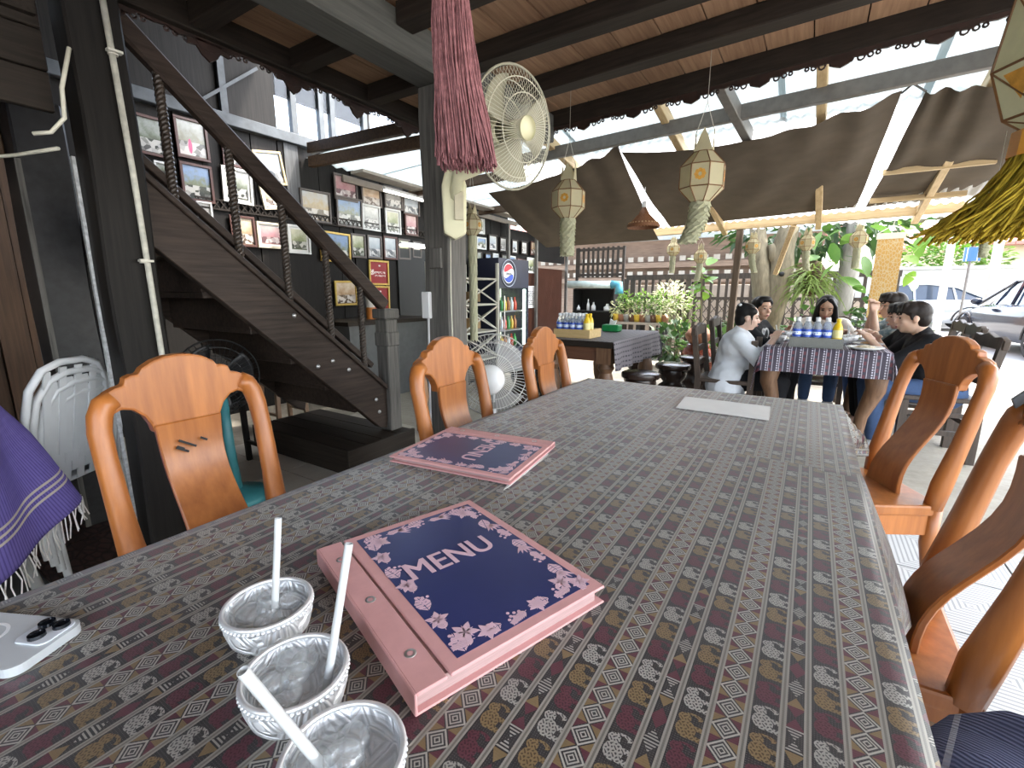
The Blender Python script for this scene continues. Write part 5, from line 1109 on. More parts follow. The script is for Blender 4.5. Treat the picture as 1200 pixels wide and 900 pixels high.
def simple_cloth(name, label, mat, x0, x1, y0, y1, z, dl, dr, dn, df, us=1, ph=0, corner=.0, notop=False):
    bm = B(); W = x1-x0; L = y1-y0
    def axis(a, n, lo, hi): return ([-lo+lo*i/6 for i in range(6)] if lo else [])+[a*i/n for i in range(n+1)]+([a+hi*(i+1)/6 for i in range(6)] if hi else [])
    su = axis(W, 20, dl, dr); sv = axis(L, 26, dn, df)
    def pt(s, t):
        ds = s-W if s > W else max(0, -s); dt = t-L if t > L else max(0, -t); sx_ = 1 if s > W else -1; sy_ = 1 if t > L else -1
        d = max(ds, dt)+corner*min(ds, dt)
        fo = lambda q, w: (.004*min(1, q*60)+.02*sstep(0, .25, q)*(1+math.sin(w*21+ph)))
        fx = fo(ds, t)+(.04*min(1, dt*8) if ds and dt else 0); fy = fo(dt, s)+(.04*min(1, ds*8) if ds and dt else 0)
        return Vector((x0+min(max(s,0),W)+sx_*fx*(ds > 0), y0+min(max(t,0),L)+sy_*fy*(dt > 0), z-d))
    g = [[bm.verts.new(pt(s, t)) for t in sv] for s in su]; uv = bm.loops.layers.uv.verify()
    for i in range(len(su)-1):
        for j in range(len(sv)-1):
            f = bm.faces.new((g[i][j], g[i+1][j], g[i+1][j+1], g[i][j+1]))
            for l, (a, b) in zip(f.loops, ((i,j), (i+1,j), (i+1,j+1), (i,j+1))): l[uv].uv = (su[a]*us, sv[b]*us)
    return tag(obj(name, bm, mat, smooth=True), label, 'tablecloth')
simple_cloth('tablecloth', 'grey-blue cloth with dashed border on the old bench table', GC, t3x0+.08, t3x1+.003, t3y0-.003, t3y1+.003, .7545, 0, .24, .0, .1, 1, 0, .55)
TRAYW = wood('pale_tray_wood', (.50,.34,.14), (.68,.50,.26), (2,20,20), .5)
BLUEW, nt, p = new_mat('clear_bottle', .08, 0, .5, Transmission_Weight=.8, IOR=1.25); p.inputs['Base Color'].default_value = (.85,.90,.95,1)
BLAB, nt, p = new_mat('blue_bottle_label', .35); t = nt.nodes.new('ShaderNodeTexCoord'); sp = nt.nodes.new('ShaderNodeSeparateXYZ'); nt.links.new(t.outputs['Object'], sp.inputs[0]); z = S(nt, sp.outputs[2]); f = noise(nt, t.outputs['Object'], 55, 2)
setc(nt, p, mixc(nt, ((z-.095).ab().lt(.012))*f.gt(.45), (.03,.09,.50), (.65,.75,.9)))
YEL = plain('yellow_drink', (.75,.50,.02), .2, 0, .05, 10); YELL = plain('pale_yellow_label', (.72,.66,.30), .4, 0, .1, 30); CAPB = plain('white_cap', (.75,.77,.80), .4)
def bottle(label, group, yellow=False):
    o = thing('water_bottle' if not yellow else 'juice_bottle', label, 'bottle', (0,0,0), 0, group)
    bm = B(); lathe(bm, [(0,.002), (.026,.0), (.031,.006), (.031,.045), (.029,.055), (.031,.065), (.031,.13), (.026,.155), (.013,.178), (.012,.19), (0,.19)], 14); obj('bottle_body', bm, YEL if yellow else BLUEW, o, smooth=True)
    bm = B(); lathe(bm, [(.0317,.068), (.0319,.07), (.0319,.122), (.0317,.124)], 14); obj('label_band', bm, YELL if yellow else BLAB, o, smooth=True)
    bm = B(); lathe(bm, [(.0145,.183), (.0148,.184), (.0148,.205), (0,.206)], 12); obj('cap', bm, YEL if yellow else CAPB, o, smooth=True); return o
def tray(name, label, x0, x1, y0, y1, z, h, mat):
    o = thing(name, label, 'tray', ((x0+x1)/2, (y0+y1)/2, z)); bm = B(); box(bm, x0, x1, y0, y1, z, z+.008); obj('base', bm, mat, o, world=True)
    for nm, b in (('side', (x0,x0+.01,y0,y1)), ('side', (x1-.01,x1,y0,y1)), ('end', (x0+.01,x1-.01,y0,y0+.01)), ('end', (x0+.01,x1-.01,y1-.01,y1))): bm = B(); box(bm, *b, z+.008, z+h); obj(nm, bm, mat, o, world=True)
    return o
z3 = .757
tray('wooden_tray', 'pale wooden tray of water bottles on the bench table', -1.95, -1.60, 3.755, 4.02, z3, .075, TRAYW)
wb = bottle('blue-labelled water bottle in the pale wooden tray', 'water bottles in the wooden tray'); first = True
for i in range(4):
    for j in range(3):
        loc = (-1.91+i*.064, 3.80+j*.068, z3+.0085)
        if first: wb.location = loc; first = False
        else: dup(wb, loc)
yb = bottle('yellow drink bottle in the pale wooden tray', 'yellow bottles in the wooden tray', True); yb.location = (-1.646, 3.80, z3+.0085); dup(yb, (-1.646, 3.87, z3+.0085))
TBX = thing('tissue_box', 'green tissue box with a tissue on the bench table', 'tissue box', (-1.72, 4.62, z3)); bm = B(); box(bm, -.09, .09, -.06, .06, 0, .07); obj('box_body', bm, plain('green_plastic', (.01,.22,.06), .4), TBX, bevel=.01); bm = B(); prism(bm, [(-.03,0), (.03,0), (.05,.05), (.01,.04), (-.02,.06)], (0,0,.068), (1,0,0), (0,0,1), (0,.02,0)); obj('tissue', bm, PAPER, TBX)
# turned round stools
STL = plain('glossy_dark_stool', (.028,.016,.012), .25, 0, .3, 10)
def rstool():
    o = thing('round_stool', 'glossy dark turned stool standing beside the old bench table', 'stool', (0,0,0), 0, 'turned stools by the bench table')
    bm = B(); lathe(bm, [(0,.40), (.155,.40), (.168,.41), (.172,.43), (.168,.448), (.155,.455), (0,.457)], 28); obj('seat', bm, STL, o, smooth=True, angle=.7)
    bm = B(); lathe(bm, [(0,0), (.12,0), (.13,.03), (.11,.07), (.14,.13), (.15,.18), (.13,.235), (.085,.27), (.12,.31), (.14,.36), (.13,.40)], 28); obj('pedestal', bm, STL, o, smooth=True); return o
rs = rstool(); rs.location = (-1.22, 4.05, 0)
rs['label'] = 'glossy dark turned stool at the hanging cloth corner of the bench table'
for x, y, lb in ((-1.10,4.72,'glossy dark turned stool at the middle of the bench table'), (-1.02,5.40,'glossy dark turned stool close to the red-brown jar'), (-2.25,3.75,'glossy dark turned stool on the wall side, by the table leg'), (-2.3,4.35,'glossy dark turned stool on the wall side, mid table'), (-1.65,5.3,'glossy dark turned stool at the garden end of the bench table')): dup(rs, (x, y, 0), None, lb)
# brown glazed jars with plants
JR = plain('brown_glazed_pottery', (.16,.035,.018), .18, 0, .3, 6); JT = plain('terracotta', (.28,.12,.06), .6, 0, .2, 10)
bm = B(); lathe(bm, [(0,0), (.13,0), (.17,.08), (.19,.2), (.185,.22), (.192,.235), (.188,.38), (.17,.46), (.13,.49), (.135,.52), (.12,.52), (.10,.47)], 28); o = tag(obj('glazed_jar', bm, JR, smooth=True), 'tall glossy red-brown water jar behind the round stools', 'jar'); o.location = (-1.13, 6.05, 0)
bm = B(); lathe(bm, [(0,.0), (.09,0), (.15,.08), (.16,.13), (.14,.15), (.10,.2), (.05,.22), (0,.225)], 24); o = tag(obj('jar_lid_pot', bm, JT, smooth=True), 'squat terracotta pot sitting on the red-brown jar', 'pot'); o.location = (-1.13, 6.05, .522)
# ================================================================== DINERS' TABLE
q0 = (-.27, 3.96); x0, x1, y0, y1 = -.27, .50, 3.97, 5.25
m, nt, p = new_mat('purple_check_cloth', .6); uvn = nt.nodes.new('ShaderNodeUVMap'); sp = nt.nodes.new('ShaderNodeSeparateXYZ'); nt.links.new(uvn.outputs[0], sp.inputs[0]); u = S(nt, sp.outputs[0]); v = S(nt, sp.outputs[1])
a = (u*14).fr(); ch1 = ((u*70).fr().lt(.6))*((v*56).fr().lt(.6)); st1 = (a.gt(.32)*a.lt(.62)); st2 = a.gt(.70)*a.lt(.92)
c = mixc(nt, st1*ch1, (.045,.035,.055), (.50,.48,.55)); c = mixc(nt, st2*((v*22).fr().lt(.55)), c, (.12,.035,.05)); c = mixc(nt, (a.lt(.06)).mx((a-.66).ab().lt(.03)), c, (.42,.40,.46)); setc(nt, p, c); PCH = m
T2 = thing('diners_table', 'wooden table with curved legs under a purple check cloth', 'table', ((x0+x1)/2, (y0+y1)/2, 0))
bm = B(); box(bm, x0, x1, y0, y1, .71, .752); obj('tabletop', bm, OLDW, T2, bevel=.005, world=True)
bm = B(); box(bm, x0+.05, x1-.05, y0+.05, y0+.08, .60, .71); box(bm, x0+.05, x1-.05, y1-.08, y1-.05, .60, .71); obj('apron', bm, OLDW, T2, world=True)
for sxx, x in ((-1, x0+.09), (1, x1-.09)):
    for syy, y in ((-1, y0+.09), (1, y1-.09)):
        bm = B(); pts = [(x,y,.71), (x+sxx*.03,y+syy*.02,.60), (x+sxx*.035,y+syy*.02,.48), (x-sxx*.02,y-syy*.01,.28), (x-sxx*.03,y,.12), (x+sxx*.02,y,.0)]; tube(bm, pts, [.07,.075,.06,.04,.035,.05], 10); obj('leg', bm, OLDW, T2, smooth=True, world=True)
simple_cloth('tablecloth', 'purple and white check cloth on the diners table', PCH, x0-.003, x1+.003, y0-.003, y1+.003, .7545, .18, .18, .18, .1, 1, 1, .9)
zt2 = .757
GRYW = wood('grey_woven_basket', (.10,.10,.09), (.26,.27,.25), (90,90,90), .8, .6)
tray('woven_tray', 'grey woven tray of water bottles on the diners table', -.11, .225, 4.03, 4.27, zt2, .07, GRYW)
w2 = dup(wb, (-.065, 4.075, zt2+.0085), None, 'blue-labelled water bottle in the grey woven tray', 'water bottles in the woven tray')
for i in range(4):
    for j in range(3):
        if i or j: dup(w2, (-.065+i*.062, 4.075+j*.066, zt2+.0085))
dup(yb, (.183, 4.075, zt2+.0085), None, 'yellow drink bottle at the end of the grey woven tray', 'yellow bottle in the woven tray')
PLM = plain('white_crockery', (.74,.74,.72), .25, 0, .03, 10)
def plate(label, x, y, r, food=None):
    o = thing('plate', label, 'plate', (x, y, zt2), 0, 'crockery on the diners table'); bm = B(); lathe(bm, [(0,.0), (r*.6,.0), (r,.018), (r*.99,.021), (r*.6,.006), (0,.006)], 24); obj('dish', bm, PLM, o, smooth=True)
    if food: bm = B(); ball(bm, (0,0,.012), (r*.55, r*.45, .022), 10); obj('food', bm, plain('food_%d' % int(x*1000), food, .6, 0, .4, 60), o, smooth=True)
plate('white plate near the cloth corner of the diners table', .36, 4.10, .11, (.5,.42,.3)); plate('white plate before the man in black', .40, 4.42, .10, (.35,.2,.08)); plate('white plate beside the grey tray', -.17, 4.55, .10, (.5,.45,.35)); plate('white plate in front of the girl in white', .12, 5.05, .10, (.4,.25,.1)); plate('white plate between the bottles and the man in glasses', .33, 4.80, .11, (.3,.3,.1))
for i, (x, y) in enumerate(((.25,4.45), (-.19,4.30), (-.14,4.78), (.30,4.62))):
    o = thing('silver_cup', 'small silver bowl among the plates on the diners table', 'bowl', (x, y, zt2), 0, 'silver bowls on the diners table'); bm = B(); lathe(bm, [(0,0), (.03,0), (.05,.03), (.055,.06), (.052,.06), (.046,.03), (0,.006)], 20); obj('bowl_body', bm, SILV, o, smooth=True); bm = B(); tube(bm, [(0,0,.01), (.03*(-1)**i,.02,.14)], .004, 6); obj('straw', bm, STRW, o)
# ================================================================== dark chairs of the diners
CHD = wood('dark_chair_wood', (.03,.02,.014), (.085,.058,.042), (20,20,1.5), .5, .2)
def dark_chair(label, loc, rz_, arm=False, h=.90):
    """faces +y"""
    c = thing('wooden_chair', label, 'chair', loc, rz_)
    bm = B(); box(bm, -.22, .22, -.21, .22, .42, .45); obj('seat', bm, CHD, c, bevel=.005)
    for s in (-1, 1):
        bm = B(); bar(bm, (s*.20,-.20,0), (s*.20,-.20,.44), .045, .045, (0,1,0)); bar(bm, (s*.20,-.20,.44), (s*.20,-.26,h), .045, .04, (0,1,0)); obj('rear_post', bm, CHD, c)
        bm = B(); bar(bm, (s*.20,.20,0), (s*.20,.20,.42 if not arm else .78), .045, .045, (0,1,0)); obj('leg', bm, CHD, c)
        bm = B(); bar(bm, (s*.20,-.18,.20), (s*.20,.18,.20), .025, .035); bar(bm, (s*.20,-.18,.33), (s*.20,.18,.33), .02, .03); obj('side_stretcher', bm, CHD, c)
    bm = B(); bar(bm, (-.18,.20,.25), (.18,.20,.25), .025, .035); obj('front_stretcher', bm, CHD, c); bm = B(); bar(bm, (-.18,-.20,.25), (.18,-.20,.25), .025, .035); obj('rear_stretcher', bm, CHD, c)
    for z in (.56, .68): bm = B(); bar(bm, (-.18,-.215-(z-.45)*.13,z), (.18,-.215-(z-.45)*.13,z), .02, .05); obj('back_slat', bm, CHD, c)
    bm = B(); prism(bm, [(-.23,h-.07), (.23,h-.07), (.24,h-.01), (.18,h+.015), (.1,h+.005), (0,h+.03), (-.1,h+.005), (-.18,h+.015), (-.24,h-.01)], (0,-.275,0), (1,0,0), (0,0,1), (0,.035,0)); obj('crest_rail', bm, CHD, c, bevel=.004)
    return c
dark_chair('dark wooden tall-posted chair of the woman in the white shirt', (-.54, 4.28, 0), -PI/2, True, .87)
dark_chair('dark wooden chair of the man in the printed black shirt', (-.52, 4.95, 0), -PI/2)
dark_chair('dark wooden chair of the girl in white', (.13, 5.72, 0), PI)
dark_chair('dark carved chair of the man in the plain black shirt', (.80, 4.38, 0), PI/2+.12, False, .86)
dark_chair('dark chair of the half-hidden diner between two men', (.82, 4.88, 0), PI/2)
dark_chair('dark chair of the man in glasses', (.84, 5.38, 0), PI/2)
# ================================================================== PEOPLE
def remeshed(bm, name, vox, mat, smooth=4):
    me = bpy.data.meshes.new(name); bmesh.ops.recalc_face_normals(bm, faces=bm.faces); bm.to_mesh(me); bm.free(); o = bpy.data.objects.new('tmp', me); COL.objects.link(o)
    r = o.modifiers.new('r', 'REMESH'); r.mode = 'VOXEL'; r.voxel_size = vox; r.use_smooth_shade = True
    s = o.modifiers.new('s', 'SMOOTH'); s.iterations = smooth; s.factor = .5
    dg = bpy.context.evaluated_depsgraph_get(); out = bpy.data.meshes.new_from_object(o.evaluated_get(dg)); bpy.data.objects.remove(o); bpy.data.meshes.remove(me)
    out.materials.clear(); out.materials.append(mat); out.name = name; out.polygons.foreach_set('use_smooth', [True]*len(out.polygons)); return out
def ik(a, b, l1, l2, pole):
    d = b-a; L = min(d.length, (l1+l2)*.999); d.normalize(); x = (l1*l1-l2*l2+L*L)/(2*L); h = math.sqrt(max(0, l1*l1-x*x)); pp = pole-d*pole.dot(d); pp.normalize(); return a+d*x+pp*h, a+d*L
def skin(name, c): m = plain(name, c, .5, 0, .06, 20); m.node_tree.nodes['Principled BSDF'].inputs['Subsurface Weight'].default_value = .08; return m
def hand(bm, wrist, fwd, up, s=1, curl=.6, thumb=1):
    """palm, four unequal bent fingers and a thumb leaving the side of the palm"""
    f = fwd.normalized(); sd = f.cross(up).normalized(); u = sd.cross(f)
    for k, off in enumerate((-.027, -.009, .009, .027)):
        capsule(bm, wrist+sd*off*.5*s, wrist+f*.078*s+sd*off*s, .017*s, .012*s, 8)
        L = (.062, .072, .078, .066)[k]*s; a = wrist+f*.08*s+sd*off*s
        d1 = (f*math.cos(curl*.6)-u*math.sin(curl*.6)); b = a+d1*L*.5; d2 = (f*math.cos(curl*1.5)-u*math.sin(curl*1.5)); c = b+d2*L*.32; d3 = (f*math.cos(curl*2.2)-u*math.sin(curl*2.2))
        capsule(bm, a, b, .0095*s, .0085*s, 8); capsule(bm, b, c, .0085*s, .008*s, 8); capsule(bm, c, c+d3*L*.22, .008*s, .007*s, 8)
    a = wrist+f*.022*s+sd*thumb*.026*s; b = a+(f*.6+sd*thumb*.7-u*.25).normalized()*.038*s; capsule(bm, a, b, .014*s, .011*s, 8); capsule(bm, b, b+(f*.9+sd*thumb*.2-u*.3).normalized()*.032*s, .010*s, .008*s, 8)
HAIR = plain('black_hair', (.010,.009,.009), .45, 0, .4, 60, vec=(6,6,1), spec=.2); HAIRB = plain('brown_black_hair', (.016,.011,.009), .5, 0, .4, 60, vec=(6,6,1), spec=.2); EYE = plain('dark_eye', (.01,.008,.008), .2); LIP = plain('lip', (.36,.12,.11), .5); BROW = plain('brow', (.02,.014,.012), .7)
def person(label, hip, yaw, lean, shirt, skinm, hair, head_yaw=0, head_pitch=0, lh=None, rh=None, s=1.0, fat=1.0, fem=False, trousers=None, sleeve=.55, hairstyle='short', shoes=None, knee=.43, glasses=False, feetback=0.05, lpole=None, rpole=None, headfwd=0, shirt_long=0):
    """seated figure; hip = seat point; yaw: facing direction angle of local +y"""
    R = Matrix.Rotation(yaw, 3, 'Z'); base = Vector(hip)
    def W(x, y, z): return base+R @ Vector((x*s, y*s, z*s))
    def Wv(x, y, z): return R @ Vector((x, y, z))
    def tor(x, y, z): c, q = math.cos(lean), math.sin(lean); return (x, y*c+z*q, z*c-y*q)
    sw = .165 if fem else .19; pel = W(0,0,.09); chest = W(*tor(0,.0,.40)); neck = W(*tor(0,-.005,.535)); hc = W(*tor(0,.035+headfwd,.665))
    sh = {k: W(*tor(k*sw,-.005,.475)) for k in (-1, 1)}
    HR = Matrix.Rotation(yaw+head_yaw, 3, 'Z') @ Matrix.Rotation(-head_pitch, 3, 'X')
    def Hd(x, y, z): return hc+HR @ Vector((x*s, y*s, z*s))
    H4 = HR.to_4x4()
    bm = B()
    capsule(bm, W(-.08,0,.09), W(.08,0,.09), .12*s*fat, .12*s*fat); capsule(bm, pel, W(*tor(0,.01,.25)), .125*s*fat, .12*s*fat); capsule(bm, W(*tor(-.06,0,.40)), W(*tor(.06,0,.40)), .11*s*fat, .11*s*fat); capsule(bm, W(*tor(0,0,.25)), chest, .12*s*fat, .115*s*fat)
    capsule(bm, sh[-1], sh[1], .058*s, .058*s); capsule(bm, W(*tor(0,-.01,.48)), W(*tor(0,.012+headfwd*.6,.59)), .056*s, .052*s)
    # head
    ball(bm, Hd(0,-.008,.03), (.076*s,.092*s,.088*s), 20, H4); ball(bm, Hd(0,.012,-.03), (.064*s,.075*s,.082*s), 20, H4); ball(bm, Hd(0,.045,-.085), (.030*s,.028*s,.024*s), 12, H4)
    capsule(bm, Hd(0,.080,.008), Hd(0,.100,-.026), .009*s, .013*s, 8); ball(bm, Hd(0,.082,-.060), (.022*s,.012*s,.011*s), 10, H4)
    for k in (-1, 1):
        ball(bm, Hd(k*.077,-.006,-.005), (.010*s,.020*s,.032*s), 10, H4); ball(bm, Hd(k*.034,.073,.027), (.022*s,.012*s,.008*s), 10, H4); ball(bm, Hd(k*.040,.055,-.025), (.022*s,.022*s,.022*s), 10, H4)
    arms = {}
    for k, tgt, pole in ((-1, lh, lpole), (1, rh, rpole)):
        if tgt is None: tgt = W(k*.14,.36,.17)
        pole = Vector(pole) if pole else Wv(k*.7,-.2,-.9)
        el, wr = ik(sh[k], Vector(tgt), .28*s, .25*s, pole); arms[k] = (el, wr)
        capsule(bm, sh[k], el, .050*s*(1+(fat-1)*.6), .040*s*(1+(fat-1)*.5)); capsule(bm, el, el.lerp(wr,.35), .040*s, .040*s*(1+(fat-1)*.4)); capsule(bm, el.lerp(wr,.35), wr, .040*s, .026*s)
        hand(bm, wr, (wr-el), Vector((0,0,1)), s*1.0, .7, -k if (wr-el).cross(Vector((0,0,1))).dot(Wv(1,0,0)) > 0 else k)
    kn = {}; an = {}
    for k in (-1, 1):
        kn[k] = W(k*.11,knee,.09); an[k] = W(k*.11,knee-feetback,-.33); capsule(bm, W(k*.09,0,.09), kn[k], .088*s*fat, .060*s); capsule(bm, kn[k], an[k], .055*s, .036*s); capsule(bm, an[k]+Vector((0,0,-.03)), an[k]+Wv(0,.14*s,-.045), .036*s, .028*s)
    P = obj('person', remeshed(bm, 'person', .0075, skinm, 3), None); tag(P, label, 'person', 'people dining')
    # shirt
    bm = B(); g = .016
    capsule(bm, W(-.07,0,.12), W(.07,0,.12), (.122+g)*s*fat, (.122+g)*s*fat); capsule(bm, W(*tor(0,.0,.14)), W(*tor(0,.01,.27)), (.125+g)*s*fat, (.122+g)*s*fat); capsule(bm, W(*tor(-.065,0,.40)), W(*tor(.065,0,.40)), (.11+g)*s*fat, (.11+g)*s*fat); capsule(bm, W(*tor(0,0,.25)), chest, (.12+g)*s*fat, (.115+g)*s*fat)
    capsule(bm, sh[-1], sh[1], .058*s+g, .058*s+g); capsule(bm, W(*tor(0,-.012,.47)), W(*tor(0,-.004,.535)), .075*s, .064*s)
    if shirt_long: capsule(bm, W(-.08,-.02,.02), W(.08,-.02,.02), .15*s*fat, .15*s*fat)
    for k in (-1, 1):
        el, wr = arms[k]; full = sh[k].lerp(el, min(1, sleeve*1.8)); capsule(bm, sh[k], full, .052*s*(1+(fat-1)*.6)+g, (.044+.006)*s*(1+(fat-1)*.5)+g)
        if sleeve > .6: capsule(bm, el, el.lerp(wr, (sleeve-.55)/.45), .042*s+g, .038*s+g)
    obj('shirt', remeshed(bm, 'shirt', .011, shirt, 3), None, P)
    if trousers:
        bm = B()
        for k in (-1, 1): capsule(bm, W(k*.09,0,.09), kn[k], .10*s*fat, .075*s); capsule(bm, kn[k], kn[k].lerp(an[k], .9), .072*s, .055*s)
        capsule(bm, W(-.08,-.01,.09), W(.08,-.01,.09), .13*s*fat, .13*s*fat); obj('trousers', remeshed(bm, 'trousers', .012, trousers, 3), None, P)
    if shoes:
        for k in (-1, 1): bm = B(); capsule(bm, an[k]+Vector((0,0,-.035))-Wv(0,.03*s,0), an[k]+Wv(0,.15*s,-.05), .050*s, .044*s); capsule(bm, an[k], an[k]+Vector((0,0,-.04)), .05*s, .05*s); obj('shoe', remeshed(bm, 'shoe', .01, shoes, 2), None, P)
    # hair
    bm = B(); ball(bm, Hd(0,-.026,.045), (.086*s,.093*s,.086*s), 20, H4)
    if hairstyle in ('short', 'fringe'):
        ball(bm, Hd(0,-.055,-.005), (.078*s,.060*s,.075*s), 16, H4); ball(bm, Hd(0,.022,.094), (.072*s,.068*s,.038*s), 16, H4)
        for k in (-1, 1): ball(bm, Hd(k*.062,.020,.062), (.024*s,.050*s,.042*s), 12, H4); ball(bm, Hd(k*.074,.018,.02), (.008*s,.014*s,.035*s), 8, H4)
        if hairstyle == 'fringe':
            for i in range(7): x = -.055+i*.0185; capsule(bm, Hd(x,.055,.105), Hd(x*1.15,.088-.25*abs(x),.052-.01*(i % 2)), .019*s, .010*s, 8)
    elif hairstyle == 'bun':
        ball(bm, Hd(0,-.065,.085), (.055*s,.05*s,.05*s), 14, H4); ball(bm, Hd(0,-.05,-.01), (.080*s,.062*s,.085*s), 16, H4); capsule(bm, Hd(.07,.03,.05), Hd(.078,.036,-.06), .012*s, .005*s, 8)
        for k in (-1, 1): ball(bm, Hd(k*.058,.012,.062), (.030*s,.058*s,.040*s), 12, H4)
    else:
        for k in (-1, 1):
            capsule(bm, Hd(k*.030,.035,.100), Hd(k*.074,.025,.02), .026*s, .024*s); capsule(bm, Hd(k*.074,.025,.02), Hd(k*.085,.015,-.10), .026*s, .032*s); capsule(bm, Hd(k*.085,.015,-.10), Hd(k*.090,.01,-.23), .034*s, .026*s); capsule(bm, Hd(k*.05,-.06,.03), Hd(k*.065,-.05,-.2), .05*s, .04*s)
    hm = obj('hair', remeshed(bm, 'hair', .007, hair, 2), None, P)
    if hairstyle == 'bun': bm = B(); bar(bm, Hd(-.05,-.085,.105), Hd(.05,-.085,.105), .03*s, .03*s); obj('hair_clip', bm, plain('grey_clip', (.55,.56,.58), .3), hm, bevel=.008)
    for k in (-1, 1):
        bm = B(); ball(bm, Hd(k*.032,.079,.006), (.014*s,.006*s,.0055*s), 10, H4); obj('eye', bm, EYE, P, smooth=True)
        bm = B(); capsule(bm, Hd(k*.018,.089,.030), Hd(k*.050,.076,.033), .0042*s, .003*s, 6); obj('eyebrow', bm, BROW, P, smooth=True)
    bm = B(); ball(bm, Hd(0,.092,-.058), (.020*s,.006*s,.005*s), 10, H4); ball(bm, Hd(0,.091,-.066), (.017*s,.006*s,.005*s), 10, H4); obj('mouth', bm, LIP, P, smooth=True)
    if glasses:
        bm = B()
        for k in (-1, 1):
            tube(bm, [Hd(k*.034+.026*math.cos(a*PI/8),.096,.006+.021*math.sin(a*PI/8)) for a in range(16)], .002*s, 5, close=True); tube(bm, [Hd(k*.060,.094,.010), Hd(k*.079,.02,.012)], .002*s, 5)
        tube(bm, [Hd(-.008,.098,.01), Hd(.008,.098,.01)], .002*s, 5); obj('glasses', bm, plain('thin_metal_glasses', (.3,.28,.26), .3, .6), P)
    return P, W, Hd
SK1 = skin('fair_skin', (.60,.40,.31)); SK2 = skin('tan_skin', (.46,.27,.18)); SK3 = skin('light_tan_skin', (.56,.36,.26)); JEAN = clothmat('blue_denim', (.06,.10,.20)); BLKT = clothmat('black_trousers', (.015,.015,.018)); SHOE = plain('white_trainer', (.6,.6,.6), .6)
WSH = clothmat('white_cotton_shirt', (.66,.69,.74), .8, 0, .05, 20); BTEE = clothmat('black_cotton', (.013,.013,.015)); WTEE = clothmat('cream_tee', (.70,.66,.60)); 
DEN, nt, p = new_mat('grey_green_patterned_shirt', .85); f = noise(nt, coord(nt), 22, 3); setc(nt, p, ramp(nt, f, ((.4, (.10,.15,.17)), (.55, (.25,.30,.30)), (.62, (.42,.42,.36)))))
person('woman in a loose white shirt with her hair clipped up, seated in profile', (-.53, 4.28, .36), -PI/2+.12, .12, WSH, SK1, HAIR, 0.0, .12, lh=None, rh=(-.22,4.20,.79), s=.90, fat=1.22, fem=True, trousers=BLKT, sleeve=.78, hairstyle='bun', shirt_long=1)
pr, W_, Hd_ = person('young man in a black shirt with a white print, looking across the table', (-.48, 4.96, .40), -PI/2-.35, .12, BTEE, SK2, HAIR, -.45, 0, s=.92, trousers=BLKT, hairstyle='short', rh=(-.14,4.85,.80), lh=(-.15,5.05,.80))
bm = B()
for (x, z, r) in ((-.03,.40,.045), (.06,.30,.035), (.03,.43,.02)): tube(bm, [W_(x+r*math.cos(a*PI/8), .165+.00*a, z+r*1.3*math.sin(a*PI/8)) for a in range(16)], .010, 5, close=True)
obj('shirt_print', bm, plain('white_print', (.55,.55,.55)), pr)
pg, W_, Hd_ = person('girl with long black hair in a white tee bending over her plate', (.13, 5.62, .42), PI, .24, WTEE, SK2, HAIR, 0, .38, s=.92, fem=True, trousers=JEAN, hairstyle='long', shoes=SHOE, lh=(.30,5.17,.79), rh=(-.05,5.17,.79), knee=.42)
person('man in glasses and a grey-green patterned shirt resting chin on clasped hands', (.80, 5.36, .42), PI/2+.25, .26, DEN, SK3, HAIRB, .10, .05, s=.97, trousers=JEAN, hairstyle='fringe', glasses=True, lh=(.47,5.14,.985), rh=(.47,5.21,.985), lpole=(-.35,-.3,-1), rpole=(-.35,.1,-1), sleeve=.5)
person('half-hidden dark-haired diner in black between two men', (.79, 4.86, .39), PI/2+.15, .24, BTEE, SK1, HAIR, .05, .10, s=.90, fem=True, trousers=BLKT, hairstyle='fringe', lh=(.42,4.75,.79), rh=(.45,4.95,.79))
person('man in a plain black shirt leaning on the table, seen in profile', (.84, 4.38, .38), PI/2+.10, .30, BTEE, SK3, HAIRB, .0, .06, s=.95, fat=1.05, trousers=JEAN, hairstyle='fringe', shoes=SHOE, lh=(.41,4.30,.80), rh=(.46,4.55,.80), knee=.42, sleeve=.5)
# ================================================================== BACK GARDEN
TRL = wood('dark_trellis_wood', (.03,.022,.016), (.075,.055,.042), (20,20,1.5), .6, .2)
LFA = leafmat('leaf_mid_green', (.05,.13,.025), (.14,.26,.05)); LFB = leafmat('leaf_bright_green', (.08,.19,.02), (.19,.31,.045)); LFD = leafmat('leaf_dark_green', (.02,.055,.015), (.06,.12,.03)); LFY = leafmat('leaf_pale_bloom', (.45,.48,.22), (.75,.75,.55)); BARK = wood('mossy_bark', (.10,.085,.05), (.26,.22,.14), (9,9,2), .85, .9, scale=3)
def leafmesh(L, W, name, mat, bend=.25):
    bm = B(); n = 5; rows = []
    for i in range(n+1):
        t = i/n; w_ = W*math.sin(PI*min(1, t*.92+.06))**.8; rows.append([bm.verts.new((-w_, L*t, -bend*L*t*t+.15*w_)), bm.verts.new((0, L*t, -bend*L*t*t)), bm.verts.new((w_, L*t, -bend*L*t*t+.15*w_))])
    for a, b in zip(rows, rows[1:]): bm.faces.new((a[0],a[1],b[1],b[0])); bm.faces.new((a[1],a[2],b[2],b[1]))
    me = mesh_of(bm, name, True); me.materials.append(mat); return me
def put_leaf(me, parent, p, rr, name='leaf', s=1, up=.2, az=None):
    o = obj(name, me, None, parent); o.location = Vector(p)-parent.location; a = rr.random()*2*PI if az is None else az; o.rotation_euler = (rr.uniform(-.7,.5)+up, rr.uniform(-.5,.5), a); o.scale = [s*rr.uniform(.75,1.2)]*3; return o
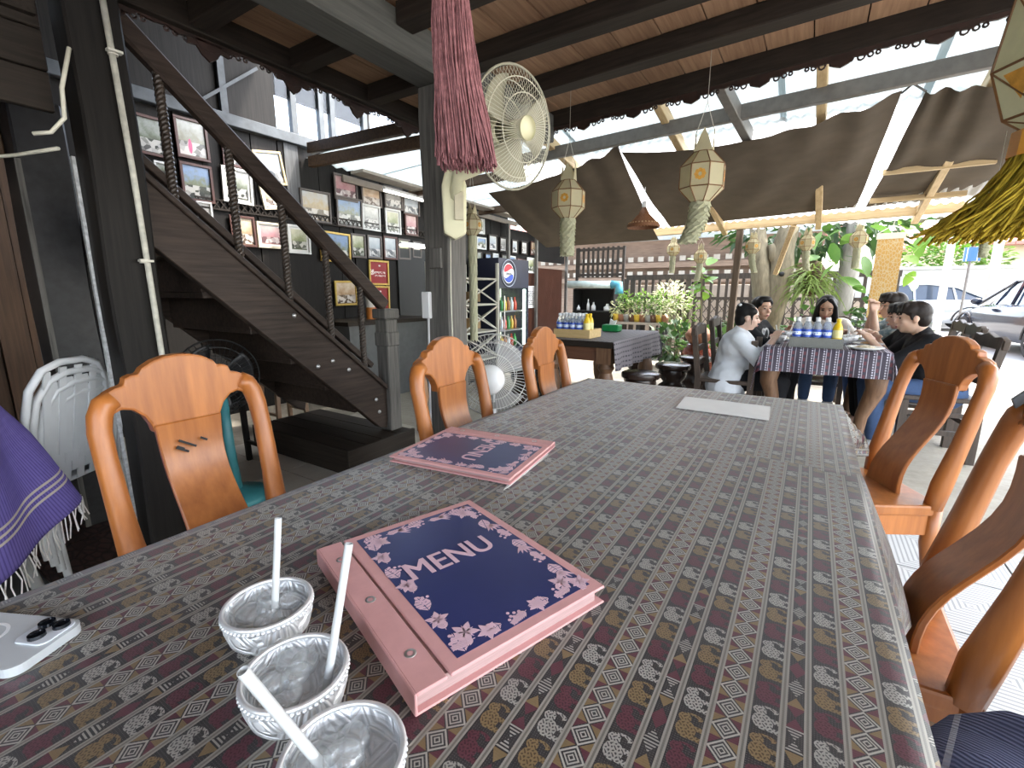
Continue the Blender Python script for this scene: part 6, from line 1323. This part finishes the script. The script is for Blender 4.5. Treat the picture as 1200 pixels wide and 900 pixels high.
def foliage(bm, c, r, n, L, W, rr, droop=.3):
    for i in range(n):
        while True:
            d = Vector((rr.uniform(-1,1), rr.uniform(-1,1), rr.uniform(-1,1)))
            if .15 < d.length < 1: break
        p = Vector(c)+Vector((d.x*r[0], d.y*r[1], d.z*r[2])); dr = (d+Vector((rr.uniform(-.6,.6), rr.uniform(-.6,.6), rr.uniform(-.2,.7)))).normalized(); sd = dr.cross(Vector((0,0,1)))
        sd = sd.normalized() if sd.length > .01 else Vector((1,0,0)); q = rr.uniform(.7,1.2); dn = Vector((0,0,-droop*L*q))
        v = [bm.verts.new(p), bm.verts.new(p+dr*L*.45*q+sd*W*q), bm.verts.new(p+dr*L*q+dn), bm.verts.new(p+dr*L*.45*q-sd*W*q)]; bm.faces.new(v)
TY = 8.7
xa = aty(724, 350, TY).x+.16; xb = 1.05
TR = thing('garden_trellis', 'dark timber trellis fence with crossed lower lattice behind the plants', 'fence', ((xa+xb)/2, TY, 0))
for z, h_ in ((1.42,.09), (1.05,.05), (.12,.07)): bm = B(); bar(bm, (xa, TY, z), (xb, TY, z), .05, h_); obj('rail', bm, TRL, TR, world=True)
x = xa; k = 0
while x < xb:
    bm = B(); wq = .09 if k % 8 in (0, 1) and k < 10 else .045; bar(bm, (x, TY, 0), (x, TY, 1.40), wq, .035, (0,1,0)); obj('slat', bm, TRL, TR, world=True); x += .125; k += 1
bm = B(); x = xa+1.2
while x < xb-.1:
    for z in (.15, .33, .51, .69, .87): bar(bm, (x, TY+.02, z), (x+.12, TY+.02, z+.18), .018, .012); bar(bm, (x+.12, TY+.03, z), (x, TY+.03, z+.18), .018, .012)
    x += .125
obj('lattice', bm, TRL, TR, kind='stuff', world=True)
# tan wall behind the trellis: concrete block, each a course panel
BLKW = plain('warm_block_wall', (.36,.29,.22), .85, 0, .15, 5)
bw = thing('block_wall', 'warm beige block wall behind the dark trellis', 'wall', ((xa+xb)/2, 9.6, 0)); k = 0
bmb = B(); box(bmb, 0, .495, 0, .12, 0, .255); bme2 = mesh_of(bmb, 'block', bevel=.008); bme2.materials.append(BLKW)
for r_ in range(5):
    for i in range(8):
        o = obj('block', bme2, None, bw); o.location = Vector((xa-.5+i*.5+(.25 if r_ % 2 else 0), 9.6, r_*.26))-bw.location
# black cabinet with shelf, drain pipe
cx0, cx1 = aty(672, 360, 8.35).x, aty(718, 360, 8.35).x
CB = thing('black_cabinet', 'black open cabinet with a shelf of white bottles by the trellis', 'cabinet', ((cx0+cx1)/2, 8.6, 0)); BW_ = plain('black_board', (.012,.012,.012), .6, 0, .3, 5)
bm = B(); box(bm, cx0, cx1, 8.72, 8.75, 0, 1.22); obj('back_panel', bm, BW_, CB, world=True)
for x in (cx0, cx1): bm = B(); box(bm, x-.015, x+.015, 8.35, 8.72, 0, 1.22); obj('side_panel', bm, BW_, CB, world=True)
for z in (.40, .78, 1.20): bm = B(); box(bm, cx0+.015, cx1-.015, 8.36, 8.72, z, z+.025); obj('shelf', bm, BW_, CB, world=True)
for i, (f_, h_, r_) in enumerate(((.08,.10,.035), (.33,.22,.028), (.47,.16,.045), (.82,.13,.07))):
    bm = B(); lathe(bm, [(0,0), (r_,0), (r_,h_*.5), (r_*.4,h_*.75), (r_*.35,h_), (0,h_)], 12); o = tag(obj('white_bottle', bm, WHITE, smooth=True), 'small white bottle on the black cabinet shelf', 'bottle', 'white bottles on the black cabinet'); o.location = (cx0+(cx1-cx0)*f_, 8.45, .806)
bm = B(); tube(bm, [(cx0-.1, 8.3, 1.30), (cx1, 8.3, 1.29)], .07, 14); dp = thing('drain_pipe', 'pale blue-white plastic drain pipe above the black cabinet', 'pipe', (cx0, 8.3, 1.3)); obj('pipe', bm, plain('pale_pipe', (.55,.64,.62), .4), dp, smooth=True, world=True); bm = B(); tube(bm, [(cx1-.02, 8.3, 1.29), (cx1+.12, 8.3, 1.29), (cx1+.13, 8.3, 1.12)], .078, 14); obj('elbow', bm, plain('blue_pipe', (.10,.36,.48), .4), dp, smooth=True, world=True)
# louvred wooden screen above the cabinet
LS = thing('picket_screen', 'dark picket screen on the wall end above the black cabinet', 'screen', (cx0-.1, 9.1, 1.4))
for x in (cx0-.3, cx0+.7): bm = B(); bar(bm, (x, 9.13, 0), (x, 9.13, 2.05), .05, .05, (0,1,0)); obj('post', bm, TRL, LS, world=True)
for i in range(9): bm = B(); x = cx0-.25+i*.105; bar(bm, (x, 9.1, 1.45), (x, 9.1, 2.05), .05, .02, (0,1,0)); obj('picket', bm, TRL, LS, world=True)
for z in (1.5, 1.72, 2.0): bm = B(); bar(bm, (cx0-.3, 9.1, z), (cx0+.7, 9.1, z), .03, .05); obj('rail', bm, TRL, LS, world=True)
# plant bench with potted plants
bx0, bx1 = aty(716, 370, 8.0).x, aty(784, 370, 8.0).x
PB = thing('plant_bench', 'grey plank bench carrying potted plants before the trellis', 'bench', ((bx0+bx1)/2, 8.1, 0))
for y in (7.95, 8.12): bm = B(); box(bm, bx0, bx1, y, y+.15, .60, .64); obj('plank', bm, plain('grey_plank', (.28,.24,.19), .8) if 'grey_plank' not in bpy.data.materials else bpy.data.materials['grey_plank'], PB, world=True)
bm = B(); box(bm, bx0, bx1, 7.97, 8.0, .38, .44); obj('front_rail', bm, bpy.data.materials['grey_plank'], PB, world=True)
for x in (bx0+.1, (bx0+bx1)/2, bx1-.1):
    bm = B(); box(bm, x-.04, x+.04, 7.98, 8.24, 0, .60); obj('leg', bm, BW_, PB, world=True)
rr = random.Random(21); POT = [plain('pot_terracotta', (.30,.14,.08), .7), plain('pot_yellow', (.62,.42,.05), .5), plain('pot_brown', (.14,.07,.04), .6), plain('pot_grey', (.3,.3,.28), .7)]
for i in range(10):
    x = bx0+.08+i*(bx1-bx0-.16)/9; r_ = .065; pt_ = thing('potted_plant', 'small leafy plant in a %s pot on the plank bench' % ('terracotta','mustard-yellow','dark brown','grey')[(i*3+1) % 4], 'plant', (x, 8.06, .641), 0, 'potted plants on the plank bench')
    bm = B(); lathe(bm, [(0,0), (r_*.75,0), (r_,.10), (r_*1.1,.11), (r_*1.05,.13), (r_*.9,.12), (0,.11)], 14); obj('pot', bm, POT[(i*3+1) % 4], pt_, smooth=True)
    bm = B(); foliage(bm, (0,0,.24+.08*(i % 3)), (.11,.11,.14), 70, .08, .018, rr); obj('foliage', bm, (LFY, LFA, LFB)[i % 3], pt_, kind='stuff')
for x, h_ in ((bx0+.95, 1.0), (bx1-.1, 1.0), (bx1+.1, .8)):
    pt_ = thing('flowering_shrub', {.95:'tallest cream-flowering shrub rising mid plank bench', -.1:'cream-flowering shrub at the bench end', .1:'green shrub past the bench end'}[round(x-bx0,2) if round(x-bx0,2) == .95 else round(x-bx1,2)], 'plant', (x, 8.35, 0), 0, 'flowering shrubs behind the bench'); bm = B()
    for k in range(5): a = k*1.3; tube(bm, [(0,0,0), (.08*math.cos(a),.08*math.sin(a),.5*h_), (.2*math.cos(a),.2*math.sin(a),1.1*h_)], [.012,.009,.005], 5)
    obj('stem', bm, BARK, pt_); bm = B(); foliage(bm, (0,0,1.0*h_), (.30,.25,.35), 200, .10, .02, rr); obj('foliage', bm, LFY if h_ > .9 else LFB, pt_, kind='stuff')
def bush(label, c, r, n, L, W, mat, grp, h0=0):
    o = thing('leafy_bush', label, 'plant', (c[0], c[1], h0), 0, grp); bm = B()
    for k in range(6): a = k*1.05; tube(bm, [(0,0,0), (r[0]*.5*math.cos(a), r[1]*.5*math.sin(a), (c[2]-h0)*.6), (r[0]*.8*math.cos(a), r[1]*.8*math.sin(a), c[2]-h0)], [.012,.01,.006], 5)
    obj('stem', bm, BARK, o); bm = B(); foliage(bm, (0,0,c[2]-h0), r, n, L, W, rr); obj('foliage', bm, mat, o, kind='stuff'); return o
for i, (x, y, z, r) in enumerate(((-1.75,7.3,.38,(.35,.3,.3)), (-1.15,7.0,.35,(.35,.3,.28)), (-.75,7.4,.5,(.3,.3,.4)), (.15,7.3,.55,(.5,.3,.45)), (.75,7.2,.6,(.35,.3,.5)))):
    bush(['leafy bush behind the round stools', 'leafy bush beside the red-brown jar', 'leafy bush at the foot of the mossy trunk', 'leafy bush behind the girl in white', 'leafy bush below the bamboo banner'][i], (x, y, z), r, 170, .18, .05, LFA if i % 2 else LFD, 'bushes along the trellis')
b_ = thing('broadleaf_plant', 'bright broad-leaved plant climbing beside the timber post', 'plant', (-1.30, 6.9, 0)); bm = B(); tube(bm, [(0,0,0), (.03,0,.8), (-.02,0,1.5)], .012, 6); obj('stem', bm, BARK, b_); lm = leafmesh(.20, .065, 'leaf', LFB)
for i in range(16): a = i*2.4; z = 1.15+.028*i; put_leaf(lm, b_, (-1.30+.06*math.cos(a), 6.9+.06*math.sin(a), z), rr, az=a, up=.3)
# timber post and slanting brace under the eave
bm = B(); bar(bm, (aty(864,330,6.05).x-.04,6.05,0), (aty(868,266,6.05).x,6.05,1.855), .07, .07, (0,1,0)); tag(obj('eave_post', bm, wood('brown_post', (.08,.055,.035), (.17,.12,.08), (20,20,1.5)), bevel=.005), 'brown timber post holding the yellow eave beam', 'post')
bm = B(); bar(bm, (aty(909,318,6.2).x,6.2,1.36), (aty(930,266,6.05).x,6.0,1.86), .05, .07, (0,1,0)); tag(obj('slanting_brace', bm, YELW, bevel=.005), 'slanting yellow timber brace under the eave', 'brace')
# tree: forked mossy trunks, staghorn ferns, leaves
TRE = thing('mossy_tree', 'mossy forked tree trunk with a big hanging fern', 'tree', (-.45, 6.95, 0))
bm = B(); tube(bm, [(0,0,0), (-.02,0,.5), (-.05,.02,1.0), (-.16,0,1.5), (-.30,.05,2.3)], [.17,.15,.14,.11,.08], 12); tube(bm, [(-.02,0,.55), (.06,0,1.0), (.10,0,1.45), (.08,.05,1.7), (.2,.1,2.4)], [.12,.14,.13,.13,.08], 12); tube(bm, [(.1,.02,1.45), (-.02,-.03,1.6), (-.06,-.05,1.75)], [.07,.06,.04], 8)
for v_ in bm.verts: v_.co += Vector((.015*math.sin(v_.co.z*17+v_.co.y*30), .015*math.sin(v_.co.z*13+v_.co.x*25), 0))
obj('trunk', bm, BARK, TRE, smooth=True)
bm = B(); ball(bm, (.10,-.125,1.38), (.035,.02,.03), 10); obj('knot_hole', bm, BW_, TRE, smooth=True)
FRN = leafmat('fern_green', (.06,.12,.02), (.20,.28,.06)); bm = B(); fc_ = Vector((.42,-.12,1.22))
for i in range(200):
    a = rr.random()*2*PI; el_ = rr.uniform(-.3,1.2); L = rr.uniform(.25,.5); d = Vector((math.cos(a)*math.cos(el_), math.sin(a)*math.cos(el_)*.7, math.sin(el_))); pts = [fc_+Vector((rr.uniform(-.08,.08), rr.uniform(-.05,.05), rr.uniform(-.1,.2)))]; 
    for k in range(4): pts.append(pts[-1]+d*(L/4)); d = (d+Vector((0,0,-.55))).normalized()
    s_ = d.cross(Vector((0,1,.2))).normalized(); w_ = .012
    for k in range(4):
        w0 = w_*(1-k/4.5); w1 = w_*(1-(k+1)/4.5); bm.faces.new([bm.verts.new(pts[k]-s_*w0), bm.verts.new(pts[k]+s_*w0), bm.verts.new(pts[k+1]+s_*w1), bm.verts.new(pts[k+1]-s_*w1)])
obj('hanging_fern', bm, FRN, TRE, kind='stuff')
bm = B(); ball(bm, tuple(fc_+Vector((0,.05,.1))), (.16,.10,.22), 14); obj('fern_root', bm, plain('brown_root', (.07,.045,.02), .9, 0, .4, 30), TRE, smooth=True)
TR2 = thing('grey_tree', 'pale grey tree trunk behind the girl in white', 'tree', (.28, 7.3, 0)); bm = B(); tube(bm, [(0,0,0), (.03,0,.8), (.08,0,1.4), (.03,0,2.2)], [.12,.11,.11,.09], 12); obj('trunk', bm, wood('grey_bark', (.16,.15,.13), (.36,.34,.30), (9,9,2), .85, .8), TR2, smooth=True)
bm = B(); foliage(bm, (-.35,.15,2.05), (1.3,.5,.40), 520, .17, .05, rr, .5); obj('foliage', bm, LFD, TR2, kind='stuff')
lmd = leafmesh(.30, .075, 'leaf', LFA); lmb = leafmesh(.28, .07, 'leaf', LFB)
for px_, py_ in ((962,272), (975,285), (985,270), (990,300), (998,315), (960,300), (1005,275), (985,325), (1000,335), (970,262), (1020,265), (1030,258), (1012,300), (978,310)):
    q = aty(px_, py_, 6.75+rr.uniform(-.2,.2)); put_leaf(lmd, TR2, q, rr, up=-.5, s=.85)
PLM_ = thing('frangipani_tree', 'bright broad-leaved branches hanging beyond the bamboo banner', 'tree', (.85, 8.3, 0)); bm = B(); tube(bm, [(0,0,0), (-.05,0,1.2), (.0,0,1.9), (.3,-.1,2.1), (1.0,-.2,2.05)], [.06,.05,.04,.03,.02], 8); obj('trunk', bm, BARK, PLM_, smooth=True)
for px_, py_ in ((1068,270), (1080,262), (1092,262), (1105,268), (1078,278), (1060,262), (1095,275), (1070,285), (1115,262), (1050,265), (1085,285), (1065,310), (1072,318), (1060,322), (1068,328), (1060,300), (1110,272), (1120,268), (1040,262), (1100,258)):
    q = aty(px_, py_, 8.0+rr.uniform(-.3,.3)); put_leaf(lmb, PLM_, q, rr, up=-.3, s=1.0)
# bamboo banner
q0, q1 = aty(1029, 276, 6.35), aty(1061, 272, 6.35); zb_ = aty(1022, 372, 6.35).z
m, nt, p = new_mat('printed_bamboo', .7); v = nt.nodes.new('ShaderNodeTexVoronoi'); v.inputs['Scale'].default_value = 42; v.feature = 'DISTANCE_TO_EDGE'; nt.links.new(coord(nt, 'Object', (1,1,.6)), v.inputs['Vector']); f = S(nt, v.outputs['Distance']); g2 = noise(nt, coord(nt), 9); setc(nt, p, mixc(nt, (f*7).mn(1), (.50,.42,.26), mixc(nt, g2, (.42,.21,.04), (.50,.33,.10))))
BNR = thing('bamboo_banner', 'orange printed bamboo banner hanging from the eave by the tree', 'banner', (q0.x, 6.35, zb_))
bm = B(); box(bm, q0.x, q1.x, 6.345, 6.355, zb_, q0.z-.04); obj('printed_panel', bm, m, BNR, world=True)
bm = B(); box(bm, q0.x-.01, q1.x+.01, 6.34, 6.36, q0.z-.04, q0.z+.02); obj('top_strip', bm, plain('cream_strip', (.62,.58,.46), .7), BNR, world=True)
bm = B(); tube(bm, [(q0.x, 6.35, q0.z+.02), ((q0.x+q1.x)/2, 6.3, q0.z+.09), (q1.x, 6.35, q1.z+.02)], .005, 5); tube(bm, [((q0.x+q1.x)/2, 6.3, q0.z+.09), ((q0.x+q1.x)/2, 6.05, 1.95)], .004, 5); obj('cord', bm, bpy.data.materials['pale_string'], BNR, world=True)
# ================================================================== HOUSES, STREET, CARS
def house(label, x0, x1, y, zw, zr, wallm, roofm, win, depth=5):
    o = thing('house', label, 'house', ((x0+x1)/2, y, 0)); bm = B(); box(bm, x0, x1, y, y+depth, 0, zw); obj('wall', bm, wallm, o, world=True)
    bm = B(); prism(bm, [(-.5,zw), (depth/2,zr), (depth+.5,zw), (depth+.5,zw-.12), (-.5,zw-.12)], (x0-.5,y,0), (0,1,0), (0,0,1), (x1-x0+1,0,0)); obj('roof', bm, roofm, o, world=True)
    for a, b, c_, d in win:
        bm = B(); box(bm, a, b, y-.05, y-.01, c_, d); w_ = obj('window', bm, plain('window_frame', (.45,.45,.42)) if 'window_frame' not in bpy.data.materials else bpy.data.materials['window_frame'], o, world=True); bm = B(); box(bm, a+.06, b-.06, y-.07, y-.051, c_+.06, d-.06); obj('pane', bm, LENS, w_)
        bpy.data.objects[w_.name].children if False else None
        ch_ = [k for k in bpy.data.objects if k.parent == w_]
        for k in ch_: k.location = (0,0,0)
    return o
RED, nt, p = new_mat('red_roof_tile', .6); f = noise(nt, coord(nt), 8); sp = nt.nodes.new('ShaderNodeSeparateXYZ'); nt.links.new(coord(nt), sp.inputs[0]); rx = (S(nt, sp.outputs[0])*3.2).fr(); setc(nt, p, mixc(nt, rx.lt(.12), mixc(nt, f, (.40,.15,.11), (.52,.25,.20)), (.25,.09,.07)))
OW = wood('old_house_board', (.12,.08,.055), (.24,.17,.12), (1.5,20,20), .7); HS = house('weathered wooden house with a pink-red roof behind the trellis', -9, .1, 12.5, 2.75, 4.2, OW, RED, ((-3.2,-2.3,.9,1.6),))
GUT = plain('grey_gutter', (.30,.32,.31), .5)
bm = B(); box(bm, -9, .3, 11.3, 11.42, 2.35, 2.62); obj('gutter', bm, GUT, HS, world=True)
WTB = plain('white_baluster', (.34,.31,.26), .6); bmm = B(); box(bmm, -.07, .07, -.01, .01, 0, .12); bal = mesh_of(bmm, 'panel'); bal.materials.append(WTB)
for z, n in ((1.93,26), (1.56,26)):
    bm = B(); box(bm, -7, .1, 12.30, 12.40, z-.16, z-.03); obj('house_rail', bm, OW, HS, world=True)
    for i in range(n): o = obj('panel', bal, None, HS); o.location = Vector((-6.8+i*.265, 12.34, z))-HS.location
CRM = plain('cream_house_wall', (.62,.52,.38), .8, 0, .08, 3)
H2 = house('cream house with a red tiled roof carrying solar panels', 3.5, 16, 26, 3.05, 4.25, CRM, RED, ((9.5,10.6,1.9,2.6),), 6)
SOL, nt, p = new_mat('solar_cell', .15); sp = nt.nodes.new('ShaderNodeSeparateXYZ'); nt.links.new(coord(nt), sp.inputs[0]); gx = (S(nt, sp.outputs[0])*5).fr().lt(.1); gy = (S(nt, sp.outputs[1])*5).fr().lt(.1); setc(nt, p, mixc(nt, gx.mx(gy), (.05,.14,.36), (.55,.62,.70)))
bmm = B(); box(bmm, 0, 1.0, 0, 1.9, 0, .05); sm = mesh_of(bmm, 'solar'); sm.materials.append(SOL); sl_ = math.atan2(1.2, 3)
for i in range(5):
    o = obj('solar_panel', sm, None, H2, label='blue solar panel on the red roof'); o.location = Vector((4.2+i*1.06, 25.9, 3.16+.10))-H2.location; o.rotation_euler = (sl_, 0, 0)
GW = plain('white_garden_wall', (.46,.45,.41), .85, 0, .15, 1.2); bm = B(); box(bm, -2, 40, 21, 21.2, -.02, 1.9); gw = thing('boundary_wall', 'long whitewashed boundary wall across the street', 'wall', (15, 21, 0)); obj('wall_panel', bm, GW, gw, world=True); bm = B(); box(bm, -2, 40, 20.95, 21.25, 1.9, 2.0); obj('coping', bm, plain('grey_coping', (.4,.38,.35), .8), gw, world=True)
bm = B()
for i in range(3): box(bm, 6.0+i*.001, 6.8, 20.97, 21, .95, 1.0) if i == 0 else None
bm.free()
for px_ in (1098, 1152):
    c_ = aty(px_, 380, 18.0 if px_ < 1120 else 15.5); bm = B(); tube(bm, [(c_.x, c_.y, 0), (c_.x, c_.y, 7)], [.10,.07], 10); tag(obj('concrete_pole', bm, plain('pale_concrete', (.62,.61,.57), .85, 0, .1, 6) if 'pale_concrete' not in bpy.data.materials else bpy.data.materials['pale_concrete'], smooth=True), 'pale concrete utility pole %s' % ('behind the dark-haired diners' if px_ < 1120 else 'beside the black car bonnet'), 'pole', 'utility poles at the street')
lp = aty(1139, 298, 16.5); STL_ = thing('solar_street_lamp', 'small solar lamp panel mounted on a pole before the red roof', 'lamp', (lp.x, 16.5, 0)); bm = B(); box(bm, lp.x-.16, lp.x+.16, 16.45, 16.5, lp.z-.17, lp.z+.17); obj('solar_plate', bm, SOL, STL_, world=True); bm = B(); tube(bm, [(lp.x, 16.55, 0), (lp.x, 16.55, lp.z+.5)], .03, 8); obj('pole', bm, STEEL, STL_, world=True); bm = B(); box(bm, lp.x-.1, lp.x+.25, 16.3, 16.5, lp.z+.45, lp.z+.55); obj('lamp_head', bm, WHITE, STL_, world=True)
for i, (x, y, z, r, mt) in enumerate(((4.0,22.5,2.3,(1.5,.8,.75),LFB), (7.7,22.6,2.4,(1.5,.8,.8),LFB), (11.7,22.5,2.4,(1.7,.8,.8),LFA), (9.5,20.3,.6,(2.0,.3,.7),LFY), (16,23,2.6,(2,1,1.2),LFB))):
    bush(('pale dry creeper against the whitewashed wall' if mt == LFY else ['bright hedge bush above the wall behind the diners', 'bright hedge bush above the wall below the solar panels', 'darker hedge bush above the wall by the cream house', '', 'tall bright hedge bush past the cream house'][i]), (x, y, z), r, 900, .26, .09, mt, 'hedge bushes along the wall')
for i, px_ in enumerate((1195, 1200)):
    q = aty(px_, 300, 17.0); bush(['bright yellow-green shrub just past the black car roof', 'bright yellow-green shrub beside the silver car'][i], (q.x+1.3+1.9*i, q.y+.6, 1.5), (.6,.5,1.0), 500, .25, .05, LFB, 'shrubs behind the car')
def sedan(label, loc, ang, paint, glass):
    """drives along +y, origin under the centre"""
    o = thing('car', label, 'car', loc, ang); o['group'] = 'parked cars'
    st = [(-2.25,.62,.45,.72), (-2.15,.78,.30,.86), (-1.6,.88,.26,.95), (-.9,.90,.24,.94), (0,.90,.24,.92), (.9,.90,.24,.90), (1.5,.88,.26,.82), (2.1,.80,.28,.70), (2.28,.60,.36,.58)]
    bm = B(); rings = []
    for y, hw, zl, zh in st: rings.append([bm.verts.new((x*hw, y, zl+(zh-zl)*t)) for x, t in ((-.86,0), (-.98,.25), (-1,.62), (-.95,.88), (-.84,1), (.84,1), (.95,.88), (1,.62), (.98,.25), (.86,0))])
    for a, b in zip(rings, rings[1:]):
        for k in range(10): bm.faces.new((a[k], a[(k+1) % 10], b[(k+1) % 10], b[k]))
    bm.faces.new(rings[0]); bm.faces.new(rings[-1][::-1]); obj('body', bm, paint, o, smooth=True, angle=.7)
    gs = [(-1.75,.74,.93,.945), (-1.05,.72,.92,1.30), (-.4,.70,.92,1.41), (.25,.70,.92,1.40), (.62,.71,.91,1.25), (1.25,.74,.88,.90)]; bm = B(); rings = []
    for y, hw, zl, zh in gs: rings.append([bm.verts.new((x, y, z)) for x, z in ((-hw,zl), (-hw*.80,zh-.02), (-hw*.55,zh), (hw*.55,zh), (hw*.80,zh-.02), (hw,zl))])
    for a, b in zip(rings, rings[1:]):
        for k in range(6): bm.faces.new((a[k], a[(k+1) % 6], b[(k+1) % 6], b[k]))
    obj('glasshouse', bm, glass, o, smooth=True, angle=.5)
    bm = B()
    for s in (-1, 1):
        for (ya, za, yb, zb3) in ((-1.05,.93,-.95,1.32), (-.1,.93,-.05,1.40)): bar(bm, (s*.735, ya, za), (s*.585, yb, zb3), .05, .03)
        tube(bm, [(s*.75,-1.75,.95), (s*.60,-1.05,1.30), (s*.575,-.4,1.405), (s*.575,.25,1.395), (s*.60,.62,1.25), (s*.76,1.25,.90)], .028, 6)
    obj('window_trim', bm, paint, o)
    bm = B(); box(bm, -.42, .42, -.75, .30, 1.395, 1.42); obj('roof_panel', bm, paint, o, bevel=.01)
    for s in (-1, 1):
        bm = B(); ball(bm, (s*.98,.72,.98), (.10,.06,.07), 10); obj('mirror', bm, paint, o, smooth=True)
        bm = B(); box(bm, s*.60-.2, s*.60+.2, -2.235, -2.15, .68, .78); obj('tail_light', bm, plain('tail_red', (.35,.01,.01), .2) if 'tail_red' not in bpy.data.materials else bpy.data.materials['tail_red'], o)
        for y in (-1.40, 1.40):
            T4 = Matrix.Translation((s*.80, y, .33)) @ Matrix.Rotation(PI/2, 4, 'Y'); bm = B(); v = lathe(bm, [(.22,-.11), (.30,-.115), (.33,-.07), (.33,.07), (.30,.115), (.22,.11)], 28); bmesh.ops.transform(bm, matrix=T4, verts=v); wh = obj('wheel', bm, plain('tyre', (.02,.02,.02), .8) if 'tyre' not in bpy.data.materials else bpy.data.materials['tyre'], o, smooth=True, angle=.6)
            bm = B(); v = lathe(bm, [(.225,-.10), (.235,.0), (.225,.10), (.21,.10), (.21,-.10)], 28)
            for k in range(10): a = k*PI/5; v += bar(bm, (.03*math.cos(a), .03*math.sin(a), .09*s), (.22*math.cos(a+.12), .22*math.sin(a+.12), .10*s), .03, .02)
            v += lathe(bm, [(0,.10*s), (.05,.095*s), (.05,.05*s)], 12); bmesh.ops.transform(bm, matrix=T4, verts=v); obj('rim', bm, CHROME, wh)
            bm = B(); pts = [(s*.885, y+.40*math.cos(a*PI/12), .33+.40*math.sin(a*PI/12)) for a in range(13)]; tube(bm, pts, .025, 6); obj('wheel_arch', bm, BLACK, o)
    return o
PAINT, nt, p = new_mat('black_gloss_paint', .12, 0, .45, Coat_Weight=.15); p.inputs['Base Color'].default_value = (.012,.016,.028,1); GLS = plain('tinted_glass', (.03,.045,.07), .03, 0, .1, 3, spec=.8)
q = atz(1172, 421, -.012)
sedan('glossy black saloon car parked beyond the diners', (q.x+1.05, q.y+1.45, -.012), math.radians(7), PAINT, GLS)
PAINT2, nt, p = new_mat('silver_paint', .2, .5, .5); p.inputs['Base Color'].default_value = (.45,.48,.50,1)
sedan('silver car parked farther along the whitewashed wall', (2.6, 19.6, -.012), math.radians(88), PAINT2, GLS)
